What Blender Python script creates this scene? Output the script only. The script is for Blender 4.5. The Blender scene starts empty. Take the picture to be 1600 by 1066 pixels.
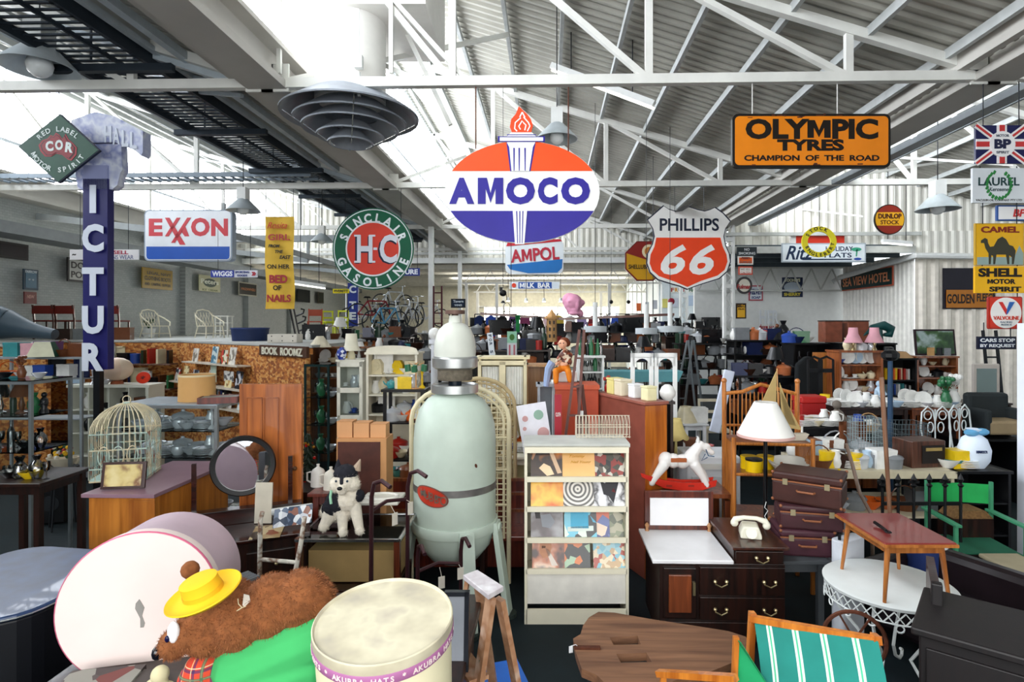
import bpy, math, random
from mathutils import Vector, Matrix
R = math.radians; PI = math.pi
sc = bpy.context.scene
COL = sc.collection
# ---------------------------------------------------------------- camera, world, exposure
CX, CY, F, H, TH = 833.0, 508.0, 900.0, 2.6, R(1.5)
cam_d = bpy.data.cameras.new('camera'); cam = bpy.data.objects.new('camera', cam_d); COL.objects.link(cam)
cam.location = (0, 0, H); cam.rotation_euler = (R(90), 0, TH)
cam_d.sensor_width = 36; cam_d.lens = F/1600*36
cam_d.shift_x = (800-CX)/1600; cam_d.shift_y = -(533-CY)/1600
cam_d.clip_start = .05; cam_d.clip_end = 200
sc.camera = cam
sc.view_settings.view_transform = 'Standard'; sc.view_settings.look = 'None'
sc.view_settings.gamma = 1; sc.view_settings.use_curve_mapping = False
sc.view_settings.exposure = 1.0
try:
    sc.cycles.use_denoising = True; sc.cycles.max_bounces = 6; sc.cycles.transparent_max_bounces = 16
    sc.cycles.sample_clamp_indirect = 6
except Exception: pass
WINDOW_E = 6.5; FRONT_E = 120; 
world = bpy.data.worlds.new('sky'); sc.world = world; world.use_nodes = True
wb = world.node_tree.nodes['Background']; wb.inputs[0].default_value = (.86, .93, 1, 1); wb.inputs[1].default_value = 1.2
def area(name, loc, rot, sx, sy, e, col=(1, 1, 1)):
    l = bpy.data.lights.new(name, 'AREA'); l.shape = 'RECTANGLE'; l.size = sx; l.size_y = sy; l.energy = e; l.color = col
    o = bpy.data.objects.new(name, l); COL.objects.link(o); o.location = loc; o.rotation_euler = rot; return o
# daylight through the shopfront behind the photographer
area('daylight_shopfront', (0.6, -2.85, 3.2), (R(64), 0, 0), 8.5, 3.0, FRONT_E, (1, .96, .9)).data.spread = R(130)

# ---------------------------------------------------------------- pixel <-> world
FW = Vector((-math.sin(TH), math.cos(TH), 0)); RT = Vector((math.cos(TH), math.sin(TH), 0))
def P(px, py, d):
    v = FW*d + RT*((px-CX)/F*d); v.z = H-(py-CY)/F*d; return v
def G(px, py, z=0):
    return P(px, py, F*(H-z)/(py-CY))
def PZ(px, d, z):
    v = FW*d + RT*((px-CX)/F*d); v.z = z; return v
def zat(py, d): return H-(py-CY)/F*d
# ---------------------------------------------------------------- materials
MC = {}
def lin(h):
    if not isinstance(h, str): return tuple(h)
    h = h.lstrip('#'); h = h if len(h) == 6 else ''.join(a*2 for a in h); c = [int(h[i:i+2], 16)/255 for i in (0, 2, 4)]
    return tuple(x/12.92 if x <= .04045 else ((x+.055)/1.055)**2.4 for x in c)+(1,)
def C(col, rough=.6, metal=0, noise=.12, scale=6, bump=0, emis=0, coat=0):
    k = (col, rough, metal, noise, scale, bump, emis, coat)
    if k in MC: return MC[k]
    m = bpy.data.materials.new('paint_'+str(len(MC))); m.use_nodes = True; n = m.node_tree.nodes; L = m.node_tree.links
    b = n['Principled BSDF']; c = lin(col)
    b.inputs['Roughness'].default_value = rough; b.inputs['Metallic'].default_value = metal
    b.inputs['Coat Weight'].default_value = coat; b.inputs['Specular IOR Level'].default_value = .3
    if noise or bump:
        tc = n.new('ShaderNodeTexCoord'); t = n.new('ShaderNodeTexNoise'); t.inputs['Scale'].default_value = scale; t.inputs['Detail'].default_value = 4
        L.new(tc.outputs['Object'], t.inputs['Vector'])
    if noise:
        r = n.new('ShaderNodeValToRGB'); L.new(t.outputs['Fac'], r.inputs['Fac'])
        r.color_ramp.elements[0].position = .3; r.color_ramp.elements[1].position = .7
        r.color_ramp.elements[0].color = tuple(x*(1-noise) for x in c[:3])+(1,)
        r.color_ramp.elements[1].color = tuple(min(1, x*(1+noise*.5)) for x in c[:3])+(1,)
        L.new(r.outputs['Color'], b.inputs['Base Color'])
    else: b.inputs['Base Color'].default_value = c
    if bump:
        bp = n.new('ShaderNodeBump'); bp.inputs['Strength'].default_value = bump; bp.inputs['Distance'].default_value = .02
        L.new(t.outputs['Fac'], bp.inputs['Height']); L.new(bp.outputs['Normal'], b.inputs['Normal'])
    if emis:
        b.inputs['Emission Color'].default_value = c; b.inputs['Emission Strength'].default_value = emis
    MC[k] = m; return m
def WOOD(c1, c2, scale=3, rough=.35, axis='z', coat=.3):
    k = ('wood', c1, c2, scale, rough, axis)
    if k in MC: return MC[k]
    m = bpy.data.materials.new('wood_'+str(len(MC))); m.use_nodes = True; n = m.node_tree.nodes; L = m.node_tree.links
    b = n['Principled BSDF']; b.inputs['Roughness'].default_value = rough; b.inputs['Coat Weight'].default_value = coat
    tc = n.new('ShaderNodeTexCoord'); mp = n.new('ShaderNodeMapping'); L.new(tc.outputs['Object'], mp.inputs['Vector'])
    mp.inputs['Scale'].default_value = {'z': (9, 9, .7), 'x': (.7, 9, 9), 'y': (9, .7, 9)}[axis]
    t = n.new('ShaderNodeTexNoise'); t.inputs['Scale'].default_value = scale; t.inputs['Detail'].default_value = 5; t.inputs['Distortion'].default_value = .6
    L.new(mp.outputs['Vector'], t.inputs['Vector'])
    r = n.new('ShaderNodeValToRGB'); L.new(t.outputs['Fac'], r.inputs['Fac'])
    r.color_ramp.elements[0].position = .32; r.color_ramp.elements[1].position = .68
    r.color_ramp.elements[0].color = lin(c2); r.color_ramp.elements[1].color = lin(c1)
    L.new(r.outputs['Color'], b.inputs['Base Color']); MC[k] = m; return m
def PATCH(cols, scale=4, kind='voronoi', rough=.4, seed=0, stretch=(1, 1, 1)):
    """surface printed or woven in patches of several colours"""
    k = ('patch', tuple(cols), scale, kind, seed, stretch)
    if k in MC: return MC[k]
    m = bpy.data.materials.new('print_'+str(len(MC))); m.use_nodes = True; n = m.node_tree.nodes; L = m.node_tree.links
    b = n['Principled BSDF']; b.inputs['Roughness'].default_value = rough
    tc = n.new('ShaderNodeTexCoord'); mp = n.new('ShaderNodeMapping'); L.new(tc.outputs['Object'], mp.inputs['Vector'])
    mp.inputs['Location'].default_value = (seed*1.37, seed*.71, seed*2.11) if kind != 'rings' else (0, 0, -.15); mp.inputs['Scale'].default_value = stretch
    if kind == 'voronoi':
        t = n.new('ShaderNodeTexVoronoi'); t.inputs['Scale'].default_value = scale; L.new(mp.outputs['Vector'], t.inputs['Vector'])
        s = n.new('ShaderNodeSeparateColor'); L.new(t.outputs['Color'], s.inputs['Color']); out = s.outputs[0]
    elif kind == 'rings':
        t = n.new('ShaderNodeTexWave'); t.wave_type = 'RINGS'; t.rings_direction = 'Y'; t.inputs['Scale'].default_value = scale; t.inputs['Distortion'].default_value = .3
        L.new(mp.outputs['Vector'], t.inputs['Vector']); out = t.outputs['Fac']
    else:
        t = n.new('ShaderNodeTexNoise'); t.inputs['Scale'].default_value = scale; t.inputs['Detail'].default_value = 3
        L.new(mp.outputs['Vector'], t.inputs['Vector'])
        q = n.new('ShaderNodeMapRange'); q.inputs[1].default_value = .3; q.inputs[2].default_value = .7; L.new(t.outputs['Fac'], q.inputs[0]); out = q.outputs[0]
    r = n.new('ShaderNodeValToRGB'); r.color_ramp.interpolation = 'CONSTANT' if kind == 'voronoi' else 'LINEAR'
    e = r.color_ramp.elements; N = len(cols)
    while len(e) < N: e.new(.5)
    for i, c in enumerate(cols): e[i].position = i/max(1, N if kind == 'voronoi' else N-1); 
    for i, c in enumerate(cols): e[i].color = lin(c)
    L.new(out, r.inputs['Fac']); L.new(r.outputs['Color'], b.inputs['Base Color']); MC[k] = m; return m
def GLASS(col='#f6fafa', a=.14):
    k = ('glass', col, a)
    if k in MC: return MC[k]
    m = bpy.data.materials.new('glass_'+str(len(MC))); m.use_nodes = True; n = m.node_tree.nodes; L = m.node_tree.links
    for x in list(n): n.remove(x)
    o = n.new('ShaderNodeOutputMaterial'); mx = n.new('ShaderNodeMixShader'); t = n.new('ShaderNodeBsdfTransparent'); g = n.new('ShaderNodeBsdfGlossy')
    t.inputs[0].default_value = lin(col); g.inputs['Roughness'].default_value = .05
    lw = n.new('ShaderNodeLayerWeight'); lw.inputs[0].default_value = a*2
    L.new(lw.outputs['Fresnel'], mx.inputs[0]); L.new(t.outputs[0], mx.inputs[1]); L.new(g.outputs[0], mx.inputs[2]); L.new(mx.outputs[0], o.inputs[0])
    MC[k] = m; return m
def LIT(col, e):
    k = ('lit', col, e)
    if k in MC: return MC[k]
    m = bpy.data.materials.new('lit_'+str(len(MC))); m.use_nodes = True; n = m.node_tree.nodes; L = m.node_tree.links
    for x in list(n): n.remove(x)
    o = n.new('ShaderNodeOutputMaterial'); q = n.new('ShaderNodeEmission'); q.inputs[0].default_value = lin(col); q.inputs[1].default_value = e
    L.new(q.outputs[0], o.inputs[0]); MC[k] = m; return m
# ---------------------------------------------------------------- text outlines
TXT = {}
def glyphs(s, bold=0, shear=0):
    k = (s, bold, shear)
    if k in TXT: return TXT[k]
    if 'M' in s and bold and not shear:      # this letter is drawn by hand, the rest letter by letter
        vs, fs = [], []; iw = glyphs('I')[3]
        for i, ch in enumerate(s):
            if ch == ' ': continue
            ox = glyphs(s[:i].replace(' ', 'n')+'I')[3]-iw if i else 0
            if ch == 'M':
                _, _, x0, x1, y0, h = glyphs('M'+'') if s != 'M' or bold else (0, 0, .08, .8, 0, .72); w = .1+bold*2.2; c = (x0+x1)/2; x0 -= bold; x1 += bold
                p = [(x0, 0), (x0, h), (x0+w*1.15, h), (c, h*.42), (x1-w*1.15, h), (x1, h), (x1, 0), (x1-w, 0), (x1-w, h*.58), (c, h*.04), (x0+w, h*.58), (x0+w, 0)]
                b = len(vs); n = len(p); vs += [(ox+x, y, -.5) for x, y in p]+[(ox+x, y, .5) for x, y in p]; fs += [tuple(b+j for j in range(n)), tuple(b+2*n-1-j for j in range(n))]+[(b+j, b+j+n, b+(j+1) % n+n, b+(j+1) % n) for j in range(n)]
            else:
                v, f, *_r = glyphs(ch, bold, 0); b = len(vs); vs += [(a+ox, y, e) for a, y, e in v]; fs += [tuple(b+j for j in q) for q in f]
        TXT[k] = (vs, fs, min(v[0] for v in vs), max(v[0] for v in vs), min(v[1] for v in vs), max(v[1] for v in vs)); return TXT[k]
    c = bpy.data.curves.new('t', 'FONT'); c.body = s; c.size = 1; c.offset = bold; c.shear = shear; c.extrude = .5; c.resolution_u = 3
    o = bpy.data.objects.new('t', c); COL.objects.link(o)
    dg = bpy.context.evaluated_depsgraph_get(); e = o.evaluated_get(dg); me = e.to_mesh()
    vs = [tuple(v.co) for v in me.vertices]; fs = [tuple(p.vertices) for p in me.polygons]
    e.to_mesh_clear(); bpy.data.objects.remove(o); bpy.data.curves.remove(c)
    x0 = min(v[0] for v in vs); x1 = max(v[0] for v in vs); y0 = min(v[1] for v in vs); y1 = max(v[1] for v in vs)
    TXT[k] = (vs, fs, x0, x1, y0, y1); return TXT[k]
# ---------------------------------------------------------------- mesh builder
class MB:
    def __init__(s): s.v = []; s.f = []; s.m = []; s.cur = 0; s.X = None
    def mat(s, i): s.cur = i; return s
    def add(s, vs, fs):
        b = len(s.v)
        if s.X is not None: vs = [tuple(s.X @ Vector(v)) for v in vs]
        s.v += [tuple(v) for v in vs]; s.f += [tuple(b+i for i in f) for f in fs]; s.m += [s.cur]*len(fs); return s
    def box(s, x, y, z, sx, sy, sz, rz=0, rx=0, ry=0, taper=1):
        """centre x,y; base z"""
        M = Matrix.Translation((x, y, z)) @ Matrix.Rotation(rz, 4, 'Z') @ Matrix.Rotation(rx, 4, 'X') @ Matrix.Rotation(ry, 4, 'Y')
        a, b = sx/2, sy/2; t = taper
        vs = [M @ Vector(p) for p in ((-a, -b, 0), (a, -b, 0), (a, b, 0), (-a, b, 0), (-a*t, -b*t, sz), (a*t, -b*t, sz), (a*t, b*t, sz), (-a*t, b*t, sz))]
        return s.add(vs, [(3, 2, 1, 0), (4, 5, 6, 7), (0, 1, 5, 4), (1, 2, 6, 5), (2, 3, 7, 6), (3, 0, 4, 7)])
    def beam(s, p, q, w, h=None, up=(0, 0, 1)):
        h = h or w; p = Vector(p); q = Vector(q); d = (q-p).normalized(); u = Vector(up)
        if abs(d.dot(u)) > .99: u = Vector((0, 1, 0))
        a = d.cross(u).normalized()*w/2; b = a.cross(d).normalized()*h/2
        vs = [p-a-b, p+a-b, p+a+b, p-a+b, q-a-b, q+a-b, q+a+b, q-a+b]
        return s.add(vs, [(3, 2, 1, 0), (4, 5, 6, 7), (0, 1, 5, 4), (1, 2, 6, 5), (2, 3, 7, 6), (3, 0, 4, 7)])
    def cyl(s, p, q, r, r2=None, n=12, caps=True):
        r2 = r if r2 is None else r2; p = Vector(p); q = Vector(q); d = (q-p).normalized()
        u = Vector((0, 0, 1)) if abs(d.z) < .9 else Vector((1, 0, 0)); a = d.cross(u).normalized(); b = d.cross(a)
        vs = []
        for i in range(n):
            t = 2*PI*i/n; e = a*math.cos(t)+b*math.sin(t); vs += [p+e*r, q+e*r2]
        fs = [(2*i, 2*((i+1) % n), 2*((i+1) % n)+1, 2*i+1) for i in range(n)]
        if caps: fs += [tuple(2*i for i in range(n))[::-1], tuple(2*i+1 for i in range(n))]
        return s.add(vs, fs)
    def tube(s, pts, r, n=6, closed=False, caps=True):
        pts = [Vector(p) for p in pts]; N = len(pts); vs = []; prev = None
        for i, p in enumerate(pts):
            a = pts[(i-1) % N] if (i or closed) else p; b = pts[(i+1) % N] if (i < N-1 or closed) else p
            d = (b-a).normalized()
            if prev is None:
                u = Vector((0, 0, 1)) if abs(d.z) < .9 else Vector((0, 1, 0)); x = d.cross(u).normalized()
            else: x = (prev-d*prev.dot(d)).normalized()
            prev = x; y = d.cross(x); rr = r[i] if isinstance(r, (list, tuple)) else r
            vs += [p+(x*math.cos(2*PI*k/n)+y*math.sin(2*PI*k/n))*rr for k in range(n)]
        fs = []
        for i in range(N if closed else N-1):
            j = (i+1) % N
            fs += [(i*n+k, i*n+(k+1) % n, j*n+(k+1) % n, j*n+k) for k in range(n)]
        if not closed and caps: fs += [tuple(range(n))[::-1], tuple((N-1)*n+k for k in range(n))]
        return s.add(vs, fs)
    def lathe(s, prof, n=20, c=(0, 0, 0), sx=1, sy=1):
        vs = []; N = len(prof)
        for r, z in prof:
            r = max(r, .0004); vs += [(c[0]+r*sx*math.cos(2*PI*k/n), c[1]+r*sy*math.sin(2*PI*k/n), c[2]+z) for k in range(n)]
        fs = [(i*n+k, i*n+(k+1) % n, (i+1)*n+(k+1) % n, (i+1)*n+k) for i in range(N-1) for k in range(n)]
        ra, za = prof[0]; rb, zb = prof[-1]
        if N > 3 and min(ra, rb) > .01 and math.hypot(ra-rb, za-zb) < .32*max(ra, rb): fs += [((N-1)*n+k, (N-1)*n+(k+1) % n, (k+1) % n, k) for k in range(n)]
        else: fs += [tuple(range(n))[::-1], tuple((N-1)*n+k for k in range(n))]
        return s.add(vs, fs)
    def ball(s, c, r, n=12, sx=1, sy=1, sz=1):
        k = max(4, n//2)
        return s.lathe([(r*math.sin(PI*i/k), -r*sz*math.cos(PI*i/k)) for i in range(k+1)], n, c, sx, sy)
    def prism(s, pts, y0, y1):
        """polygon given in X,Z extruded along Y"""
        n = len(pts); vs = [(x, y0, z) for x, z in pts]+[(x, y1, z) for x, z in pts]
        fs = [tuple(range(n)), tuple(range(2*n-1, n-1, -1))]+[(i, i+n, (i+1) % n+n, (i+1) % n) for i in range(n)]
        return s.add(vs, fs)
    def slab(s, pts, z0, z1):
        """polygon given in X,Y extruded along Z"""
        n = len(pts); vs = [(x, y, z0) for x, y in pts]+[(x, y, z1) for x, y in pts]
        return s.add(vs, [tuple(range(n))[::-1], tuple(range(n, 2*n))]+[(i, (i+1) % n, (i+1) % n+n, i+n) for i in range(n)])
    def grid(s, fn, nu, nv, closed=False):
        vs = [fn(i/(nu if closed else nu-1), j/(nv-1)) for j in range(nv) for i in range(nu)]
        fs = [(j*nu+i, j*nu+(i+1) % nu, (j+1)*nu+(i+1) % nu, (j+1)*nu+i) for j in range(nv-1) for i in range(nu if closed else nu-1)]
        return s.add(vs, fs)
    def text(s, t, x, z, h, w=None, y=0, th=.004, bold=.02, shear=0, rot=0):
        """upright text facing -Y, centred at x,z, height h, width w"""
        vs, fs, x0, x1, y0, y1 = glyphs(t, bold, shear); k = h/(y1-y0); kx = (w/(x1-x0)) if w else k
        c, q = math.cos(rot), math.sin(rot); out = []
        for a, b, e in vs:
            u = (a-(x0+x1)/2)*kx; v = (b-(y0+y1)/2)*k; out.append((x+u*c-v*q, y-e*th, z+u*q+v*c))
        return s.add(out, fs)
    def arctext(s, t, x, z, r, a0, a1, h, y=0, th=.004, bold=.02, inward=False, wk=1):
        """letters spread on a circle from angle a0 to a1 (degrees, 90 = top)"""
        n = len(t)
        for i, ch in enumerate(t):
            if ch == ' ': continue
            a = R(a0+(a1-a0)*(i/(n-1) if n > 1 else .5)); rot = a+PI/2 if inward else a-PI/2
            vs, fs, x0, x1, y0, y1 = glyphs(ch, bold, 0)
            s.text(ch, x+r*math.cos(a), z+r*math.sin(a), h, (x1-x0)*h/.72*wk, y, th, bold, 0, rot)
        return s
    def build(s, name, mats, parent=None, smooth=False, bevel=0, loc=None, rz=0, rx=0, ry=0, subsurf=0):
        if not isinstance(mats, (list, tuple)): mats = [mats]
        me = bpy.data.meshes.new(name); me.from_pydata(s.v, [], s.f)
        for m in mats: me.materials.append(m)
        me.polygons.foreach_set('material_index', [min(i, len(mats)-1) for i in s.m])
        if smooth: me.polygons.foreach_set('use_smooth', [True]*len(me.polygons))
        me.update(); o = bpy.data.objects.new(name, me); COL.objects.link(o)
        if smooth is True or smooth == 'auto':
            try: me.set_sharp_from_angle(angle=R(42))
            except Exception: pass
        if parent: o.parent = parent
        if loc is not None: o.location = loc
        o.rotation_euler = (rx, ry, rz)
        if bevel:
            b = o.modifiers.new('bevel', 'BEVEL'); b.width = bevel; b.segments = 2; b.limit_method = 'ANGLE'
        if subsurf:
            b = o.modifiers.new('subdivision', 'SUBSURF'); b.levels = subsurf; b.render_levels = subsurf
        return o
def T(name, label, cat, loc=(0, 0, 0), rz=TH, group=None, rx=0, ry=0):
    o = bpy.data.objects.new(name, None); COL.objects.link(o); o.empty_display_size = .1
    o.location = loc; o.rotation_euler = (rx, ry, rz); o['label'] = label; o['category'] = cat
    if group: o['group'] = group
    return o
def tag(o, label, cat, group=None, loc=None, rz=None):
    o['label'] = label; o['category'] = cat
    if group: o['group'] = group
    if loc is not None: o.location = loc
    if rz is not None: o.rotation_euler.z = rz
    return o
def st(o):
    o['kind'] = 'structure'; return o
def kids(o): return [c for c in KID.get(o.name, [])]
def dup(o, loc=None, rz=None, label=None, group=None, sc_=None, parent=None):
    c = o.copy(); COL.objects.link(c)
    if parent is not None: c.parent = parent
    for ch in list(o.children): dup(ch, parent=c)
    if loc is not None: c.location = loc
    if rz is not None: c.rotation_euler.z = rz
    if sc_ is not None: c.scale = sc_ if isinstance(sc_, (tuple, list)) else (sc_,)*3
    if label: c['label'] = label
    if group: c['group'] = group
    elif parent is None and 'group' in c and group == '': del c['group']
    return c
random.seed(7)
white = C('#e4e6e4', .5, noise=.06); steelw = C('#dcdcd6', .5, noise=.1, scale=3); cream = C('#e8e2cc', .5)
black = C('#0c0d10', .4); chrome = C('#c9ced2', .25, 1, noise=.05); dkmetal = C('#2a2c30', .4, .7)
rust = C('#5a3222', .7, .3, noise=.4, scale=20)
dwood = WOOD('#2e140c', '#0f0705', rough=.35, coat=.1); mwood = WOOD('#8a4a26', '#5a2a14'); owood = WOOD('#d2822f', '#a85a1b'); rwood = WOOD('#7c3020', '#4a1810')
pine = WOOD('#d6a468', '#b98247'); gwood = WOOD('#8a6a58', '#5f4438', rough=.6, coat=0)
# ================================================================ STRUCTURE (hall axes)
BX = [-12.75, -3.75, 5.25, 14.25]; TY = [7.2, 12.5, 17.8, 23.1]; ZC = 5.6; ZP = 8.75; YE = 24.0; YB = -3.0; YFAR = 36.0
m = MB(); m.box(2, (YFAR+YB)/2, -.2, 34, YFAR-YB+2, .2); st(m.build('floor', C('#101e23', .75, noise=.35, scale=2.5, bump=.1)))
def corr_roof(x0, z0, x1, z1, ya, yb, pitch=.19, dep=.045):
    m = MB(); vs = []; y = ya; k = 0; sh = [0, 0, 1, 1]; st_ = [.3, .2, .3, .2]
    while y < yb:
        z = dep*sh[k % 4]; vs += [(x0, y, z0+z), (x1, y, z1+z)]; y += pitch*st_[k % 4]; k += 1
    n = len(vs)//2; m.add(vs, [(2*i, 2*i+1, 2*i+3, 2*i+2) for i in range(n-1)]); return m
for i, (a, b) in enumerate(((0, 1), (1, 2), (2, 3))):
    xa, xb = BX[a], BX[b]
    st(corr_roof(xa, ZP, xb+.1, ZC+.25, YB, YE+.2).build('ceiling_roof_sheet', C('#aeaca2', .6, noise=.25, scale=1.2)))
    m = MB()
    for k in range(10):
        X = xa+.25+k*.93; z = ZP-(ZP-ZC-.25)*(X-xa)/(xb-xa)
        m.box(X, (YE+YB)/2, z-.13, .06, YE-YB, .12)
    st(m.build('trim_purlins', C('#b9bdbc', .5)))
# glazing of the saw-tooth (daylit panes, mullions)
for i, xa in enumerate(BX[:3]):
    m = MB(); m.add([(xa-.05, YB, ZC+.35), (xa-.05, YE, ZC+.35), (xa-.05, YE, ZP-.1), (xa-.05, YB, ZP-.1)], [(0, 1, 2, 3)])
    w = st(m.build('window_%d' % (i+1), LIT('#f3f8ff', WINDOW_E)))
    m = MB(); y = YB
    while y < YE: m.box(xa, y, ZC+.3, .03, .03, ZP-ZC-.4); y += .6
    for z in (ZC+.3, 6.9, ZP-.12): m.box(xa, (YE+YB)/2, z, .07, YE-YB, .07)
    st(m.build('window_%d' % (i+4), C('#c8d0d8', .5)))
# valley girders
for X in BX:
    m = MB(); m.box(X+.2, (YE+YB)/2, ZC-.02, .5, YE-YB, .1); m.box(X+.2, (YE+YB)/2, ZC+.05, .12, YE-YB, .45); m.box(X+.2, (YE+YB)/2, ZC+.45, .5, YE-YB, .06)
    m.box(X-.22, (YE+YB)/2, ZC+.1, .1, YE-YB, .2)
    st(m.build('trim_valley_girder', C('#bcb9b2', .6, noise=.15, scale=1)))
# trusses
for y in TY:
    for b in range(3):
        xa, xb = BX[b]+.2, BX[b+1]+.2; m = MB(); t = .1
        m.beam((xa, y, ZC+.05), (xb, y, ZC+.05), .1, .12)
        sl = (ZP-ZC-.3)/(xb-xa); zr = lambda X: ZC+.2+sl*(xb-X)-.12
        m.beam((xa, y, zr(xa)), (xb, y, zr(xb)), .1, .12)
        xs = [xb-1.75-2.45*k for k in range(3)]+[xa]
        for k, X in enumerate(xs):
            if X > xa: m.beam((X, y, ZC), (X, y, zr(X)), .09, .07)
            if k: m.beam((xs[k-1], y, ZC+.05), (X, y, zr(X)), .08, .07)
        m.beam((xa, y, ZC), (xa, y, zr(xa)), .1, .1)
        for X in (xa+.1, xb-.1): m.box(X, y, ZC-.05, .35, .03, .35)
        st(m.build('trim_roof_truss', steelw))
# second longitudinal beams / pipes
m = MB(); m.box(6.15, 10, 5.6, .22, 28, .1); m.box(6.35, 10, 5.62, .04, 28, .2); st(m.build('trim_cable_tray', C('#8c9296', .5)))
m = MB()
for yy in (7.6, 12.9, 18.2): m.beam((5.3, yy, 5.7), (10.5, yy+2.5, 6.9), .06); m.beam((5.3, yy+1, 6.8), (9, yy-1.5, 5.7), .05)
st(m.build('trim_wind_bracing', steelw))
m = MB()
for yy in (7.3, 12.6, 17.9): m.beam((-3.5, yy, 5.7), (-.7, yy+2.6, 7.6), .07); m.beam((-3.5, yy+2, 7.2), (-1.6, yy, 5.7), .06); m.beam((-3.5, yy+.2, 7.6), (-2.7, yy+.2, 8.3), .05)
st(m.build('trim_roof_bracing', steelw))
m = MB()
for yy in (7.3, 12.6, 17.9): m.beam((-4.0, yy, 5.7), (-7.2, yy+2.2, 6.9), .07); m.beam((-4.2, yy+.5, 5.75), (-11, yy+4, 7.6), .05); m.beam((-4.0, yy, 5.72), (-6.4, yy, 6.5), .09)
m.box(-4.6, 10, 5.95, .1, 28, .1); m.box(-5.0, 10, 6.05, .07, 28, .07); m.box(-6.9, 10, 6.3, .1, 28, .14)
st(m.build('trim_left_bay_bracing', C('#b7c2c9', .5)))
# columns
for X, n in ((-3.55, 0), (5.4, 1)):
    for y in (17.4, 23.1):
        m = MB()
        if n:
            m.box(X-.13, y, 0, .07, .16, ZC); m.box(X+.13, y, 0, .07, .16, ZC)
            for k in range(14): m.beam((X-.11, y, .2+k*.4), (X+.11, y, .4+k*.4), .03); m.beam((X+.11, y, .4+k*.4), (X-.11, y, .6+k*.4), .03)
            for k in range(4): m.box(X, y, .9+k*1.4, .2, .14, .12)
        else: m.box(X, y, 0, .15, .15, ZC)
        st(m.build('trim_column', white))
# walls
brickw = C('#c6c8c4', .8, noise=.08, scale=2)
def brickmat(c1, c2):
    mt = bpy.data.materials.new('painted_brick'); mt.use_nodes = True; n = mt.node_tree.nodes; L = mt.node_tree.links; b = n['Principled BSDF']
    tc = n.new('ShaderNodeTexCoord'); sp = n.new('ShaderNodeSeparateXYZ'); mp = n.new('ShaderNodeCombineXYZ'); L.new(tc.outputs['Object'], sp.inputs[0]); L.new(sp.outputs[1], mp.inputs[0]); L.new(sp.outputs[2], mp.inputs[1])
    t = n.new('ShaderNodeTexBrick'); t.inputs['Scale'].default_value = 4; t.inputs['Color1'].default_value = lin(c1); t.inputs['Color2'].default_value = lin(c2)
    t.inputs['Mortar'].default_value = tuple(x*.7 for x in lin(c1)[:3])+(1,); t.inputs['Mortar Size'].default_value = .015; L.new(mp.outputs['Vector'], t.inputs['Vector'])
    L.new(t.outputs['Color'], b.inputs['Base Color']); b.inputs['Roughness'].default_value = .8; return mt
m = MB(); m.box(-12.9, 16.5, 0, .3, YFAR-YB, 4.72); m.box(-12.9, 16.5, 5.05, .3, YFAR-YB, .6)
y = 4
while y < YFAR: m.box(-12.9, y, 4.7, .25, .35, .4); y += 1.35
for y in (8, 12.4, 15.9, 19.8, 24, 28): m.box(-12.66, y, 0, .2, .35, 4.72)
st(m.build('wall_left', brickmat('#b4b8b5', '#a8adaa')))
m = MB(); m.add([(-12.95, YB, 4.7), (-12.95, YFAR, 4.7), (-12.95, YFAR, 5.1), (-12.95, YB, 5.1)], [(0, 1, 2, 3)]); st(m.build('window_7', LIT('#fff6ea', 3)))
m = MB(); m.box(-12.2, 16.5, 4.62, .9, YFAR-YB, .1); m.box(-11.75, 16.5, 4.6, .1, YFAR-YB, .26); m.box(-9.2, 17.8, 5.2, 7, .12, .2)
st(m.build('trim_eave', C('#8f9496', .6)))
m = MB()
for y in (14, 19, 24): m.beam((-12.7, y, 5.3), (-8, y, 4.75), .1, .16); m.beam((-8, y, 4.75), (-8, y, 5.6), .08)
m.box(-8, 20.5, 4.8, .1, 13, .16)
st(m.build('trim_awning_frame', C('#9ba1a3', .6)))
def corr_wall(x0, y0, x1, y1, z0, z1, ztop1=None, pitch=.25, dep=.05, name='wall_x', mt=None):
    m = MB(); a = Vector((x0, y0, 0)); b = Vector((x1, y1, 0)); d = (b-a); Ln = d.length; d.normalize(); nrm = Vector((d.y, -d.x, 0)); zt = z1 if ztop1 is None else ztop1
    vs = []; t = 0; k = 0
    while t <= Ln:
        p = a+d*t+nrm*(dep*(0, 0, 1, 1)[k % 4]); zz = z1+(zt-z1)*t/Ln; vs += [(p.x, p.y, z0), (p.x, p.y, zz)]; t += pitch*(.3, .2, .3, .2)[k % 4]; k += 1
    n = len(vs)//2; m.add(vs, [(2*i, 2*i+2, 2*i+3, 2*i+1) for i in range(n-1)]); return st(m.build(name, mt or C('#e6e4da', .6, noise=.08, scale=2)))
wallw = C('#e9ebe8', .7, noise=.05)
# right bay end walls
corr_wall(10.95, 17.5, 17.5, 17.5, 0, 4.6, name='wall_right', mt=C('#d9d2c6', .6), pitch=.36, dep=.07)
corr_wall(10.95, 21.7, 10.95, 17.5, 0, 4.75, name='wall_right_return', mt=C('#e4e2da', .6), pitch=.22, dep=.03)
m = MB(); m.box(8.3, 21.9, 0, 5.6, .2, 5.0); st(m.build('wall_right_back', wallw))
corr_wall(5.45, 17.6, 14.3, 17.6, 5.0, ZP, ZC+.2, name='wall_right_gable')
corr_wall(10.9, 17.45, 17.5, 17.45, 4.6, 5.4, name='wall_right_apron')
m = MB(); m.tube([(17, 17.3, 4.55), (10.85, 17.3, 4.65), (10.75, 19.5, 4.5), (10.8, 21.7, 4.35), (10.6, 21.75, 4.2)], .09, 8); st(m.build('trim_gutter_pipe', white, smooth=True))
m = MB(); m.box(8.2, 19.7, 4.95, 5.4, 4.4, .06)
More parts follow.
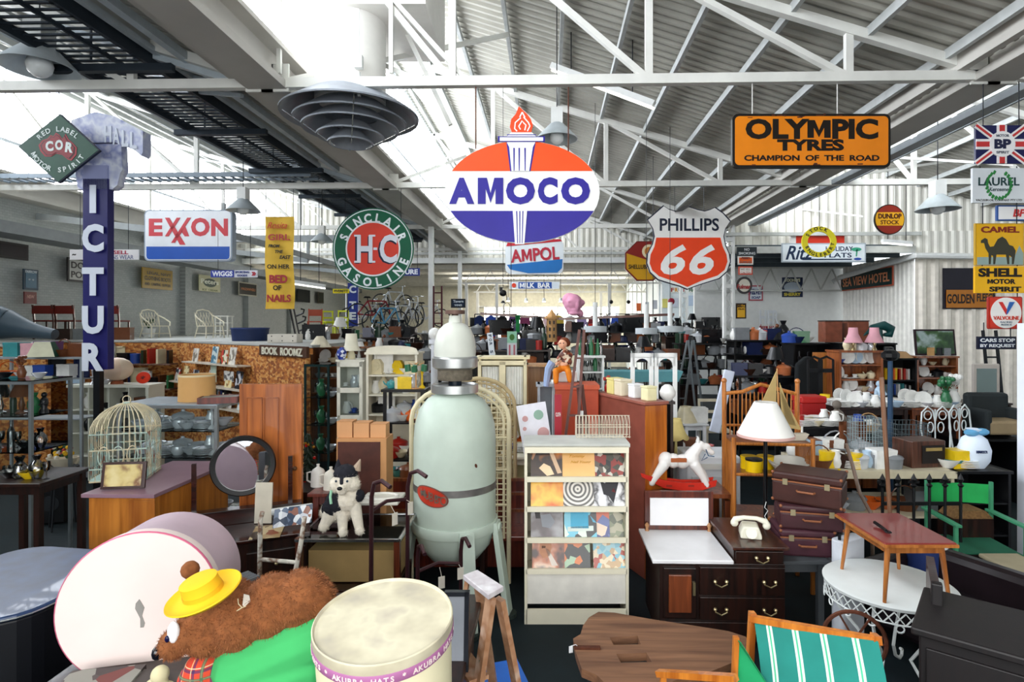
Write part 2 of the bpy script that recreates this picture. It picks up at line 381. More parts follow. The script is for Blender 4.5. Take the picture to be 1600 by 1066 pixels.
for yy in (18.2, 19.6, 21): m.box(8.2, yy, 4.7, 5.4, .1, .25, )
st(m.build('ceiling_right_soffit', C('#4d585e', .7)))
m = MB(); m.box(8, 17.45, 4.75, 5.8, .15, .2); m.box(8, 17.3, 5.25, 6, .1, .1)
for k in range(7): m.beam((5.6+k*.75, 21.6, 3.9), (6+k*.75, 21.6, 4.7), .04); m.beam((6+k*.75, 21.6, 4.7), (6.35+k*.75, 21.6, 3.9), .04)
m.box(8.2, 21.6, 3.85, 5.4, .06, .06); m.box(8.2, 21.6, 4.7, 5.4, .06, .08); st(m.build('trim_right_lattice', C('#c9cbc6', .6)))
# end of the two main bays
corr_wall(BX[1], YE, BX[2], YE, 5.2, ZP, ZC+.3, name='wall_middle_gable'); corr_wall(BX[0], YE, BX[1], YE, 5.2, ZP, ZC+.3, name='wall_left_gable')
m = MB(); m.box(-3.7, YE-.2, 5.15, 18.2, .3, .22); m.box(-3.7, YE-.3, 5.5, 18.2, .2, .1); st(m.build('trim_header_beam', white))
for yy, z0, z1 in ((YE+.6, 4.35, 4.95), (YE+4.5, 4.2, 4.75)):
    m = MB(); m.box(.9, yy, z0, 9.2, .08, .07); m.box(.9, yy, z1, 9.2, .08, .09)
    for k in range(12): x = -3.6+k*.75; m.beam((x, yy, z0), (x+.37, yy, z1), .04); m.beam((x+.37, yy, z1), (x+.75, yy, z0), .04)
    for x in (-3.5, -2.2, 2.6): m.box(x, yy, 0, .12, .12, z0)
    st(m.build('trim_lattice_girder', steelw))
m = MB()
for yy in (26.5, 30, 33.5): m.box(-.5, yy, 5.12, 9, .7, .03)
st(m.build('window_9', LIT('#fffaf0', 5)))  # invented glowing strips, added to brighten the far ceiling and hall end
m = MB(); m.box(-3, 30, 5.15, 20, 12.5, .1)
for k in range(9): m.box(-3, 24.5+k*1.4, 5.0, 20, .1, .15)
st(m.build('ceiling_far', C('#e7e4d8', .7)))
m = MB(); m.box(-8.35, YFAR, 0, 8.7, .2, 5.2); m.box(.2, YFAR, 3.75, 8.4, .2, 1.45); m.box(.2, YFAR, 0, 8.4, .2, 1.7); m.box(5.65, YFAR, 0, 2.5, .2, 5.2); st(m.build('wall_far', C('#dcd8c6', .8)))
m = MB(); m.add([(-4, YFAR+.05, 1.6), (4.2, YFAR+.05, 1.6), (4.2, YFAR+.05, 3.8), (-4, YFAR+.05, 3.8)], [(0, 1, 2, 3)]); st(m.build('window_8', LIT('#fff8ee', 8)))
m = MB()
for x in (-3.9, -2.4, -.9, .6, 2.1, 3.6): m.box(x, YFAR-.1, 1.7, .08, .1, 2.1)
m.box(-.1, YFAR-.12, 3.7, 8.6, .1, .1); st(m.build('trim_far_window_frame', steelw))
m = MB(); m.box(6.4, 24.5, 0, 3.2, .15, 5.1); m.box(4.9, 30.2, 0, .15, 11.5, 5.1)
for k in range(6): m.box(5.1+k*.55, 24.38, 0, .04, .06, 5)
for k in range(7): m.box(4.8, 25+k*1.6, 0, .06, .06, 5.1)
st(m.build('wall_far_right', C('#e2eaec', .7, noise=.05)))
# front wall behind the photographer with its shopfront opening
m = MB(); m.box(-9.5, -3.1, 0, 7, .2, 8); m.box(10, -3.1, 0, 10, .2, 8); m.box(.5, -3.1, 4.8, 12, .2, 4); m.box(.5, -3.1, 0, 12, .2, 1.2); st(m.build('wall_front', brickw))
m = MB(); m.box(16.4, 7, 0, .2, 21, 6); st(m.build('wall_far_side', brickw))
# catwalk
m = MB(); z = 5.92; x0, x1 = -6.05, -5.1
m.box(x1, 12, z, .06, 22, .24); m.box(x0, 12, z-.06, .06, 22, .12); m.box((x0*.35+x1*.65), 12, z-.02, .03, 22, .05)
y = 1
while y < 23: m.box((x0+x1)/2, y, z, x1-x0, .035, .02); y += .13
y = 2.3
while y < 23: m.box((x0+x1)/2+.1, y, z-.14, x1-x0+.6, .09, .09); m.beam((x0+.3, y, z), (x0+.3, y, 7.9), .02); m.beam((x1-.1, y, z), (x1-.1, y, 7), .02); y += 2.4
st(m.build('trim_catwalk', C('#2b343d', .55, .3)))
m = MB(); z = 5.75
m.box(-8.5, 12.4, z, 7, .05, .05); m.box(-8.5, 12.0, z-.02, 7, .03, .1); k = 0
while k < 34: m.box(-11.9+k*.2, 12.2, z-.02, .05, .45, .02); k += 1
st(m.build('trim_cross_catwalk', C('#7d8a95', .5)))
# ---------------------------------------------------------------- ventilation unit
d = 7.75; c = PZ(548, d, 0); s = d/F
v = T('air_diffuser_unit', 'large round white ceiling air diffuser with duct hanging behind the near roof truss', 'air vent', (c.x, c.y, zat(195, d)))
m = MB()
for r, z, r2, z2 in ((.9, .12, .46, .42), (.74, .04, .42, .27), (.63, -.05, .38, .14), (.44, -.15, .24, .0), (.3, -.24, .12, -.06)):
    m.lathe([(r2, z2), (r, z), (r, z-.02), (r-.02, z-.02), (r2-.02, z2-.02)], 40)
m.build('louvre_cones', C('#8d939c', .45, .2), v, smooth=True)
m = MB()
for a in range(4): t = a*PI/2+.35; m.beam((.85*math.cos(t), .85*math.sin(t), .1), (.2*math.cos(t), .2*math.sin(t), -.3), .012)
m.build('stay', chrome, v)
m = MB(); m.cyl((0, 0, .3), (0, 0, 1.35), .46, n=36); m.build('duct', C('#f0eee9', .45, noise=.04), v, smooth=True)
m = MB(); m.box(.25, -.47, .55, .1, .08, .16); m.tube([(.25, -.47, .5), (.25, -.45, .2)], .025); m.tube([(.25, -.47, .7), (.25, -.47, 1.3)], .008); m.build('control_box', white, v)
m = MB(); m.box(.1, .3, 1.35, 2.0, 1.6, 2.2); m.build('plenum', C('#f2efe9', .5, noise=.04), v)
m = MB()
for x in (-.72, .68): m.beam((x, -.55, -.0+.45), (x, -.55, 1.42), .05)
m.beam((-.72, -.55, 1.42), (.68, -.55, 1.42), .05); m.beam((.68, -.55, 1.4), (1.6, -.5, .4), .05); m.beam((.68, .3, 1.4), (1.3, .3, .1), .06); m.build('hanger_frame', steelw, v)
# pendant lamps
def roofz(X):
    b = 0 if X < BX[1] else 1 if X < BX[2] else 2
    return ZP-(ZP-ZC-.25)*(X-BX[b])/9
def pendant(px, py, wpx, d, lab, ztop=6.2, rz=0):
    r = wpx/2*d/F; p = P(px, py, d); ztop = roofz(p.x)+.02 if p.y < YE else 5.17; t = T('pendant_lamp', lab, 'lamp', p, rz)
    m = MB(); m.lathe([(r*.3, r*.75), (r*.55, r*.5), (r*.95, r*.08), (r, 0), (r*.96, 0), (r*.9, r*.06), (r*.5, r*.44), (r*.25, r*.6)], 28); m.build('shade', C('#c3cdd2', .35, .2), t, smooth=True)
    m = MB(); m.box(0, 0, r*.7, r*.55, r*.55, r*.75); m.build('housing', white, t)
    m = MB(); m.ball((0, 0, r*.1), r*.35); m.build('bulb', C('#e8ecec', .2), t, smooth=True)
    m = MB(); m.cyl((0, 0, r*1.4), (0, 0, max(ztop-p.z, r*1.5)), .008, n=5); m.build('cord', dkmetal, t)
pendant(870, 218, 66, 8.6, 'grey industrial pendant lamp behind the oval AMOCO sign', 7.2)
pendant(1465, 328, 62, 10.5, 'pale industrial pendant lamp left of the LAUREL sign', 6.8)
pendant(380, 330, 50, 11.5, 'white bell pendant lamp behind the EXXON sign', 6.6)
pendant(503, 378, 34, 14, 'white bell pendant lamp between yellow banner and SINCLAIR sign', 6.6)
pendant(62, 108, 105, 7.0, 'pale industrial pendant lamp at upper left beneath the catwalk', 6.8)
pendant(838, 429, 22, 20, 'small dark pendant lamp just below the AMPOL sign', 5.3)
# fluorescent battens under the roof
for (a, b, lab) in ((P(862, 103, 9.6), P(1022, 163, 9.0), 'long white fluorescent batten right of the torch flame high under the roof'), (P(460, 440, 16), P(508, 447, 16), 'white fluorescent batten light right of the yellow banner'),
                    (P(1378, 376, 16.9), P(1425, 380, 16.9), 'white fluorescent batten light under the round DUNLOP sign')):
    t = T('fluorescent_light', lab, 'light', a, 0); b = b-a; z0 = Vector((0, 0, 0))
    m = MB(); m.beam(z0, b, .12, .09); m.build('batten', white, t); q = Vector((0, 0, -.07)); m = MB(); m.cyl(z0+q, b+q, .02, n=8); m.build('tube', LIT('#fffdf4', 2.2), t)
    for u in (.2, .8):
        v = b*u; m = MB(); m.cyl(v, (v.x, v.y, roofz(a.x+v.x)-a.z), .01, n=5); m.build('hanger_rod', dkmetal, t)
# ================================================================ SIGNS
def S(name, label, px, py, d, cat='sign', rz=TH, group=None):
    t = T(name, label, cat, P(px, py, d), rz, group); t['_s'] = d/F; return t
def PM(t):
    m = MB(); s = t['_s']; m.X = Matrix.Diagonal((s, 1, s, 1)); return m
def wires(t, pts, mt=None, r=.006):
    """hanging wires: (x, z0, z1) in pixels from the sign's centre"""
    yy = min(TY, key=lambda v: abs(v-t.location.y))
    if abs(yy-t.location.y) < .5 and pts[0][2]*t['_s']+t.location.z > 5.2: t.location = Vector((0, 0, H))+(t.location-Vector((0, 0, H)))*(yy/t.location.y)
    for x, z0, z1 in pts:
        m = MB(); s = t['_s']; z1 = (5.58-t.location.z)/s if z1*s+t.location.z > 5.0 else z1; m.cyl((x*s, 0, z0*s), (x*s, 0, z1*s), r, n=5); m.build('hanging_wire', mt or dkmetal, t)
def rrect(w, h, r, n=5):
    o = []
    for cx, cz, a in ((w/2-r, h/2-r, 0), (-w/2+r, h/2-r, 90), (-w/2+r, -h/2+r, 180), (w/2-r, -h/2+r, 270)):
        for k in range(n+1): t = R(a+90*k/n); o.append((cx+r*math.cos(t), cz+r*math.sin(t)))
    return o
def ell(a, b, n=48, t0=0, t1=360, cx=0, cz=0):
    return [(cx+a*math.cos(R(t0+(t1-t0)*k/n)), cz+b*math.sin(R(t0+(t1-t0)*k/n))) for k in range(n + (t1-t0 < 360))]
def E(col, rough=.42, noise=.07): return C(col, rough, 0, noise, 3)
def board(t, w, h, col, r=0, th=.03, frame=None, fw=3, nm='panel', gloss=.25):
    if frame:
        m = PM(t); m.prism(rrect(w, h, r+.01, 4) if r else [(-w/2, -h/2), (w/2, -h/2), (w/2, h/2), (-w/2, h/2)], 0, th); m.build('frame', E(frame), t)
        w, h = w-2*fw, h-2*fw; r = max(0, r-fw*.6)
    m = PM(t); m.prism(rrect(w, h, r+.01, 4) if r else [(-w/2, -h/2), (w/2, -h/2), (w/2, h/2), (-w/2, h/2)], -.006, th*.8); return m.build(nm, E(col, gloss), t)
def letter(t, rows, nm='lettering'):
    """rows: (text, x, z, h, w, colour, bold, shear)"""
    cols = []; m = PM(t)
    for r in rows:
        r = list(r)+[.03, 0][len(r)-6:] if len(r) < 8 else r
        if r[5] not in cols: cols.append(r[5])
        m.mat(cols.index(r[5])); m.text(r[0], r[1], r[2], r[3], r[4], -.007, .006, r[6], r[7])
    return m.build(nm, [E(c) for c in cols], t)
# --- oval AMOCO with torch (outline in crop pixels /3.67 from centre 497,555)
t = S('oval_petrol_sign', 'big oval orange, white and blue AMOCO sign with torch, hung on chains', 816, 300, 7.12)
q = 3.674; f = lambda pts: [((x-500)/q, (552-y)/q) for x, y in pts]
def ov(z0, z1, a=122, b=80.5, n=30, x0=None, x1=None):
    """slice of the oval between two heights"""
    k = [z0+(z1-z0)*i/n for i in range(n+1)]; g = lambda z: a*math.sqrt(max(0, 1-(z/b)**2))
    L_ = [(-g(z) if x0 is None else x0, z) for z in k]; R_ = [(g(z) if x1 is None else x1, z) for z in k]
    return R_+L_[::-1]
m = PM(t); m.prism(ell(122.5, 81), 0, .05); m.build('panel', E('#f4f4f2'), t)
m = PM(t); m.prism(ov(33, 80.5), -.004, .02); m.build('orange_band', E('#f0531c'), t)
m = PM(t); m.prism(ov(-80.5, -30), -.004, .02); m.build('blue_band', E('#2d2391'), t)
m = PM(t); m.prism(f([(408, 262), (578, 262), (548, 432), (430, 432)]), -.008, .02); m.mat(1)
m.prism(f([(424, 290), (562, 290), (540, 432), (438, 432)]), -.012, .0); m.prism(f([(445, 662), (528, 662), (512, 856), (458, 856)]), -.012, .02)
m.prism(f([(362, 234), (628, 234), (628, 262), (362, 262)]), -.014, .03); m.prism(f([(410, 264), (576, 264), (562, 292), (424, 292)]), -.012, .0)
m.prism(f([(435, 208), (556, 208), (580, 232), (412, 232)]), -.014, .03)
m.mat(0)
for x in (452, 482, 516): m.prism(f([(x-4, 298), (x+5, 298), (x+3, 430), (x-2, 430)]), -.016, 0)
for x in (468, 486, 504): m.prism(f([(x-3, 664), (x+3, 664), (x+(486-x)*.25+2, 850), (x+(486-x)*.25-2, 850)]), -.016, 0)
for y in (234, 260, 222): m.prism(f([(364, y-2), (626, y-2), (626, y+2), (364, y+2)] if y > 225 else [(412, y-2), (580, y-2), (580, y+2), (412, y+2)]), -.018, 0)
for x in (364, 626): m.prism(f([(x-5, 230), (x+5, 230), (x+5, 264), (x-5, 264)]), -.018, 0)
m.build('torch_column', [E('#2d2391'), E('#f6f6f6')], t)
m = PM(t); m.prism(f([(480, 55), (512, 85), (528, 100), (550, 130), (562, 165), (552, 206), (440, 206), (428, 175), (436, 130), (462, 100)]), -.006, .03); m.build('torch_flame', E('#ef4d22'), t)
m = PM(t)
for pts in ([(500, 90), (486, 118), (492, 122), (460, 150), (456, 185), (470, 200)], [(500, 90), (516, 120), (508, 118), (536, 150), (545, 170), (530, 200)], [(490, 190), (480, 172), (500, 140), (508, 152), (522, 165), (515, 195)]):
    m.tube([(a, -.008, b) for a, b in f(pts)], 1.0, 4)
m.X = Matrix.Diagonal((t['_s'], 1, t['_s'], 1)); 
for i, v in enumerate(m.v): m.v[i] = (v[0], max(-.012, min(-.002, v[1])), v[2])
m.build('flame_lines', E('#f6f6f6'), t)
m = PM(t)
for ch, x0, x1 in (('A', 76, 222), ('M', 242, 390), ('O', 405, 574), ('C', 590, 706), ('O', 725, 894)):
    hh = 152 if ch in 'AM' else 158; m.text(ch, ((x0+x1)/2-500)/q, (552-548)/q+.5, hh/q, (x1-x0)/q, -.004, .006, .06)
m.build('lettering', E('#2d2391'), t)
wires(t, [((230-500)/q, 68, 168), ((768-500)/q, 64, 168)], rust, .009)
# --- AMPOL below it, on the third truss
t = S('fuel_sign', 'red, white and blue AMPOL sign hanging just below the AMOCO oval', 835, 401, 17.8)
m = PM(t); m.prism(rrect(91, 55, 10), 0, .1); m.build('panel', E('#dfe6ea'), t)
m = PM(t); m.prism(rrect(88, 53, 9)[6:12]+[(-44, 12), (44, 20)]+[(44, 20)], -.01, .02) if 0 else m.prism([(-44, 16), (44, 24), (40, 27), (-40, 27)], -.01, .02); m.mat(1); m.prism([(-43, -13), (44, -4), (43, -18), (36, -25), (-10, -26), (-38, -20)], -.012, .02)
m.build('colour_bands', [E('#c02032'), E('#1b6fb8')], t)
m = PM(t); m.X = m.X @ Matrix.Rotation(R(-4), 4, 'Y'); m.text('AMPOL', 1, 3, 21, 76, -.012, .006, .03); m.build('lettering', E('#b4283c'), t)
wires(t, [(-30, 27, 42), (30, 27, 42)])
# --- PHILLIPS 66 shield
t = S('shield_petrol_sign', 'orange and white PHILLIPS 66 shield sign with dark rim', 1076, 387, 12.35)
sh = [(935, 278), (968, 300), (1005, 312), (1045, 302), (1095, 285), (1150, 303), (1195, 312), (1230, 302), (1258, 288), (1310, 325), (1355, 375), (1325, 420), (1313, 470), (1325, 530), (1348, 580), (1355, 630), (1335, 690), (1285, 735), (1180, 768), (1130, 785), (1085, 803), (1035, 782), (990, 770), (900, 742), (850, 695), (830, 640), (835, 580), (865, 520), (878, 470), (868, 420), (835, 365), (885, 322)]
q = 3.9475; f = lambda pts, k=1: [((x-1093)/q*k, (541-y)/q*k) for x, y in pts]
m = PM(t); m.prism(f(sh), 0, .05); m.build('rim', E('#1b2338'), t)
m = PM(t); m.prism(f(sh, .975), -.005, .02); m.build('panel', E('#f0efec'), t)
lo = [(888, 478), (1293, 478), (1308, 535), (1332, 585), (1338, 630), (1320, 682), (1275, 718), (1170, 752), (1085, 790), (1000, 755), (905, 722), (862, 685), (846, 640), (852, 585), (876, 535)]
m = PM(t); m.prism(f(lo, .98), -.009, .01); m.build('orange_field', E('#ee4517'), t)
letter(t, [('PHILLIPS', 1, 36, 20, 93, '#1b2338', .02, 0), ('6', -24, -19, 48, 40, '#f4f3f0', .03, .25), ('6', 21, -19, 48, 40, '#f4f3f0', .03, .25)])
t.children[-1].location.y = -.004
m = PM(t); m.tube([(-22, -.012, 56), (-10, -.012, 58), (-2, -.012, 63)], .6, 4); m.build('crack', dkmetal, t)
for i in (0,): pass
wires(t, [(-22, 58, 102), (24, 58, 102)])
# --- SINCLAIR H-C
t = S('round_petrol_sign', 'round green SINCLAIR GASOLINE sign with red H-C centre', 583, 389, 12.2)
m = PM(t)
for i, (r, y) in enumerate(((65.5, .0), (63.5, -.004), (62, -.008), (44, -.012), (41.5, -.016))): m.mat(i % 5 if i else 0); m.prism(ell(r, r*1.01, 56), y-.003, .05 if i == 0 else y+.01)
m.build('panel', [E('#0e5a42'), E('#e8eef0'), E('#0d5c40'), E('#e8eef0'), E('#d8402f')], t)
m = PM(t); m.arctext('SINCLAIR', 0, 0, 50, 158, 22, 14.5, -.013, bold=.035, wk=.85); m.arctext('GASOLINE', 0, 0, 54, 202, 338, 14.5, -.013, bold=.035, inward=True, wk=.85); m.build('ring_lettering', E('#e8eef2'), t)
m = PM(t); m.text('H', -15, -2, 44, 27, -.018, .004, .035); m.text('C', 23, -2, 46, 30, -.018, .004, .035); m.build('letter_shadow', E('#12203a'), t)
m = PM(t); m.text('H', -13, 0, 44, 25, -.024, .004, .03); m.text('C', 25, 0, 46, 28, -.024, .004, .03); m.text('-', 4, 0, 4, 6, -.024, .004, .03)
for x in (-25, -1): 
    for z in (21, -21): m.box(x, -.026, z-1.5, 10, .006, 3)
m.build('centre_letters', E('#dfe4ee'), t)
wires(t, [(-45, 46, 96), (45, 46, 96)])
# --- OLYMPIC TYRES
t = S('tyre_sign', 'wide orange OLYMPIC TYRES tin sign with black raised rim', 1268, 220, 7.15)
board(t, 246, 84, '#e0811a', 9, .06, '#15120f', 4)
letter(t, [('OLYMPIC', 0, 18, 32, 206, '#18110c', .045, 0), ('TYRES', -2, -7, 18, 104, '#18110c', .05, 0), ('CHAMPION OF THE ROAD', 0, -27, 9, 210, '#18110c', .035, 0)])
m = PM(t)
for i in range(14):
    x = -118+random.random()*236; z = random.choice([38, -38, 37])+random.uniform(-2, 2); m.box(x, -.003, z, random.uniform(3, 12), .01, random.uniform(1, 2.4))
m.build('rust_spots', rust, t)
wires(t, [(-92, 42, 84), (40, 42, 84)], steelw)
# --- EXXON
t = S('lightbox_petrol_sign', 'white EXXON lightbox sign with blue bottom band on left', 294, 368, 12.3)
board(t, 142, 83, '#e9eef4', 8, .18, '#9aa7b8', 2)
m = PM(t); m.prism([(-66, -37), (-63, -38.5), (63, -38.5), (66, -37), (67, -33), (67, -18), (-67, -18), (-67, -33)], -.01, 0); m.build('blue_band', E('#1553b4'), t)
m = PM(t); b = .02
m.text('E', -52, 13, 28, 22, -.008, .006, .04)
for x0 in (-37, -21): m.prism([(x0+0, -1.5), (x0+6, -1.5), (x0+25, 28.5), (x0+19, 28.5)] if x0 < -30 else [(x0-6, -12), (x0, -12), (x0+26, 28.5), (x0+20, 28.5)], -.014, 0)
m.prism([(-37, 28.5), (-30, 28.5), (-4, -15), (-13, -15)], -.014, 0); m.prism([(-12, 8), (-4, 14), (2, -1.5), (-5, -1.5)], -.014, 0)
m.text('O', 20, 13.5, 30, 30, -.008, .006, .045); m.text('N', 51, 13, 28, 27, -.008, .006, .045)
m.build('lettering', E('#cf3a45'), t)
wires(t, [(-55, 41, 72), (55, 41, 72)], steelw)
# --- banner
t = S('cloth_banner', 'tall yellow cloth banner reading GIRL FROM THE EAST ON HER BED OF NAILS', 437, 411, 12.3, 'banner')
s_ = t['_s']; m = MB(); m.grid(lambda u, v: ((u-.5)*46*s_+.015*math.sin(v*9), .02*math.sin(u*7+v*5), (v-.5)*148*s_), 12, 24); m.build('cloth', C('#e2b846', .8, noise=.15, scale=2), t, smooth=True)
o = letter(t, [('Rosita', -3, 60, 10, 32, '#cc3a2e', .0, .4), ('GIRL', 0, 41, 10, 35, '#b5363c', .02, 0), ('FROM', -8, 27, 5, 18, '#222018', .03, .2), ('THE', 0, 18, 5, 13, '#222018', .03, .2), ('EAST', 10, 9, 6, 18, '#222018', .03, .2),
   ('ON HER', -1, -6, 7, 36, '#222018', .02, 0), ('BED', -1, -26, 13, 29, '#a52a38', .04, 0), ('OF', -3, -40, 8, 13, '#222018', .03, 0), ('NAILS', 0, -57, 12, 38, '#a52a38', .03, 0)]); o.location.y = -.03
m = PM(t); m.beam((-25, 0, 74), (25, 0, 74), .03); m.build('top_rod', steelw, t); wires(t, [(-22, 74, 118), (22, 74, 118)])
# --- COR diamond
t = S('diamond_petrol_sign', 'dark green diamond sign reading RED LABEL COR MOTOR SPIRIT', 92, 231, 6.9)
k = [(66, -4), (2, 55), (-66, 2), (-1, -57)]
m = PM(t); m.prism([(x*1.03, z*1.03) for x, z in k], 0, .04); m.build('rim', E('#10203a'), t)
m = PM(t); m.prism(k, -.005, .02); m.build('panel', E('#0b4a35', noise=.15), t)
au = [(-30, -8), (-33, 2), (-27, 10), (-18, 13), (-13, 19), (-8, 17), (-4, 23), (2, 19), (7, 12), (12, 21), (17, 12), (24, 6), (31, -2), (30, -14), (22, -24), (16, -22), (6, -14), (-4, -12), (-12, -17), (-22, -17)]
m = PM(t); m.prism([(x, z+2) for x, z in au], -.009, 0); m.mat(1); m.prism([(x*.9, z*.88+2) for x, z in au], -.011, 0); m.mat(2); m.prism([(x*.84, z*.82+2) for x, z in au], -.013, 0); m.build('map_emblem', [E('#a01f2c'), E('#2a1418'), E('#8c2028')], t)
m = PM(t)
for ch, x, z, r_ in (('C', -14, 2, .1), ('O', 2, 4, 0), ('R', 19, 0, -.12)): m.text(ch, x, z, 17, 13, -.015, .004, .05, 0, r_)
m.arctext('RED LABEL', 0, -14, 45, 134, 48, 8.5, -.008, bold=.02); m.arctext('MOTOR SPIRIT', 0, 8, 45, 206, 328, 8.5, -.008, bold=.02, inward=True)
m.build('lettering', E('#dde8e6'), t); wires(t, [(0, 55, 90)])
# --- PICTURE pole sign
t = S('vertical_theatre_sign', 'tall navy post sign spelling PICTURE downward under a curved head board', 146, 428, 7.6)
m = PM(t); m.box(0, .09, -150, 39, .12, 300); m.mat(1); m.box(0, .09, 133, 38, .12, 38); m.build('post_box', [E('#1d1c63'), E('#9fa6d0')], t, bevel=.004)
m = PM(t); m.prism([(x-1, z+10) for x, z in [(-38, 232), (0, 245), (30, 238), (75, 215), (75, 182), (72, 176), (60, 186), (30, 198), (-35, 195)]], .04, .2)
m.prism([(-30, 134), (-34, 160), (-30, 205), (38, 205), (40, 165), (36, 158), (32, 140), (24, 134)], .06, .18); m.build('head_board', PATCH(['#e8ecf6', '#b4bce0', '#dfe4f2', '#8d96c8', '#f0f0f6'], 3, 'noise', seed=3), t)
m = PM(t)
for ch, x in (('H', 20), ('A', 33), ('L', 47), ('L', 60)): m.text(ch, x, 222-(x-10)*.25, 26, 11, .03, .006, .03)
for ch, z in (('I', 117), ('C', 56), ('T', -12), ('U', -72), ('R', -130)): m.text(ch, -1, z+(.0), 44, (34 if ch != 'I' else 10), .0, .006, .045)
m.build('lettering', E('#dfe6f4'), t)
m = PM(t); m.box(0, .09, -387, 10, .08, 240); m.build('post', dkmetal, t)
# --- right-hand stack of signs (fixed to / hung by the right pillar)
def simple(name, label, px, py, w, h, d, col, rows, frame=None, r=0, wire=0, rz=TH, fw=2, th=.03, group=None):
    t = S(name, label, px, py, d, rz=rz, group=group); board(t, w, h, col, r, th, frame, fw)
    if rows: letter(t, rows)
    if wire: wires(t, [(-w*.35, h/2-1, h/2+wire), (w*.35, h/2-1, h/2+wire)])
    return t
dr = 7.05
t = simple('flag_sign', 'union flag BP MOTOR SPIRIT sign at top right', 1564, 226, 80, 60, dr, '#1c1e4c', None, wire=92)
m = PM(t)
for sx in (1, -1):
    m.mat(0); m.beam((-40*sx, -.01, -30), (40*sx, -.01, 30), 9, .004, up=(0, 1, 0)); m.mat(1); m.beam((-40*sx, -.014, -30), (40*sx, -.014, 30), 3.5, .004, up=(0, 1, 0))
m.v = [(a, max(-.016, min(-.007, b)), c) for a, b, c in m.v]
m.mat(0); m.box(0, -.012, -30, 15, .01, 60); m.box(0, -.012, -8, 80, .01, 16); m.mat(1); m.box(0, -.017, -30, 8, .01, 60); m.box(0, -.017, -4, 80, .01, 8); m.mat(0); m.prism(ell(20, 20), -.026, -.01)
m.build('flag_pattern', [E('#e6e4e4'), E('#c03434')], t)
o = letter(t, [('BP', 0, 0, 15, 26, '#1c2040', .05, 0), ('MOTOR', 0, 13, 4, 20, '#555a66', .02, 0), ('SPIRIT', 0, -13, 4, 20, '#555a66', .02, 0)]); o.location.y = -.02
t = simple('kerosene_sign', 'white LAUREL kerosene sign with green wreath beneath the union flag sign', 1560, 290, 82, 54, dr, '#cfd4d8', [('LAUREL', 0, 6, 13, 64, '#1a3a3c', .02, 0), ('Kerosene', 0, -6, 6, 30, '#33484c', .01, .2), ('VACUUM OIL COMPANY PTY LTD', 0, -23, 3.5, 72, '#444', .0, 0)], wire=3)
m = PM(t); m.tube([(17*math.cos(R(a)), -.008, 1+21*math.sin(R(a))) for a in range(110, 431, 12)], .5, 4)
for a in range(112, 430, 16): m.X = Matrix.Diagonal((t['_s'], 1, t['_s'], 1)); x, z = 19*math.cos(R(a)), 1+21*math.sin(R(a)); m.prism([(x-3, z-2), (x, z-3.5), (x+3, z+1), (x, z+3.5)], -.012, -.004)
m.v = [(a, max(-.012, min(-.004, b)), c) for a, b, c in m.v]; m.build('wreath', E('#2a7d3c'), t)
simple('curved_enamel_sign', 'blue, white and red enamel sign edge above the CAMEL sign', 1586, 333, 56, 24, dr+.06, '#e6e6e6', [('BP', 6, 0, 12, 20, '#c43434', .03, .2)], frame='#1b4a8c')
t = simple('tobacco_sign', 'square yellow CAMEL sign with dark camel picture', 1562, 382, 76, 66, dr, '#dca817', [('CAMEL', 0, 23, 10, 60, '#7c2412', .04, 0)], frame='#b8901c', wire=40)
m = PM(t); m.prism([(-30, 6), (-24, 10), (-20, 8), (-19, 2), (-16, -4), (-10, -3), (-4, 8), (3, 12), (9, 8), (14, -1), (20, -3), (24, -10), (23, -18), (21, -31), (18, -31), (18, -20), (14, -17), (14, -31), (11, -31), (9, -16), (-6, -16), (-8, -31), (-11, -31), (-11, -18), (-14, -17), (-15, -31), (-18, -31), (-18, -14), (-23, -6), (-25, 2), (-30, 2)], -.01, -.002); m.mat(1); m.prism([(-36, -32), (-36, -20), (36, -20), (36, -32)], -.0085, -.002); m.prism([(22, -20), (30, -2), (36, -14), (36, -20)], -.0085, -.002); m.build('camel_picture', [E('#39382a'), E('#8ca09a')], t)
simple('motor_spirit_sign', 'yellow SHELL MOTOR SPIRIT sign below the CAMEL sign', 1562, 437, 78, 42, dr, '#e3ac10', [('SHELL', 0, 11, 14, 68, '#1e150c', .05, 0), ('MOTOR', 2, -3, 8, 44, '#1e150c', .045, 0), ('SPIRIT', 8, -15, 8, 50, '#1e150c', .045, 0)], wire=16)
t = simple('oil_sign', 'square red and white VALVOLINE sign, lowest coloured sign at right', 1571, 489, 53, 51, dr, '#c8331f', None, frame='#a32a1c', r=3, wire=10)
m = PM(t); m.prism(ell(24, 24), -.01, 0); m.build('white_disc', E('#e8e6e2'), t)
m = PM(t); m.prism([(-12, 17), (-6, 17), (3, 1), (0, -3)], -.016, -.008); m.mat(1); m.prism([(5, 17), (13, 17), (2, -1), (0, -3), (0, 2)], -.018, -.008); m.build('v_emblem', [E('#cc2f28'), E('#2b5fa8')], t)
o = letter(t, [('VALVOLINE', 0, -8, 6, 40, '#c8331f', .02, 0), ('RACING', 0, -14.5, 2.6, 18, '#6c7c8c', 0, 0), ('PRODUCTS', 0, -18.5, 2.6, 16, '#6c7c8c', 0, 0)]); o.location.y = -.006
simple('tram_stop_sign', 'small navy sign reading CARS STOP BY REQUEST', 1558, 536, 60, 20, 7.05, '#16203c', [('CARS STOP', 0, 4.2, 5.8, 54, '#e4e8ec', .03, 0), ('BY REQUEST', 0, -4.6, 5.8, 54, '#e4e8ec', .03, 0)], frame='#0d1226', wire=22)
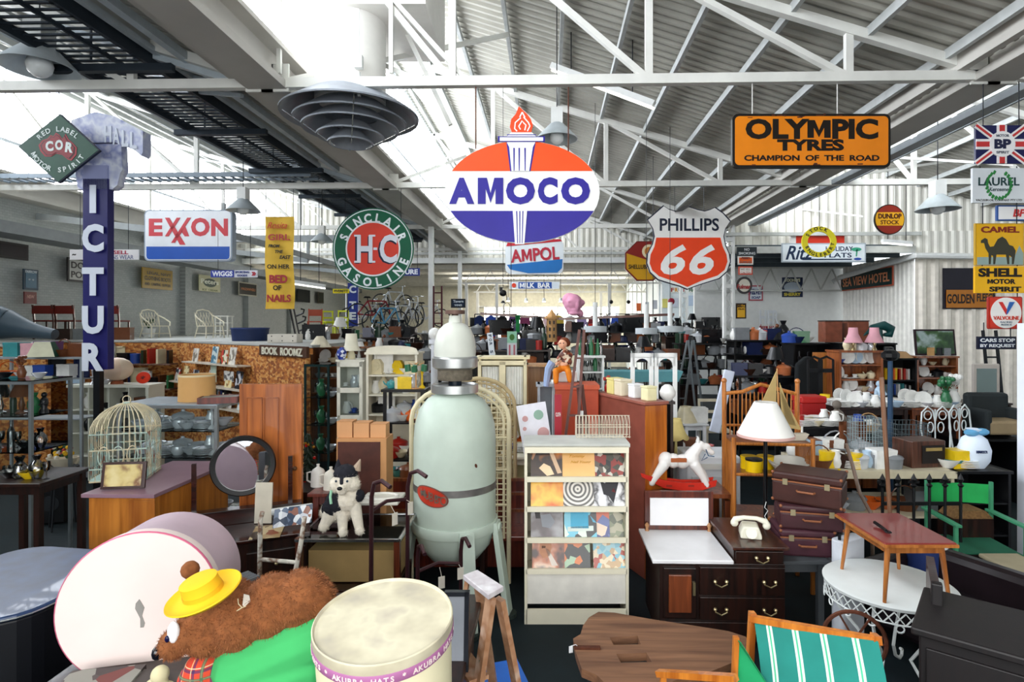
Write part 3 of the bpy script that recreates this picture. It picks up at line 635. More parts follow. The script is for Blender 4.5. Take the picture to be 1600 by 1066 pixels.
# --- Golden Fleece style board and others on the right walls
simple('large_dark_sign', 'large dark board with orange GOLDEN FLEECE lettering panel', 1514, 451, 80, 64, 17.1, '#171420', None, rz=0)
t = simple('orange_name_panel', 'orange GOLDEN panel on the lower edge of the dark board', 1516, 467, 72, 28, 17.05, '#a4661f', [('GOLDEN', -15, 0, 15, 42, '#1c140c', .03, 0), ('FLEECE', 24, 2, 13, 28, '#2a2010', .03, 0)], rz=0)
# on the oblique return wall X=10.95: foreshortened
def onX(name, label, px0, px1, pyt, pyb, X, col, rows, frame=None, side=-1, aspect=None):
    """board fixed to a wall that runs along the hall at X; px0 < px1 on the picture, pyt/pyb at its middle"""
    Y0 = F*X/(px0-857)*1.0; Y1 = F*X/(px1-857); Ym = (Y0+Y1)/2; w = abs(Y1-Y0); s = Ym/F; zt = H-(pyt-CY)*s; zb = H-(pyb-CY)*s
    t = T(name, label, 'sign', (X+side*.03, Ym, (zt+zb)/2), PI/2 if X < 0 else -PI/2); t['_s'] = 1.0
    h = zt-zb; board(t, w, h, col, 0, .03, frame, .04)
    if rows: letter(t, [(r[0], r[1]*w, r[2]*h, r[3]*h, r[4]*w, r[5], .02, 0) for r in rows])
    return t
onX('hotel_sign', 'long dark green SEA VIEW HOTEL sign on the ribbed return wall', 1309, 1388, 424, 452, 10.88, '#12302e', [('SEA VIEW HOTEL', 0, -.02, .5, .9, '#d7875c')], '#b4543c')
def wallsign(name, label, px, py, w, h, d, col, rows, frame=None, r=0, rz=0): return simple(name, label, px, py, w, h, d, col, rows, frame, r, 0, rz)
t = wallsign('holiday_flats_sign', 'long white Ritz HOLIDAY FLATS sign under the ring sign', 1287, 395, 130, 30, 17.1, '#dfe6ea', [('Ritz', -37, 0, 22, 44, '#1a2c48', .02, .35), ('HOLIDAY', 24, 6, 7.5, 42, '#1a2c48', .02, 0), ('FLATS', 22, -4, 7.5, 42, '#1a2c48', .02, 0)], '#aab4bc')
m = PM(t); m.box(5, -.012, -11.5, 76, .008, 2); m.mat(1); m.prism(ell(8, 3, 12, cx=50, cz=5), -.016, -.008); m.prism([(49, -6), (51, -6), (52, 5), (50, 5)], -.016, -.008); m.mat(2); m.prism(ell(6, 2, 12, cx=52, cz=-10), -.016, -.008); m.build('palm_emblem', [E('#1a2c48'), E('#3a9a78'), E('#2a4a9c')], t)
m = PM(t); m.box(-6, .1, 15, 78, .12, 13); m.mat(1); m.box(-46, .1, 15, 8, .13, 13); m.build('top_canister', [E('#d83a26'), E('#e8e4e0')], t)
t = S('ring_sign', 'yellow ring-shaped STOCK ENGLEBERT tyre sign', 1280, 378, 12.4)
m = PM(t); o = ell(27, 24, 40, 0, 360); i_ = ell(18, 16, 40, 0, 360); n = 40; vs = [(x, y, z) for y in (-.006, .03) for (x, z) in o+i_]
fs = []
for k in range(n):
    j = (k+1) % n; fs += [(k, j, n+j, n+k), (2*n+k, 3*n+k, 3*n+j, 2*n+j), (k, 2*n+k, 2*n+j, j), (n+k, n+j, 3*n+j, 3*n+k)]
m.add(vs, fs); m.build('ring', E('#f0e02c'), t)
m = PM(t); m.arctext('STOCK', 0, 0, 21, 150, 60, 5.5, -.008, bold=.03); m.arctext('ENGLEBERT', 0, 0, 20.5, 205, 350, 5.5, -.008, bold=.03, inward=True); m.build('lettering', E('#2a2a20'), t); wires(t, [(0, 24, 70)])
t = S('round_tyre_sign', 'round red and yellow DUNLOP STOCK sign', 1390, 343, 12.4)
m = PM(t); m.prism(ell(23.5, 23.5), 0, .04); m.mat(1); m.prism(ell(22, 22), -.004, .02); m.mat(2); k = ov(-9.5, 11, 22, 22, 8); m.prism(k, -.008, .0); m.build('panel', [E('#1c1410'), E('#8e2a1c'), E('#e8ac20')], t)
o = letter(t, [('DUNLOP', 0, 5, 8, 36, '#4a1a10', .04, 0), ('STOCK', 0, -4.5, 6.5, 29, '#4a1a10', .02, 0)]); o.location.y = -.004; wires(t, [(-8, 22, 66), (8, 22, 66)], steelw)
# octagonal
t = S('octagonal_oil_sign', 'octagonal red and yellow SHELLUBRICATION sign half behind the shield sign', 1008, 408, 17.7)
k = [(x*31, z*31) for x, z in [(-.42, 1), (.42, 1), (1, .42), (1, -.42), (.42, -1), (-.42, -1), (-1, -.42), (-1, .42)]]
m = PM(t); m.prism(k, 0, .06); m.mat(1); m.prism([(x*.95, z*.95) for x, z in k], -.004, .02); m.mat(2); m.prism([(-29, 12), (-29, -12), (-12, -29), (12, -29), (29, -12), (29, -8), (8, 0), (-29, 12)], -.008, .0); m.mat(3); m.prism(ell(11, 11, 20, cx=6, cz=15), -.012, 0); m.mat(4); m.prism(ell(7, 7, 20, cx=6, cz=15), -.016, 0)
m.build('panel', [E('#6c1c18'), E('#8c2620'), E('#cf9a1c'), E('#ead9b0'), E('#c77b2a')], t); letter(t, [('SHELLUBRICATION', 4, -9, 7, 60, '#1c1a14', .02, 0)]).location.y = -.006; wires(t, [(0, 31, 60)])
# smaller signs in the middle distance
wallsign('milk_bar_sign', 'long white and blue MILK BAR sign in the distance', 835, 446, 78, 11, 23.45, '#dfe8f0', None)
t = [o for o in COL.objects if o.name.startswith('milk_bar_sign')][0]
m = PM(t); m.box(1, -.012, -5, 52, .01, 10); m.mat(1); m.prism(ell(3.5, 3.5, 12, cx=-32, cz=0), -.02, -.008); m.build('blue_field', [E('#2450a0'), E('#e0442c')], t); letter(t, [('MILK BAR', 1, 0, 8, 48, '#eef2f6', .04, 0)]).location.y = -.02; wires(t, [(-32, 5, 30), (32, 5, 30)])
wallsign('fruit_mart_sign', 'white FRUIT MART sign with coloured letters and fruit', 1077, 453, 60, 9, 24.22, '#e6e8e2', [('F', -26, 0, 6, 5, '#b02c2c', .04, 0), ('R', -20, 0, 6, 5, '#e09a2c', .04, 0), ('U', -14, 0, 6, 5, '#3c2c5c', .04, 0), ('I', -9, 0, 6, 2, '#b02c2c', .04, 0), ('T', -5, 0, 6, 5, '#2c6c3c', .04, 0), ('MART', 8, 0, 6, 17, '#2c5c3c', .04, 0)])
simple('no_smoking_sign', 'dark NO SMOKING sign on the lattice column', 1167, 393, 31, 14, 17.1, '#2c3236', [('NO', 0, 3, 4, 8, '#c8ccd0', .02, 0), ('SMOKING', 0, -3, 4, 26, '#c8ccd0', .02, 0)])
simple('feed_sign', 'upper small orange and white sign on the lattice column', 1165, 407, 24, 13, 17.1, '#e0602c', [('FEED', 0, 3.5, 3.5, 14, '#5c1c14', .04, .2), ('SUPPLIES', 0, -3, 3.5, 18, '#5c5c5c', 0, 0)], frame='#e8e2dc')
simple('small_red_edged_sign', 'lower small red-edged white sign on the lattice column', 1165, 423, 22, 13, 17.1, '#e8e4de', [('WE SELL', 0, 2, 3, 16, '#7c5c50', 0, 0), ('CALTEX', 0, -3, 3, 16, '#b4443c', 0, 0)], frame='#c8503c')
t = S('round_motor_oil_sign', 'round grey disc sign with red script on the lattice column', 1163, 446, 17.1); m = PM(t); m.prism(ell(12.5, 13.5), 0, .03); m.mat(1); m.prism(ell(9, 10), -.004, .02); m.build('panel', [E('#3a3638'), E('#cfcabc')], t); letter(t, [('Fulmar', -1, -2, 7, 22, '#9c2c30', .04, .2)]).location.y = -.004
wallsign('velvet_sign', 'small white and blue VELVET sign with red edge on back wall', 1181, 458, 22, 24, 21.55, '#dfe6ee', [('VELVET', 0, 2, 9, 20, '#2c3c78', .04, .1), ('SOAP', 0, -7, 4, 14, '#2c3c78', .04, .1)], frame='#b8505c')
simple('film_sign', 'small yellow and brown film sign hung by the lattice column', 1158, 486, 16, 24, 17.1, '#d8a420', [('SELO', 0, 8, 5, 14, '#2a160c', .05, 0), ('FILM', 0, 3, 2.5, 9, '#2a160c', .03, 0)], frame='#2c1a0c')
wallsign('round_emblem_sign', 'square navy and yellow sign with white oval on back wall', 1238, 449, 32, 31, 21.55, '#1c2848', [('TOOHEYS', 0, 11, 5, 24, '#e0e0c0', .04, 0), ('SHERRY', 0, -11, 5, 26, '#d8c83c', .04, 0)])
t = [o for o in COL.objects if o.name.startswith('round_emblem_sign')][0]; m = PM(t); m.prism(ell(13, 8), -.012, 0); m.build('white_oval', E('#b8c4d0'), t)
# outlined letters
t = S('outline_letter_sign', 'pale outlined letters ER BEER sign leaning on the back wall', 1202, 500, 21.4, rz=0)
m = PM(t); m.text('HER', 0, 4, 22, 30, 0, .02, .03); m.mat(1); m.text('BEER HALL', 0, -12, 5, 30, 0, .02, .04)
for x in (-13, 12): m.box(x, 0, -25, 1, .02, 20)
m.build('lettering', [E('#dfe4e8'), E('#a02c38')], t)
wallsign('red_cross_sign', 'white sign with a dark red cross near the FRUIT MART sign', 1121, 464, 26, 40, 24.22, '#e9edef', None)
t = [o for o in COL.objects if o.name.startswith('red_cross_sign')][0]; m = PM(t); m.box(0, -.012, -6, 4.5, .01, 14); m.box(0, -.0125, -1.5, 14, .01, 4.5); m.build('cross', E('#9c2438'), t); letter(t, [('FIRST AID', 0, 13, 3, 20, '#b0b4b8', 0, 0)])
simple('arrow_sign', 'short blue and white WIGGS SPORTING GOODS sign', 366, 428, 72, 11, 12.7, '#e2e4ee', None, wire=75)
t = [o for o in COL.objects if o.name.startswith('arrow_sign')][0]; m = PM(t); m.box(-18, -.014, -5.5, 36, .01, 11); m.build('blue_field', E('#2a3c9c'), t); o = letter(t, [('WIGGS', -18, 0, 8, 32, '#eef0f4', .04, 0), ('SPORTING', 13, 2.6, 3.2, 22, '#2a3c80', .04, 0), ('GOODS', 13, -2.6, 3.2, 16, '#2a3c80', .04, 0), ('»', 31, 0, 6, 7, '#b03040', .06, 0)]); o.location.y = -.01
simple('menswear_sign', 'white ESSELL MENS WEAR sign passing behind the navy post sign', 163, 398, 108, 16, 12.7, '#d8d6d8', [('RUSSELL', 16, 3.5, 6, 44, '#9c2c44', .03, 0), ('TAILOR   MENS WEAR', 8, -4, 6.5, 76, '#3a4a78', .0, 0), ('~', -47, 0, 3, 6, '#111', .05, 0)], wire=100)
simple('short_blue_sign', 'short navy sign edge reading URE behind the round green sign', 643, 425, 26, 12, 12.6, '#23307c', [('URE', 0, 0, 8, 20, '#dfe4f0', .04, 0)], wire=40)
t = S('second_vertical_sign', 'short navy vertical sign spelling C T E below the round sign', 551, 476, 17.85, rz=TH); m = PM(t); m.box(0, .06, -34, 16, .1, 68); m.build('post_box', E('#23358c'), t); m = PM(t)
for ch, z in (('C', 24), ('T', -1), ('E', -18)): m.text(ch, 0, z, 12, 11, 0, .006, .04)
m.build('lettering', E('#dfe6f0'), t)
wires(t, [(0, 34, 120)])
simple('small_dark_poster', 'small framed dark blue poster on white column in the distance', 716, 474, 23, 14, 23.05, '#1c2c44', [('Tavern', 0, 3, 4, 16, '#c8d4e0', .03, 0), ('WINES', 0, -3, 3, 12, '#c8d4e0', .03, 0)], frame='#10161e')
# left wall posters (on X=-12.75)
LW = -12.55
def onL(name, label, px0, px1, pyt, pyb, col, rows, frame=None):
    Y0 = F*LW/(px0-857); Y1 = F*LW/(px1-857); Ym = (Y0+Y1)/2; s = Ym/F; t = T(name, label, 'sign', (LW, Ym, H-((pyt+pyb)/2-CY)*s), PI/2); t['_s'] = 1.0; w = abs(Y1-Y0); h = (pyb-pyt)*s
    board(t, w, h, col, 0, .03, frame, .05)
    if rows: letter(t, [(r[0], r[1]*w, r[2]*h, r[3]*h, r[4]*w, r[5], .02, 0) for r in rows])
    return t
onL('film_poster', 'upper pale blue poster on the left brick wall near the red poster', 18, 42, 419, 452, '#4c6e84', [('FARROW', 0, .38, .14, .8, '#d8e0e4'), ('* *', 0, .0, .1, .4, '#c8d4dc')], '#2a4050')
onL('red_poster', 'dark red poster under the pale blue poster on left wall', 19, 39, 455, 474, '#6e2c2c', [('NSW', 0, .1, .3, .6, '#c89c90')])
onL('dark_framed_board', 'large dark framed board at the far left edge of the brick wall', -30, 26, 376, 402, '#2a2224', None, '#14100f')
onL('dock_point_sign', 'white sign with heavy black lettering and black frame, left wall', 90, 140, 403, 440, '#b8b8b4', [('DOCK', 0, .2, .28, .8, '#1c1818'), ('POINT', 0, -.2, .28, .8, '#1c1818')], '#1c1a1c')
onL('clothing_sign', 'mustard yellow sign with three rows of dark text on left wall', 211, 260, 419, 451, '#9c7c1c', [('LEGAL, NAVY', .05, .25, .18, .8, '#3c3418'), ('CLOTHING BOOTS', 0, 0, .2, .86, '#2c2610'), ('AND CAMPING SUPPLIES', 0, -.28, .14, .86, '#2c2610')])
onL('ice_cream_sign', 'cream sign with dark green Peters panel on left wall', 303, 337, 430, 455, '#c8c6a0', [('Peters', 0, .12, .3, .84, '#e8ecd8'), ('ICE CREAM', 0, -.4, .12, .7, '#5c6c2c')])
t = [o for o in COL.objects if o.name.startswith('ice_cream_sign')][0]; m = MB(); m.prism(ell(.42, .16, 16, cz=.03), -.0065, 0); m.build('green_panel', E('#1e3c2c'), t)
onL('wagon_sign', 'small black WAGON WHEELS sign beyond the Peters sign', 367, 396, 441, 462, '#1c1a18', [('WAGONWHEELS', 0, 0, .2, .8, '#b0682c')], '#b8b4a0')
onL('black_board', 'black board on the brick wall right of the yellow banner', 461, 481, 452, 472, '#1a2024', None)
onL('narrow_dark_poster', 'narrow dark framed poster on far brick wall', 494, 503, 456, 474, '#2c3028', None, '#4c4438')
simple('hanging_yellow_sign', 'yellow and black hanging sign left of the second navy vertical sign', 533, 455, 26, 7, 17.8, '#e0d020', [('FIVERETT', 0, 0, 4, 22, '#222', .04, 0)], wire=100)
# papers on the far right wall
i = 0
for px, py, w, h, c, nm in ((998, 480, 7, 12, '#e0703c', 'orange'), (1023, 476, 8, 14, '#c4c8d0', 'grey'), (1039, 474, 8, 14, '#e0d878', 'yellow'), (1011, 478, 6, 12, '#d4dce0', 'pale blue'), (1078, 470, 11, 16, '#b8c8dc', 'blue-white'), (1055, 473, 9, 14, '#c8ccd8', 'lilac'), (1114, 482, 20, 12, '#d8b8b8', 'pinkish'), (1116, 508, 18, 22, '#dcdccc', 'ivory'), (1114, 492, 22, 8, '#e4e0cc', 'cream')):
    t = wallsign('notice', nm+' paper notice pinned on the white panelled wall', px, py, w, h, 24.24, c, None); i += 1
for px, py, w, h, c, nm in ((1541, 536, 1, 1, '#000', ''),): pass
# ================================================================ FOREGROUND AND FURNITURE
def U(t, d):
    """builder working in picture-sized units (uniform scale) around a thing's origin"""
    m = MB(); k = d/F; m.X = Matrix.Diagonal((k, k, k, 1)); return m
def blob(t, d, name, balls, mt, vox=.01, fur=0, furl=4, fmt=None, seed=1, limbs=(), soft=4):
    """soft body grown from balls (x, y, z, r[, sx, sy, sz]) fused into one surface"""
    m = U(t, d)
    for p_, q_, r1, r2 in limbs: m.cyl(p_, q_, r1, r2, 12); m.ball(p_, r1, 12); m.ball(q_, r2, 12)
    for b in balls:
        b = tuple(b)+(1, 1, 1)[len(b)-4:] if len(b) < 7 else b
        m.ball(b[:3], b[3], 14, b[4], b[5], b[6])
    o = m.build(name, mt, t, smooth=True); rm = o.modifiers.new('fuse', 'REMESH'); rm.mode = 'VOXEL'; rm.voxel_size = vox; rm.use_smooth_shade = True
    sm = o.modifiers.new('soften', 'SMOOTH'); sm.iterations = soft
    if fur:
        rnd = random.Random(seed); f = U(t, d); tot = sum(b[3]**2 for b in balls)
        for b in balls:
            b = tuple(b)+(1, 1, 1)[len(b)-4:] if len(b) < 7 else b; c = Vector(b[:3])
            for _ in range(int(fur*b[3]**2/tot)):
                n = Vector((rnd.gauss(0, 1), rnd.gauss(0, 1), rnd.gauss(0, 1))).normalized(); p = Vector((n.x*b[3]*b[4], n.y*b[3]*b[5], n.z*b[3]*b[6]))+c
                if any(q is not b and sum(((p[i]-q[i])/(q[3]*(tuple(q)+(1, 1, 1))[4+i] if len(q) < 7 else p[i]*0+q[3]*q[4+i]))**2 for i in range(3)) < .96 for q in balls): continue
                e = Vector((rnd.uniform(-1, 1), rnd.uniform(-1, 1), rnd.uniform(-1, 1))); tip = p+(n*1.0+e*.6+Vector((.3, 0, -.4))).normalized()*furl*rnd.uniform(.6, 1.2)
                w = n.cross(e).normalized()*furl*.11; f.add([p-w-n, p+w-n, tip], [(0, 1, 2)])
        f.build('fur', fmt or mt, o); COL.objects[-1]['kind'] = 'stuff'
    return o
def hw(d): return d/F
# --- low cabinet that carries the foreground pieces
t = T('foreground_counter', 'dark wooden counter carrying hat boxes and plush bear, lower left', 'counter', PZ(372, 2.45, 0), 0)
m = MB(); m.box(0, .35, .95, 1.86, 1.3, .05); m.build('counter_top', dwood, t, bevel=.006)
m = MB(); m.box(0, .38, .05, 1.76, 1.2, .9); m.build('body', dwood, t); m = MB(); m.box(0, .4, 0, 1.8, 1.1, .06); m.build('plinth', black, t)
# --- cream hat box
d = 2.0; t = T('cream_hat_box', 'large cream AKUBRA hat box with purple rim band, front centre', 'hat box', P(605, 1066+28, d), TH, rx=R(8))
hb = C('#ece4c0', .55, noise=.08, scale=3); k = hw(d)
m = MB(); m.cyl((0, 0, -.06), (0, 0, .30), .222, .226, 56); m.build('drum', hb, t, smooth=True, bevel=0)
m = MB(); m.lathe([(0, .30), (.19, .304), (.226, .302), (.231, .31), (.231, .285), (.228, .26), (.2265, .26)], 56); m.lathe([(.0, .305), (.222, .305), (.228, .315), (.232, .312), (.232, .27), (.229, .262), (.2, .27)], 56)
m.build('lid', PATCH(['#a8a090', '#bdb59c', '#cfc8ae', '#b4ab98'], 6, 'noise', rough=.6, seed=2), t, smooth=True)
m = MB(); m.lathe([(.2322, .245), (.2338, .247), (.2338, .278), (.2322, .28), (.229, .262)], 56); m.build('purple_band', C('#a86a98', .5), t, smooth=True)
def wrap(m, text, r, z, h, a0, a1, bold=.02, th=.0012):
    n = len(text)
    for i, ch in enumerate(text):
        if ch == ' ': continue
        a = R(a0+(a1-a0)*i/(n-1)); vs, fs, x0, x1, y0, y1 = glyphs(ch, bold, 0); s = h/.72; out = []
        for u, v, e in vs:
            b = a+((u-(x0+x1)/2)*s)/r; rr = r+(e+.5)*th; out.append((rr*math.cos(b), rr*math.sin(b), z+v*s-h/2))
        m.add(out, fs)
m = MB(); wrap(m, 'AKUBRA HATS * AKUBRA HATS * AKUBRA HATS *', .2335, .262, .018, -178, 2); m.build('band_lettering', C('#eadcd6'), t)
m = MB(); m.lathe([(.2262, .0), (.2272, .0)], 3) if 0 else None; wrap(m, 'AKUBRA', .228, .205, .034, -112, -70, .03); m.build('name_lettering', C('#f0f4f4'), t)
m = MB()
vs = []; n = 24; rr = .2272
for i in range(n+1):
    a = R(-126+72*i/n); zz = .165+.075*math.sin(PI*i/n); vs += [(rr*math.cos(a), rr*math.sin(a), .165-.05*math.sin(PI*i/n)), (rr*math.cos(a), rr*math.sin(a), zz)]
m.add(vs, [(2*i, 2*i+2, 2*i+3, 2*i+1) for i in range(n)]); m.build('oval_badge', C('#7fb2cc', .5), t)
# --- pink drum-shaped box lying on its side
a = P(216, 948, 2.75); b = a+Vector((-.14, .5, -.05)); ax = (b-a).normalized()
t = T('pink_drum_box', 'very large round pink drum box lying on its side at left', 'hat box', a, 0); t.rotation_euler = ax.to_track_quat('Z', 'X').to_euler()
L_ = .5; r = .345
m = MB(); m.lathe([(r*.97, .06), (r*.97, L_), (r*.9, L_+.01), (0, L_+.01)], 64); m.build('side', C('#cdb4c0', .5, noise=.18, scale=2), t, smooth=True)
m = MB(); m.lathe([(0, 0), (r*.985, 0), (r, .006), (r, .075), (r*.972, .08)], 64); m.build('lid', C('#ead9d4', .6, noise=.05, scale=3), t, smooth=True)
m = MB(); m.lathe([(r*.99, -.001), (r*1.004, .004), (r*1.004, .012), (r*.99, .006)], 64); m.build('pink_rim', C('#d8688c', .5), t, smooth=True)
m = MB(); sk = [(-.012, .16), (.004, .19), (.016, .16), (.03, .12), (.02, .06), (.035, .0), (.03, -.03), (.014, -.03), (.012, .04), (-.004, .09), (-.014, .12)]
m.slab([(z*.6-.08, x*.9) for x, z in sk], -.002, 0); m.build('ink_sketch', C('#8f8c88', .8), t)
# --- dark blue drum / case at far left
t = T('blue_leather_case', 'dark blue round-cornered leather case at the lower left edge', 'case', PZ(28, 3.35, .0), TH-.15)
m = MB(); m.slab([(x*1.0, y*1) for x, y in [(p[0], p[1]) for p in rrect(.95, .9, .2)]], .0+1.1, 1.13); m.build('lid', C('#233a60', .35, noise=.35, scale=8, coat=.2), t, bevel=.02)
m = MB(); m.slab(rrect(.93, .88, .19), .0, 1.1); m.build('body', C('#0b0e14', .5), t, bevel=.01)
m = MB(); m.tube([(x, y, 1.115) for x, y in rrect(.955, .905, .2)], .006, 5, closed=True); m.build('piping', chrome, t)
# --- toys and games under the pink drum
t = tag(MB().box(0, 0, 0, .3, .22, .05, rz=.2).build('board_game_box', PATCH(['#2c2326', '#8c8c84', '#6c2420', '#403838'], 9, seed=4)), 'dark red-lined board game box under the pink drum', 'box', loc=PZ(150, 2.5, 1.0))
m = MB(); m.slab([(-.22, -.1), (.1, -.18), (.25, -.05), (.2, .14), (-.1, .16)], 0, .02); tag(m.build('crumpled_paper', C('#57504e', .8)), 'grey crumpled wrapping paper left of the cream cloth toy', 'paper', loc=PZ(215, 2.45, 1.02))
t = T('cloth_toy', 'cream soft cloth toy lying between drum box and bear', 'toy', P(262, 1104, 2.5), TH)
blob(t, 2.5, 'body', [(0, 0, 15, 22), (-25, 5, 25, 16), (-12, 0, 50, 14), (18, 0, -5, 15)], C('#d8cfa8', .9, noise=.1))
m = U(t, 2.5); m.ball((-14, -13, 40), 2.5, 8); m.build('eye', black, t)
# --- plush bear
d = 2.3; t = T('plush_bear', 'brown plush toy bear lying in green cloth with tartan scarf', 'toy bear', P(400, 1066, d), TH)
g = lambda x, y, dy, r, *s: (x-400, dy, 1066-y, r)+s
furm = C('#8a5430', .95, noise=.35, scale=30); furt = C('#9c6440', .95, noise=.3, scale=40)
balls = [g(352, 950, 12, 40), g(335, 965, 4, 36), g(305, 982, -14, 28), g(286, 994, -22, 23), g(325, 992, -8, 29), g(375, 975, 5, 45), g(420, 955, 15, 50), g(465, 945, 18, 46), g(490, 945, 15, 30), g(352, 1000, 5, 30)]
blob(t, d, 'body', balls, furm, .008, fur=22000, furl=4.5, fmt=furt)
m = U(t, d); m.ball((284-400, 22, 1066-900), 14, 12); m.build('ear', furm, t, smooth=True)
m = U(t, d); m.ball((266-400, -30, 1066-1003), 10, 12, .8, 1, 1.1); m.build('nose', C('#0c0d16', .15, coat=.6), t, smooth=True)
m = U(t, d); m.ball((295-400, -38, 1066-968), 12, 14, .75, .6, 1.35); m.build('eye_white', C('#f2f2f4', .3), t, smooth=True); m = U(t, d); m.ball((289-400, -44, 1066-975), 4.5, 10, .8, .6, 1.2); m.build('pupil', C('#14123a', .2), t, smooth=True)
grn = C('#44b468', .85, noise=.08, scale=5)
blob(t, d, 'green_cloth', [], grn, .008, limbs=[(g(378, 1042, 0, 0)[:3], g(492, 996, 8, 0)[:3], 44, 42), (g(390, 1066, 0, 0)[:3], g(480, 1040, 4, 0)[:3], 44, 36)], soft=10)
def tartan():
    mt = bpy.data.materials.new('tartan'); mt.use_nodes = True; n = mt.node_tree.nodes; L = mt.node_tree.links; b = n['Principled BSDF']; b.inputs['Roughness'].default_value = .9
    tc = n.new('ShaderNodeTexCoord'); prev = None; base = lin('#d2452c')
    for ax_, sc_, col, thr in (('X', 34, '#2c2a58', .93), ('Z', 34, '#2c2a58', .93), ('X', 51, '#d8d8a0', .985), ('Z', 51, '#e0d8b0', .985), ('X', 17, '#2f6a4c', .98), ('Z', 17, '#2f6a4c', .98)):
        w = n.new('ShaderNodeTexWave'); w.bands_direction = ax_; w.inputs['Scale'].default_value = sc_/6.28*1.0; L.new(tc.outputs['Object'], w.inputs['Vector'])
        c = n.new('ShaderNodeMath'); c.operation = 'GREATER_THAN'; c.inputs[1].default_value = thr; L.new(w.outputs['Fac'], c.inputs[0])
        q = n.new('ShaderNodeMath'); q.operation = 'MULTIPLY'; q.inputs[1].default_value = .75; L.new(c.outputs[0], q.inputs[0])
        mx = n.new('ShaderNodeMix'); mx.data_type = 'RGBA'; L.new(q.outputs[0], mx.inputs[0]); mx.inputs[7].default_value = lin(col)
        if prev: L.new(prev, mx.inputs[6])
        else: mx.inputs[6].default_value = base
        prev = mx.outputs[2]
    L.new(prev, b.inputs['Base Color']); return mt
blob(t, d, 'tartan_scarf', [g(320, 1042, -8, 27), g(312, 1058, -8, 28), g(330, 1070, -4, 30), g(340, 1048, 0, 24)], tartan(), .008, soft=10)
hat = T('yellow_hat', 'small yellow felt hat on the plush bear head', 'hat', P(319, 928, d-.13), TH, rx=R(14), ry=R(-14))
m = MB(); k = hw(d); m.lathe([(x*k, z*k) for x, z in [(0, 24), (22, 26), (26.5, 24), (26, 20), (28, 2), (34, -2), (46, -1), (53, 4), (54, 2), (47, -4), (34, -6), (10, -6)]], 44, sx=1, sy=.9); m.build('felt', C('#efbe20', .8, noise=.05), hat, smooth=True)
m = MB(); m.lathe([(x*k, z*k) for x, z in [(28.2, 3), (28.6, 3), (28, 9), (27.6, 9)]], 44, sy=.9); m.build('hat_band', C('#e0a818', .8), hat, smooth=True)
t = T('price_tag', 'white string price tag tied to the plush bear', 'tag', P(388, 940, d-.05), TH)
m = U(t, d); m.tube([(-15, -2, 5), (-14, -2, -3), (-8, -3, -8), (-2, -3, -6)], .8, 4); m.tube([(-8, -3, -8), (-30, -6, -22), (-50, -8, -34)], .9, 4); m.build('string', C('#d8cca8', .9), t)
m = U(t, d); m.prism([(-6, 12), (2, 10), (6, -8), (1, -13), (-8, -5)], -2, -1); m.build('card', C('#cfc8bc', .8), t)
t = T('grey_tin', 'small grey ribbed tin box behind the yellow hat', 'box', P(385, 915, 2.75), TH-.6); m = U(t, 2.75); m.box(0, 0, -128, 36, 26, 140); m.build('body', C('#55585c', .5, .2), t); m = U(t, 2.75)
for i in range(7): m.box(-15+i*5, 0, 12, 2, 24, 3)
m.build('ribbed_lid', C('#6c7074', .5, .2), t)
# --- little step ladder
d = 3.15; t = T('paint_step_ladder', 'small paint-splashed wooden step ladder right of cream hat box', 'step ladder', PZ(752, d, 0), TH); zt = zat(915, d)
pw = PATCH(['#b98a68', '#c49a7a', '#a87856', '#d0b4a0'], 6, 'noise', seed=5); k = hw(d)
fx = lambda x: (x-752)*k
m = MB(); m.slab([(fx(721), .07), (fx(742), .14), (fx(788), -.07), (fx(767), -.17)], zt-.0, zt+.028); m.build('top_board', PATCH(['#dcd8da', '#c8c0c4', '#e8e6e8'], 8, 'noise', seed=6), t, bevel=.004)
for (a, b) in (((fx(728), .08, zt), (fx(680), .1, 0)), ((fx(770), -.13, zt), (fx(722), -.25, 0)), ((fx(742), .12, zt), (fx(772), .55, 0)), ((fx(782), -.05, zt-.05), (fx(838), .1, 0))):
    m = MB(); m.beam(a, b, .05, .022) if a[1] > 0 else m.beam(a, b, .06, .03); m.build('leg', pw, t)
for q in (.35, .68):
    m = MB(); m.beam((fx(728-48*q), .09, zt*(1-q)), (fx(770-48*q), -.13-.12*q, zt*(1-q)), .11, .022); m.build('tread', pw, t)
m = MB(); m.box(fx(758), -.17, zt*.72, .035, .004, .02); m.build('label_plate', C('#3a5a48'), t)
t = T('leaning_frame', 'dark framed board leaning against the cream hat box', 'picture frame', PZ(712, 2.75, .95), TH, rx=R(-8)); m = MB(); m.box(0, 0, 0, .085, .03, .34); m.build('board', C('#8c9098', .5), t)
m = MB(); m.box(.05, 0, 0, .022, .04, .36); m.box(0, 0, .34, .12, .04, .02); m.build('frame', C('#141821', .4), t)
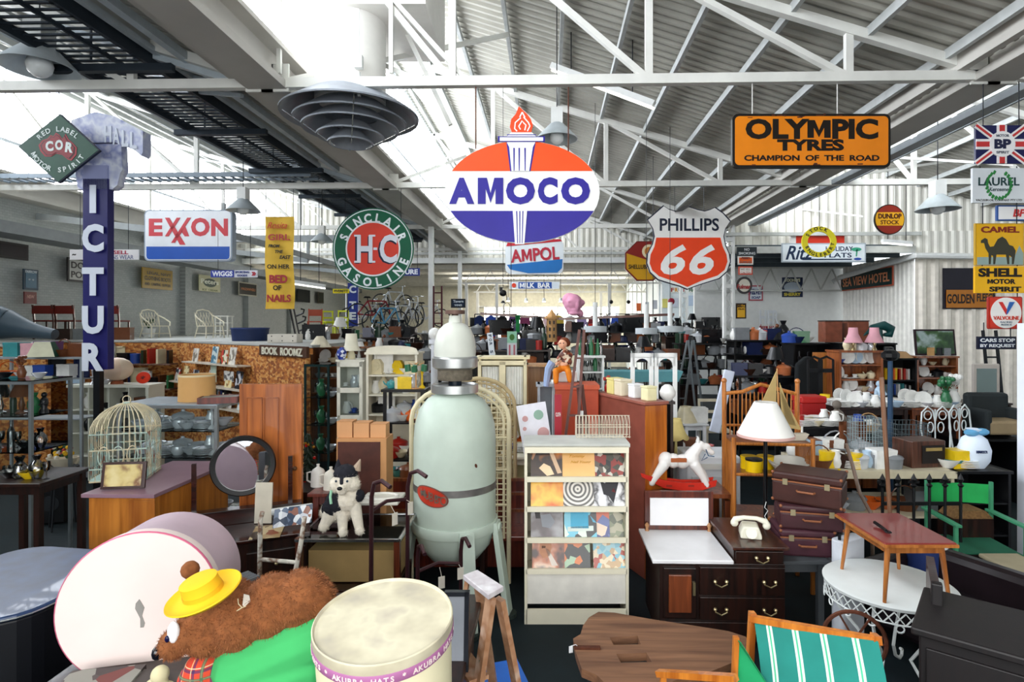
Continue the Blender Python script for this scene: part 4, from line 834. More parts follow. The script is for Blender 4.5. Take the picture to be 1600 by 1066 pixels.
# --- boat shaped wooden board with two square holes
from mathutils.geometry import tessellate_polygon
q = lambda x, y: (840+x/4, 820+y/4)
Z0 = .62; out = [(380, 545), (480, 550), (720, 592), (1000, 635), (1190, 665), (1300, 700), (1345, 770), (1310, 830), (1200, 870), (1090, 915), (900, 960), (760, 1010), (700, 1100), (520, 1100), (430, 1000), (370, 940), (275, 900), (240, 800), (222, 712), (268, 685), (285, 630), (320, 580)]
h1 = [(450, 705), (625, 695), (645, 748), (475, 752)]; h2 = [(492, 808), (680, 800), (712, 858), (520, 862)]
c0 = G(*q(760, 800), Z0); t = T('boat_shaped_board', 'weathered boat-shaped wooden board with two square holes', 'wooden board', (c0.x, c0.y, Z0), 0)
w3 = [[(lambda v: (v.x-c0.x, v.y-c0.y))(G(*q(*p), Z0)) for p in poly] for poly in (out, h1, h2)]
flat = [p for po in w3 for p in po]; tris = tessellate_polygon([[Vector((p[0], p[1], 0)) for p in po] for po in w3])
m = MB(); N = len(flat); m.add([(x, y, 0) for x, y in flat]+[(x, y, -.05) for x, y in flat], [tuple(a) for a in tris]+[tuple(i+N for i in a[::-1]) for a in tris]+sum([[(b+i, b+(i+1) % n, N+b+(i+1) % n, N+b+i) for i in range(n)] for b, n in ((0, len(out)), (len(out), 4), (len(out)+4, 4))], []))
m.build('board', WOOD('#8b6347', '#5c3d2a', scale=2, rough=.65, axis='x', coat=0), t)
m = MB(); v = G(*q(310, 775), Z0); m.box(v.x-c0.x, v.y-c0.y, .0, .16, .03, .012); m.build('iron_strap', rust, t)
for dx, dy in ((-.25, .1), (.3, .1), (-.2, -.35)): m = MB(); m.box(dx, dy, -Z0, .06, .06, Z0-.05); m.build('leg', gwood, t)
t = T('string_tag', 'tiny white ticket tied at the left end of the boat-shaped board', 'tag', G(*q(208, 770), Z0), 0); m = MB(); m.box(0, 0, -.03, .025, .004, .04, rz=.3); m.build('card', C('#dfe2e6'), t); m = MB(); m.tube([(0, 0, .01), (.03, 0, .02), (.05, 0, -.0)], .002, 4); m.build('string', C('#dfe2e6'), t)
# --- deck chairs
d = 3.0; t = T('striped_deck_chair', 'green striped canvas deck chair at the bottom right', 'deck chair', PZ(1275, 2.75, 0), TH)
o_ = t.location; W = lambda x, y, dd: (lambda v: Vector(((v-o_).dot(RT), (v-o_).dot(FW), v.z)))(P(x, y, dd))
A0, A1, B0, B1 = W(1178, 966, 3.0), W(1372, 1002, 2.7), W(1190, 1170, 2.75), W(1385, 1200, 2.45)
m = MB(); bands = [(0, .07, 0), (.07, .09, 1), (.09, .105, 2), (.105, .125, 1)]
us = [0, .10, .118, .132, .15, .32, .34, .355, .375, .55, .57, .585, .605, .8, .82, .835, .855, 1]; cs = [0, 1, 2, 1]*4+[0]
for i in range(len(us)-1):
    m.mat(cs[i]); vs = []
    for j in range(9):
        w_ = j/8; sag = -.06*math.sin(PI*w_)
        for u in (us[i], us[i+1]): p = A0.lerp(A1, u).lerp(B0.lerp(B1, u), w_); vs.append((p.x, p.y+sag, p.z))
    m.add(vs, [(2*j, 2*j+1, 2*j+3, 2*j+2) for j in range(8)])
o = m.build('canvas', [C('#1f7a70', .85, noise=.12), C('#cfe0d0', .85), C('#48b088', .85)], t); sd = o.modifiers.new('thickness', 'SOLIDIFY'); sd.thickness = .004
m = MB(); m.beam(A0+Vector((-.02, 0, .0)), A1+Vector((.02, 0, 0)), .03, .03); m.build('top_rail', owood, t)
for p, q_ in ((A0, B0), (A1, B1)):
    m = MB(); m.beam(p+Vector((0, .02, .02)), q_+Vector((0, .25, -.45)), .03, .04); m.build('side_rail', owood, t)
t = T('small_green_deck_chair', 'small plain bright green canvas chair with wooden arm', 'deck chair', PZ(1150, 2.8, 0), TH); o_ = t.location
m = MB(); vs = [W(1150, 998, 2.85), W(1158, 1004, 2.8), W(1206, 1080, 2.75), W(1142, 1090, 2.85)]; m.add([tuple(v) for v in vs], [(0, 1, 2, 3)]); o = m.build('canvas', C('#1f9a60', .85), t); sd = o.modifiers.new('thickness', 'SOLIDIFY'); sd.thickness = .004
m = MB(); m.beam(W(1028, 1052, 3.1), W(1150, 1060, 2.75), .04, .03); m.build('arm', owood, t); m = MB(); m.beam(W(1150, 995, 2.84), W(1142, 1200, 2.84), .025); m.build('frame', owood, t); m = MB(); m.beam(W(1036, 1056, 3.08), W(1036, 1300, 3.08), .03); m.build('leg', owood, t)
# --- dark pieces lower right
t = T('dark_sideboard', 'black polished sideboard end at the lower right corner', 'sideboard', PZ(1625, 2.7, 0), R(-38))
dk = WOOD('#120a0b', '#070406', rough=.55, coat=0); m = MB(); m.box(0, 0, .05, .9, .5, 1.05); m.build('body', dk, t, bevel=.01); m = MB(); m.box(0, 0, 1.1, .96, .56, .04); m.build('top', dk, t, bevel=.01)
for dx in (-.22, .22):
    m = MB(); m.box(dx, -.255, .15, .4, .02, .9); m.build('door', dk, t, bevel=.005); h = m
t = T('upright_dark_board', 'dark upright wooden bed end before the white round table', 'bed end', PZ(1458, 3.25, .0), R(-30)); m = MB(); m.box(0, 0, .2, .04, .55, 1.0); m.box(.2, -.2, .3, .4, .03, .75); m.build('panel', WOOD('#3a1c20', '#190c10', rough=.4), t); m = MB(); m.box(0, -.27, 0, .05, .05, 1.25); m.build('post', dk, t, bevel=.008)
t = T('dark_settee', 'long dark leather settee running along the right edge', 'sofa', PZ(1530, 4.4, 0), R(-62)); lt = C('#181014', .35, noise=.3)
m = MB(); m.box(0, 0, .1, 1.5, .7, .32); m.build('seat', lt, t, bevel=.05); m = MB(); m.box(0, .3, .3, 1.5, .18, .4); m.build('backrest', lt, t, bevel=.06)
for x in (-.7, .7): m = MB(); m.box(x, 0, .1, .16, .7, .5); m.build('armrest', lt, t, bevel=.05)
t = T('cart_wheel', 'dark iron wheel rim standing behind the striped deck chair', 'wheel', P(1335, 1000, 3.3), R(-20)); m = MB(); m.tube([(.16*math.cos(a*PI/16), 0, .16*math.sin(a*PI/16)) for a in range(32)], .012, 6, True); m.build('rim', rust, t, smooth=True)
m = MB()
for a in range(6): m.beam((0, 0, 0), (.155*math.cos(a*PI/3), 0, .155*math.sin(a*PI/3)), .01)
m.build('spokes', rust, t)
t = T('low_crate', 'dark low wooden crate beneath the iron wheel', 'crate', PZ(1320, 3.35, 0), 0); m = MB(); m.box(0, 0, 0, .4, .35, .42); m.build('body', dk, t)
for z in (.0, .15, .3): m = MB(); m.box(0, -.185, z+.02, .4, .02, .1); m.build('slat', dwood, t)
# --- round white lace-edged table with red-topped table on it
d = 4.22; t = T('round_lace_table', 'round white wrought iron table with lace-like scroll rim', 'table', PZ(1388, d, 0), TH); wi = C('#dfe4e2', .5, noise=.05)
m = MB(); m.lathe([(0, .68), (.40, .68), (.43, .69), (.435, .71), (.42, .72), (0, .715)], 48); m.build('tabletop', wi, t, smooth=True)
m = MB()
for i in range(40):
    a = 2*PI*i/40; b = 2*PI*(i+1)/40; A = lambda t_, z, r=.42: (r*math.cos(t_), r*math.sin(t_), z)
    m.beam(A(a, .68), A(b, .60), .007); m.beam(A(b, .68), A(a, .60), .007)
m.tube([(.42*math.cos(2*PI*i/40), .42*math.sin(2*PI*i/40), .6) for i in range(40)], .006, 5, True)
for i in range(16):
    a = 2*PI*i/16; m.tube([((.42)*math.cos(a+.06*math.cos(q)), .42*math.sin(a+.06*math.cos(q)), .575+.025*math.sin(q)) for q in [k*PI/5 for k in range(10)]], .006, 4, True)
m.build('scroll_rim', wi, t)
for a in (45, 135, 225, 315):
    c, s = math.cos(R(a)), math.sin(R(a)); m = MB(); m.tube([(c*r, s*r, z) for r, z in ((.36, .68), (.39, .55), (.33, .42), (.2, .3), (.14, .2), (.2, .1), (.32, .03), (.38, .03), (.39, .07), (.35, .09))], .012, 6); m.build('leg', wi, t, smooth=True)
t = T('red_top_side_table', 'small splayed-leg table with dull red top, standing on the round white table', 'table', PZ(1394, 4.17, .72), TH); h = .40; tan = WOOD('#b87436', '#8a4e20')
m = MB(); m.box(0, 0, h, .48, .62, .018); m.build('tabletop', C('#7a2e2c', .35, noise=.15, coat=.3), t, bevel=.004); m = MB(); m.box(0, 0, h-.012, .5, .64, .02); m.build('edge', tan, t)
m = MB(); m.box(0, -.25, h-.07, .38, .02, .06); m.box(0, .25, h-.07, .38, .02, .06); m.box(-.19, 0, h-.07, .02, .5, .06); m.box(.19, 0, h-.07, .02, .5, .06); m.build('apron', tan, t)
for sx in (-1, 1):
    for sy in (-1, 1): m = MB(); m.cyl((sx*.18, sy*.24, h-.01), (sx*.22, sy*.27, 0), .02, .012, 8); m.build('leg', tan, t, smooth=True)
t = T('iron_cross_hook', 'black iron hook with ring lying on the red-topped table', 'hook', PZ(1385, 4.05, 1.142), 0); m = MB(); m.tube([(0, 0, .01), (.01, .08, .01), (0, .15, .02)], .012, 5); m.tube([(.02*math.cos(a), -.02+.02*math.sin(a), .01) for a in [k*PI/4 for k in range(8)]], .005, 4, True); m.build('iron', black, t)
# --- green director chair
d = 5.7; t = T('green_director_chair', 'green folding director chair at right beside the pillar', 'chair', PZ(1522, d, 0), TH-.1); gm = C('#3f8a66', .5, noise=.1); k = hw(d)
for y, nm in ((-.24, 0), (.24, 1)):
    m = MB(); m.beam((-.3, y, .05), (.28, y, .42), .028); m.build('cross_leg', gm, t); m = MB(); m.beam((.3, y, .05), (-.28, y, .42), .028); m.build('cross_leg', gm, t)
for x in (-.31, .31):
    m = MB(); m.box(x, 0, .68, .06, .58, .025); m.build('arm', gm, t, bevel=.004); m = MB(); m.box(x, -.24, .04, .03, .03, .64); m.build('front_post', gm, t); m = MB(); m.box(x, .24, .04, .03, .03, .95); m.build('rear_post', gm, t); m = MB(); m.box(x, 0, .02, .035, .58, .03); m.build('foot_rail', gm, t)
m = MB(); m.box(0, 0, .42, .56, .5, .012); m.build('seat', C('#1d5c44', .8), t); m = MB(); m.grid(lambda u, v: ((u-.5)*.64, .25+.04*math.sin(PI*u), .76+.2*v), 10, 3); m.build('backrest', C('#20a050', .6), t)
m = MB(); m.box(0, -.25, .3, .62, .02, .025); m.build('stretcher', gm, t)
# --- marble washstand desk with dark drawers
t = T('marble_desk', 'dark wooden desk with white marble slab and brass drawer handles', 'desk', PZ(1130, 4.6, 0), 0); o_ = t.location
X0, XM, X1 = (1020-1130)/195.6, (1146-1130)/195.6, (1228-1130)/195.6; brass = C('#c0ae84', .3, .9)
m = MB(); m.box((X0+.06+X1)/2, .36, .05, X1-X0-.06, .66, .63); m.box((XM+X1)/2, .36, .68, X1-XM-.02, .66, .12); m.build('body', dwood, t, bevel=.004)
m = MB(); m.box((X0+XM)/2, .35, .69, XM-X0, .72, .03); m.build('marble_top', C('#e6e6e8', .2, noise=.1, scale=3), t, bevel=.006)
m = MB(); m.box((XM+X1)/2+.01, .36, .80, X1-XM+.03, .72, .025); m.build('drawer_top', WOOD('#4a2418', '#24100a', axis='y'), t, bevel=.004)
def pull(p, x, z, w=.09):
    m = MB(); m.tube([(x-w/2, -.045, z), (x-w/2, -.065, z-.015), (x, -.07, z-.035), (x+w/2, -.065, z-.015), (x+w/2, -.045, z)], .006, 5); m.ball((x-w/2, -.048, z), .016, 8); m.ball((x+w/2, -.048, z), .016, 8); m.build('handle', brass, p)
m = MB(); m.box(X0+.22, .02, .25, .26, .03, .4); m.mat(1); m.box(X0+.22, .0, .3, .18, .02, .3); dr_ = m.build('door', [dwood, WOOD('#8a4522', '#5a2812')], t, bevel=.004); m = MB(); m.box(X0+.33, -.005, .44, .02, .02, .1); m.build('handle', brass, dr_)
for (a, b, z0, z1, hs) in ((X0+.37, X1, .44, .66, (X0+.53, X1-.15)), (X0+.37, X1, .24, .42, (X0+.53, X1-.15)), (X0+.06, X1, .07, .22, (X0+.3, X1-.2)), (XM+.01, X1-.01, .69, .79, ((XM+X1)/2,))):
    m = MB(); m.box((a+b)/2, .02, z0, b-a-.02, .03, z1-z0); dr_ = m.build('drawer', dwood, t, bevel=.004)
    for x in hs: pull(dr_, x, (z0+z1)/2+.02)
t = T('marble_splashback', 'wooden framed white marble splashback standing behind the marble slab', 'mirror board', PZ(1060, 5.3, .72), 0); k = hw(5.3)
m = MB(); m.box(0, 0, 0, 106*k, .04, 60*k); m.build('frame', WOOD('#6a2c1c', '#3c1610'), t, bevel=.004); m = MB(); m.box(0, -.025, 8*k, 90*k, .02, 42*k); m.build('marble_panel', C('#f2f2f6', .2, noise=.03), t)
for x in (-50, 46): m = MB(); m.lathe([(.02, 0), (.012, .02), (.022, .05), (.01, .07), (0, .075)], 10, (x*k, -.04, 0)); m.build('turned_post', C('#b88860', .4), t, smooth=True)
t = T('cream_telephone', 'cream rotary telephone on the dark drawer top', 'telephone', PZ(1172, 4.85, .825), TH-.25); cr = C('#e4e2d0', .3, noise=.03)
m = MB(); m.prism([(-.085, 0), (.085, 0), (.085, .03), (.06, .1), (-.06, .1), (-.085, .05)], -.09, .08); m.build('body', cr, t, bevel=.012)
m = MB(); m.tube([(-.13, -.0, .105), (-.12, 0, .13), (-.05, 0, .15), (.05, 0, .15), (.12, 0, .13), (.135, 0, .1)], [.026, .026, .018, .018, .026, .028], 10); m.ball((-.125, 0, .1), .033, 10); m.ball((.13, 0, .095), .033, 10); m.build('handset', cr, t, smooth=True)
m = MB(); m.cyl((0, -.085, .05), (0, -.1, .055), .045, n=20); m.build('dial', cr, t)
t = T('rocking_horse_table', 'brown table carrying the white rocking horse', 'table', PZ(1074, 6.0, 0), 0); m = MB(); m.box(0, 0, .87, .76, .5, .04); m.build('tabletop', mwood, t)
for x in (-.35, .35):
    for y in (-.2, .2): m = MB(); m.box(x, y, 0, .06, .06, .84); m.build('leg', mwood, t)
# rocking horse
d = 5.95; t = T('rocking_horse', 'white painted rocking horse on red wooden rockers', 'rocking horse', P(1065, 763, d), TH); g = lambda x, y, dy, r, *s: (x-1065, dy, 768-y, r)+s
gp_ = lambda x, y, dy: (x-1065, dy, 768-y)
blob(t, d, 'body', [g(1040, 723, 0, 12), g(1052, 725, 0, 11.5), g(1066, 726, 0, 11.5), g(1080, 722, 0, 12.5), g(1102, 703, 0, 6.5, 1.3, .9, .9)], C('#eceae8', .5, noise=.04), .007,
  limbs=[(gp_(1080, 718, 0), gp_(1092, 702, 0), 11, 7.5), (gp_(1094, 700, 0), gp_(1112, 712, 0), 6.5, 4.5), (gp_(1036, 730, -6), gp_(1024, 746, -7), 8.5, 6), (gp_(1024, 746, -7), gp_(1017, 758, -7), 6, 5), (gp_(1038, 730, 6), gp_(1032, 746, 7), 8, 5.5), (gp_(1032, 746, 7), gp_(1026, 757, 7), 5.5, 5), (gp_(1084, 730, -6), gp_(1096, 748, -7), 8.5, 6), (gp_(1096, 748, -7), gp_(1102, 761, -7), 6, 5), (gp_(1086, 730, 6), gp_(1100, 746, 7), 8, 5.5), (gp_(1100, 746, 7), gp_(1106, 759, 7), 5.5, 5)])
m = U(t, d)
for dy in (-3, 3): m.cyl((1090-1065, dy, 768-696), (1091-1065, dy, 768-687), 2.5, .5, 6)
m.build('ears', white, t)
m = U(t, d); m.box(-7, 0, 46-3, 24, 24, 6); m.build('saddle', C('#a85c34', .7), t, bevel=.004)
m = U(t, d); m.tube([(35, -7, 55), (28, -10, 45), (38, -8, 50)], .8, 4); m.tube([(36, -7, 62), (40, -6, 52), (50, -3, 50)], .8, 4); m.build('reins', C('#3a5a7c'), t)
for dy in (-9, 9):
    m = U(t, d); m.prism([(-64, 22), (-58, 19), (-30, 8), (0, 2), (30, 0), (52, 6), (46, 0), (30, -8), (0, -6), (-30, 0), (-54, 12)][::-1] if 0 else [(-66, 26), (-30, 15), (0, 11), (30, 11), (52, 15), (50, 6), (30, 0), (0, -1), (-30, 3), (-64, 20)], dy-1.5, dy+1.5); m.build('rocker', C('#cc2c1c', .4), t)
for x in (-22, 12, 38): m = U(t, d); m.box(x, 0, 5, 9, 22, 3); m.build('slat', C('#9c2c20', .5), t)
t = T('white_appliance', 'white enamel cabinet behind the rocking horse', 'appliance', PZ(1105, 6.75, 0), 0); m = MB(); m.box(.0, 0, 0, .6, .55, 1.12); m.build('body', C('#dfe3e8', .35, noise=.03), t, bevel=.02); m = MB(); m.box(0, -.28, .1, .5, .02, .8); m.build('front_panel', C('#d4d9de', .35), t, bevel=.01); m = MB(); m.box(0, -.29, .98, .5, .02, .06); m.build('handle', steelw, t)
# --- record rack
d = 5.0; t = T('record_rack', 'cream painted sloping record rack with four rows of album covers', 'record rack', PZ(901, d, 0), TH); cp = C('#e9e3cc', .5, noise=.05); W_ = 163*hw(d)
for x in (-W_/2+.012, W_/2-.012): m = MB(); m.prism([(0, 0)]*0 or [(x-.012, 0), (x+.012, 0), (x+.012, 1.54), (x-.012, 1.54)], 0, .34); m.build('side_panel', cp, t)
m = MB(); m.box(0, .19, 1.54, W_+.02, .4, .03); m.build('top_panel', C('#c6c8c2', .5), t); m = MB(); m.box(0, .335, .02, W_-.04, .012, 1.52); m.build('back_panel', cp, t)
m = MB(); m.box(0, -.0, 1.49, W_, .02, .06); m.build('top_lip', cp, t)
rowz = [1.235, .975, .705, .435]
for z in rowz:
    m = MB(); m.box(0, .012, z, W_-.02, .024, .045); m.box(0, .14, z, W_-.04, .26, .012); m.build('shelf', cp, t)
m = MB(); m.box(0, .03, .17, W_-.05, .02, .27); m.build('lower_panel', C('#ece9e0', .5), t); m = MB(); m.box(0, .01, 0, W_-.02, .02, .13); m.build('plinth', cp, t)
LPs = [(0, 855, ['#1c1412', '#3a2418', '#2a1a14', '#e08838', '#f4e4d0'], 'noise', 3, 'dark album cover with a bright orange glow'), (0, 905, ['#e8b060', '#f0bc74', '#ecb468'], 'noise', 2, 'plain peach-coloured album cover with yellow script'), (0, 953, ['#1c1c20', '#8c2c24', '#c8c4b8', '#3c3c30', '#5c5248'], 'voronoi', 22, 'dark album cover crowded with small figures'),
  (1, 855, ['#b04810', '#e88820', '#f8c848', '#d86818'], 'noise', 4, 'orange and yellow cloudy album cover'), (1, 904, ['#141414', '#f0ece4'], 'rings', 9, 'album cover of black and white concentric rings'), (1, 955, ['#e4e4ea', '#dfe0e6', '#1c1c24', '#e8e8ec', '#ececf0'], 'noise', 7, 'white album cover with dark figure in the middle'),
  (2, 855, ['#2a1c20', '#54484c', '#9c9ca0', '#a85424', '#d87830'], 'noise', 3.2, 'dusky orange album cover with grey splash'), (2, 908, ['#0c1418', '#3ca4c8', '#64bcd4', '#101820', '#d8e8d8'], 'voronoi', 9, 'black and sky blue album cover'), (2, 939, ['#3c4884', '#c85834', '#e8ccb4', '#5868a0'], 'voronoi', 12, 'blue and flesh-coloured patterned album cover'), (2, 968, ['#7c8468', '#a8a48c', '#545c48'], 'voronoi', 16, 'mottled olive album cover at the end of its row'),
  (3, 857, ['#140c0c', '#481c14', '#c07048', '#e8c8b0', '#2c4c5c'], 'noise', 4.5, 'album cover with a face in deep shadow'), (3, 898, ['#10141a', '#14181c', '#e07830', '#10141a', '#a8c8a8'], 'voronoi', 14, 'black album cover with small orange fish'), (3, 954, ['#78b8cc', '#c8a880', '#98c8d4', '#b04838', '#e8d8b8'], 'voronoi', 24, 'album cover with crowd under a pale blue sky')]
for i, (rw, px, cols, kind, sc_, lab) in enumerate(LPs):
    x = (px-901)*hw(d); ww = .295 if px not in (939, 968) else .19
    m = MB(); m.box(0, 0, 0, .285 if ww > .2 else .17, .006, .27); o = m.build('album_cover', PATCH(cols, sc_, kind, rough=.3, seed=i))
    v = PZ(901, d, 0)+RT*x+FW*(.04+(.012 if px in (904, 939, 898, 953) else 0)+(.024 if px == 968 else 0)); v.z = rowz[rw]+.03
    tag(o, lab+' on the record rack', 'record', loc=v); o.rotation_euler = (R(-20), 0, TH)
m = MB(); m.text('Tommy', -.01, .18, .03, .14, -.005, .002, .02, .4); m.text('Neil Young', .02, .13, .028, .18, -.005, .002, .02, .4); o = m.build('cover_lettering', C('#c88c14'), [o for o in COL.objects if o.get('label', '').startswith('plain peach')][0])
# --- steriliser vessel
d = 5.25; t = T('green_steel_vessel', 'tall pale green dome-topped steel vessel on three legs, centre of shop', 'vessel', PZ(711, d, 0), TH)
gp = C('#bccabe', .42, noise=.14, scale=3, bump=.05); al = C('#c4c6c4', .3, .8, noise=.08); s = d/F
m = MB(); m.lathe([(0, .44), (.1, .445), (.22, .5), (.32, .62), (.365, .76), (.372, .8), (.372, 1.55), (.36, 1.7), (.32, 1.84), (.25, 1.93), (.15, 1.985), (0, 2.0)], 56); m.build('tank', gp, t, smooth=True)
m = MB(); m.lathe([(.37, .76), (.385, .762), (.39, .77), (.39, .84), (.385, .85), (.37, .852)], 56); m.build('flange', gp, t, smooth=True)
m = MB(); m.lathe([(.1, 1.98), (.2, 1.985), (.212, 1.99), (.212, 2.06), (.2, 2.065), (.19, 2.04), (.1, 2.03)], 40); m.build('lower_collar', al, t, smooth=True)
m = MB(); m.lathe([(.19, 2.045), (.1, 2.04), (.06, 2.05), (.06, 2.1), (.1, 2.105), (0, 2.11)], 32); m.build('black_gasket', C('#1a2430', .3), t, smooth=True)
m = MB(); m.lathe([(0, 2.1), (.15, 2.1), (.158, 2.11), (.158, 2.2), (.15, 2.21), (0, 2.21)], 36); m.build('grey_ring', C('#6c6456', .7, noise=.35, scale=30), t, smooth=True)
m = MB(); m.lathe([(0, 2.2), (.17, 2.2), (.205, 2.22), (.208, 2.3), (.195, 2.315), (.18, 2.32)], 40); m.build('upper_collar', al, t, smooth=True)
m = MB(); m.lathe([(.185, 2.31), (.19, 2.36), (.187, 2.43), (.172, 2.5), (.145, 2.56), (.1, 2.605), (.06, 2.622), (.052, 2.67), (.055, 2.685), (0, 2.69)], 40); m.build('egg_dome', C('#d3d6cc', .35, noise=.06), t, smooth=True)
m = MB(); m.cyl((0, 0, 2.685), (0, 0, 2.7), .03); m.cyl((0, 0, 2.7), (0, 0, 2.735), .09, n=20); m.build('top_valve', C('#6a5248', .5, .3), t, smooth=True)
for a, lab in ((-68, 0), (-12, 0), (172, 0)):
    c, s_ = math.cos(R(a)), math.sin(R(a)); m = MB(); m.beam((c*.385, s_*.385, .84), (c*.5, s_*.5, .03), .05, .13, up=(-s_, c, 0)); lg = m.build('leg', gp, t, bevel=.006); m = MB(); m.cyl((c*.5, s_*.5, 0), (c*.5, s_*.5, .035), .075, n=18); m.build('foot_pad', C('#2a3430', .6), lg); m = MB(); m.cyl((c*.38, s_*.38, .79), (c*.43, s_*.43, .79), .04, n=12); m.build('bolt', gp, lg)
m = MB(); m.lathe([(.3725, 1.13), (.3755, 1.13), (.3755, 1.19), (.3725, 1.19)], 56); m.build('steel_strap', C('#8c8a88', .4, .7, noise=.3, scale=8), t, smooth=True)
def curved(pts, r, w): return [((r+w)*math.sin(x/r), -(r+w)*math.cos(x/r), z) for x, z in pts]
def cyldecal(m, a, b, x0, z0, r, w, rot, n=40):
    vs = [];
    for ring in (0, 1):
        for k in range(n):
            q = 2*PI*k/n; x, z = a*ring*math.cos(q), b*ring*math.sin(q); x, z = x*math.cos(rot)-z*math.sin(rot)+x0, x*math.sin(rot)+z*math.cos(rot)+z0; vs.append(((r+w)*math.sin(x/r), -(r+w)*math.cos(x/r), z))
    m.add(vs, [(k, (k+1) % n, n+(k+1) % n, n+k) for k in range(n)])
m = MB(); cyldecal(m, .17, .085, -.17, 1.135, .372, .006, R(-12)); m.mat(1); cyldecal(m, .158, .075, -.17, 1.135, .372, .009, R(-12)); m.build('oval_name_plate', [C('#7a5048', .4), C('#c23a26', .4, noise=.1)], t)
m = MB()
for i, ch in enumerate('HUBBO'):
    vs, fs, x0, x1, y0, y1 = glyphs(ch, .01, 0); k = .075/.72; u0 = -.265+i*.048; z0 = 1.12-.012*i+.005
    m.add([((.372+.018)*math.sin((u0+(a-x0)*k*.75)/.372), -(.372+.018)*math.cos((u0+(a-x0)*k*.75)/.372), z0+b*k) for a, b, e in vs], fs)
m.build('plate_lettering', C('#a89888', .4, .4), t)
m = MB(); cyldecal(m, .012, .02, .235, 1.39, .372, .003, .4, 10); m.build('paint_chip', rust, t)
# --- hand trolleys
def trolley(name, lab, px, d, rz, h, w, top=0, lean=.0):
    t = T(name, lab, 'hand trolley', PZ(px, d, 0), rz, rx=lean); pm = C('#41262a', .35, .4, noise=.2)
    for x in (-w/2, w/2): m = MB(); m.tube([(x, -.15, h), (x, -.06, h+.03), (x, .02, h), (x, .05, h-.1), (x, .06, .1)], .016, 8); m.build('rail', pm, t, smooth=True)
    for z in (h-.2, h*.45): m = MB(); m.tube([(-w/2, .05, z), (0, .09, z+.02), (w/2, .05, z)], .014, 6); m.build('cross_bar', pm, t, smooth=True)
    m = MB(); m.box(0, -.05, .03, w, .2, .01); m.build('toe_plate', pm, t)
    for x in (-w/2-.04, w/2+.04): m = MB(); m.cyl((x-.02, .12, .11), (x+.02, .12, .11), .11, n=20); m.build('wheel', black, t, smooth=True)
    for x, z in ((.0, h-.34), (w/2-.02, h-.3)): m = MB(); m.box(x, -.0, z, .05, .003, .09); m.tube([(x, 0, z+.09), (x, .05, h-.2)], .002, 4); m.build('tag', C('#d8d2c4'), t)
    return t
trolley('hand_trolley', 'rust-brown tubular hand trolley leaning before the green vessel', 690, 4.35, TH+.45, .95, .34)
trolley('hand_trolley', 'dark tubular hand trolley beside the glass counter', 617, 4.2, TH+.95, 1.48, .34)
# --- glass topped counter with plush dog
d = 4.45; t = T('glass_counter', 'dark wooden counter with glass top carrying the plush husky', 'display counter', PZ(543, d, 0), TH+.0)
m = MB(); m.box(0, .3, .0, .74, .6, .55); m.build('base', dwood, t, bevel=.005); m = MB(); m.box(0, .3, .93, .8, .62, .01); m.build('glass_top', GLASS('#9fb0b0', .25), t)
m = MB(); m.box(0, .35, .56, .7, .45, .25); m.build('drawer_tray', C('#a88c5c', .5), t); 
m = MB()
for (a, b) in (((-.4, 0, .935), (.4, 0, .935)), ((-.4, .61, .935), (.4, .61, .935)), ((-.4, 0, .935), (-.4, .61, .935)), ((.4, 0, .935), (.4, .61, .935))): m.beam(a, b, .02)
m.build('chrome_edging', chrome, t)
for x in (-.38, .38): m = MB(); m.box(x, .02, 0, .045, .045, .93); m.build('post', WOOD('#6c3018', '#3a180c'), t)
for z in (.42, .28): m = MB(); m.box(0, -.005, z, .7, .01, .02); m.build('trim_strip', C('#a08850', .4, .6) if z > .4 else mwood, t)
t = T('plush_husky', 'black and white plush husky puppy sitting on glass counter', 'toy dog', P(535, 822, 4.6), TH); t.location.z = .94; d = 4.6
g = lambda x, y, dy, r, *s: (x-535, dy, 826-y, r)+s; cf = C('#e4dccc', .95, noise=.12, scale=30); df = C('#23242c', .95, noise=.3, scale=30)
blob(t, d, 'body', [g(541, 742, -4, 19), g(530, 748, -6, 13), g(552, 748, -6, 12), g(540, 754, -18, 8), g(541, 750, -22, 6), g(544, 775, 0, 18), g(548, 768, 0, 15), g(535, 790, 6, 19), g(522, 795, 14, 18), g(508, 798, 16, 14), g(541, 820, -16, 7), g(567, 817, -16, 7), g(507, 815, -4, 8)], cf, .006, fur=5000, furl=3, limbs=[((0, -2, 40), (4, -10, 9), 10, 7), ((20, -2, 42), (29, -10, 12), 10, 7), ((-20, 4, 28), (-28, 0, 12), 12, 8)])
blob(t, d, 'dark_fur', [g(541, 733, -3, 17.5, 1.06, 1.05, .85), g(541, 741, -20, 4.5, .8, 1, 1.9), g(531, 780, 4, 19), g(520, 786, 6, 17), g(524, 774, 2, 15), g(560, 768, 0, 10), g(512, 792, 12, 14)], df, .006, fur=2500, furl=3, seed=3)
for x in (528, 556):
    m = U(t, d); m.cyl((x-535, 2, 826-728), ((x-535)*1.25+.5, 4, 826-712), 7.5, 1, 8); m.build('ear', df if x < 540 else C('#b09c88', .9), t, smooth=True)
m = U(t, d); m.ball((5, -28, 826-749), 3.6, 10, 1.2, .8, .8); m.build('nose', black, t, smooth=True)
for x in (532, 549): m = U(t, d); m.ball((x-535, -20, 826-740), 2, 8); m.build('eye', C('#2a3c50', .1), t, smooth=True)
m = U(t, d); m.tube([(-13, -12, 70), (-14, -14, 60), (-12, -16, 50)], 2, 5); m.build('ribbon', C('#9cd0b0'), t)
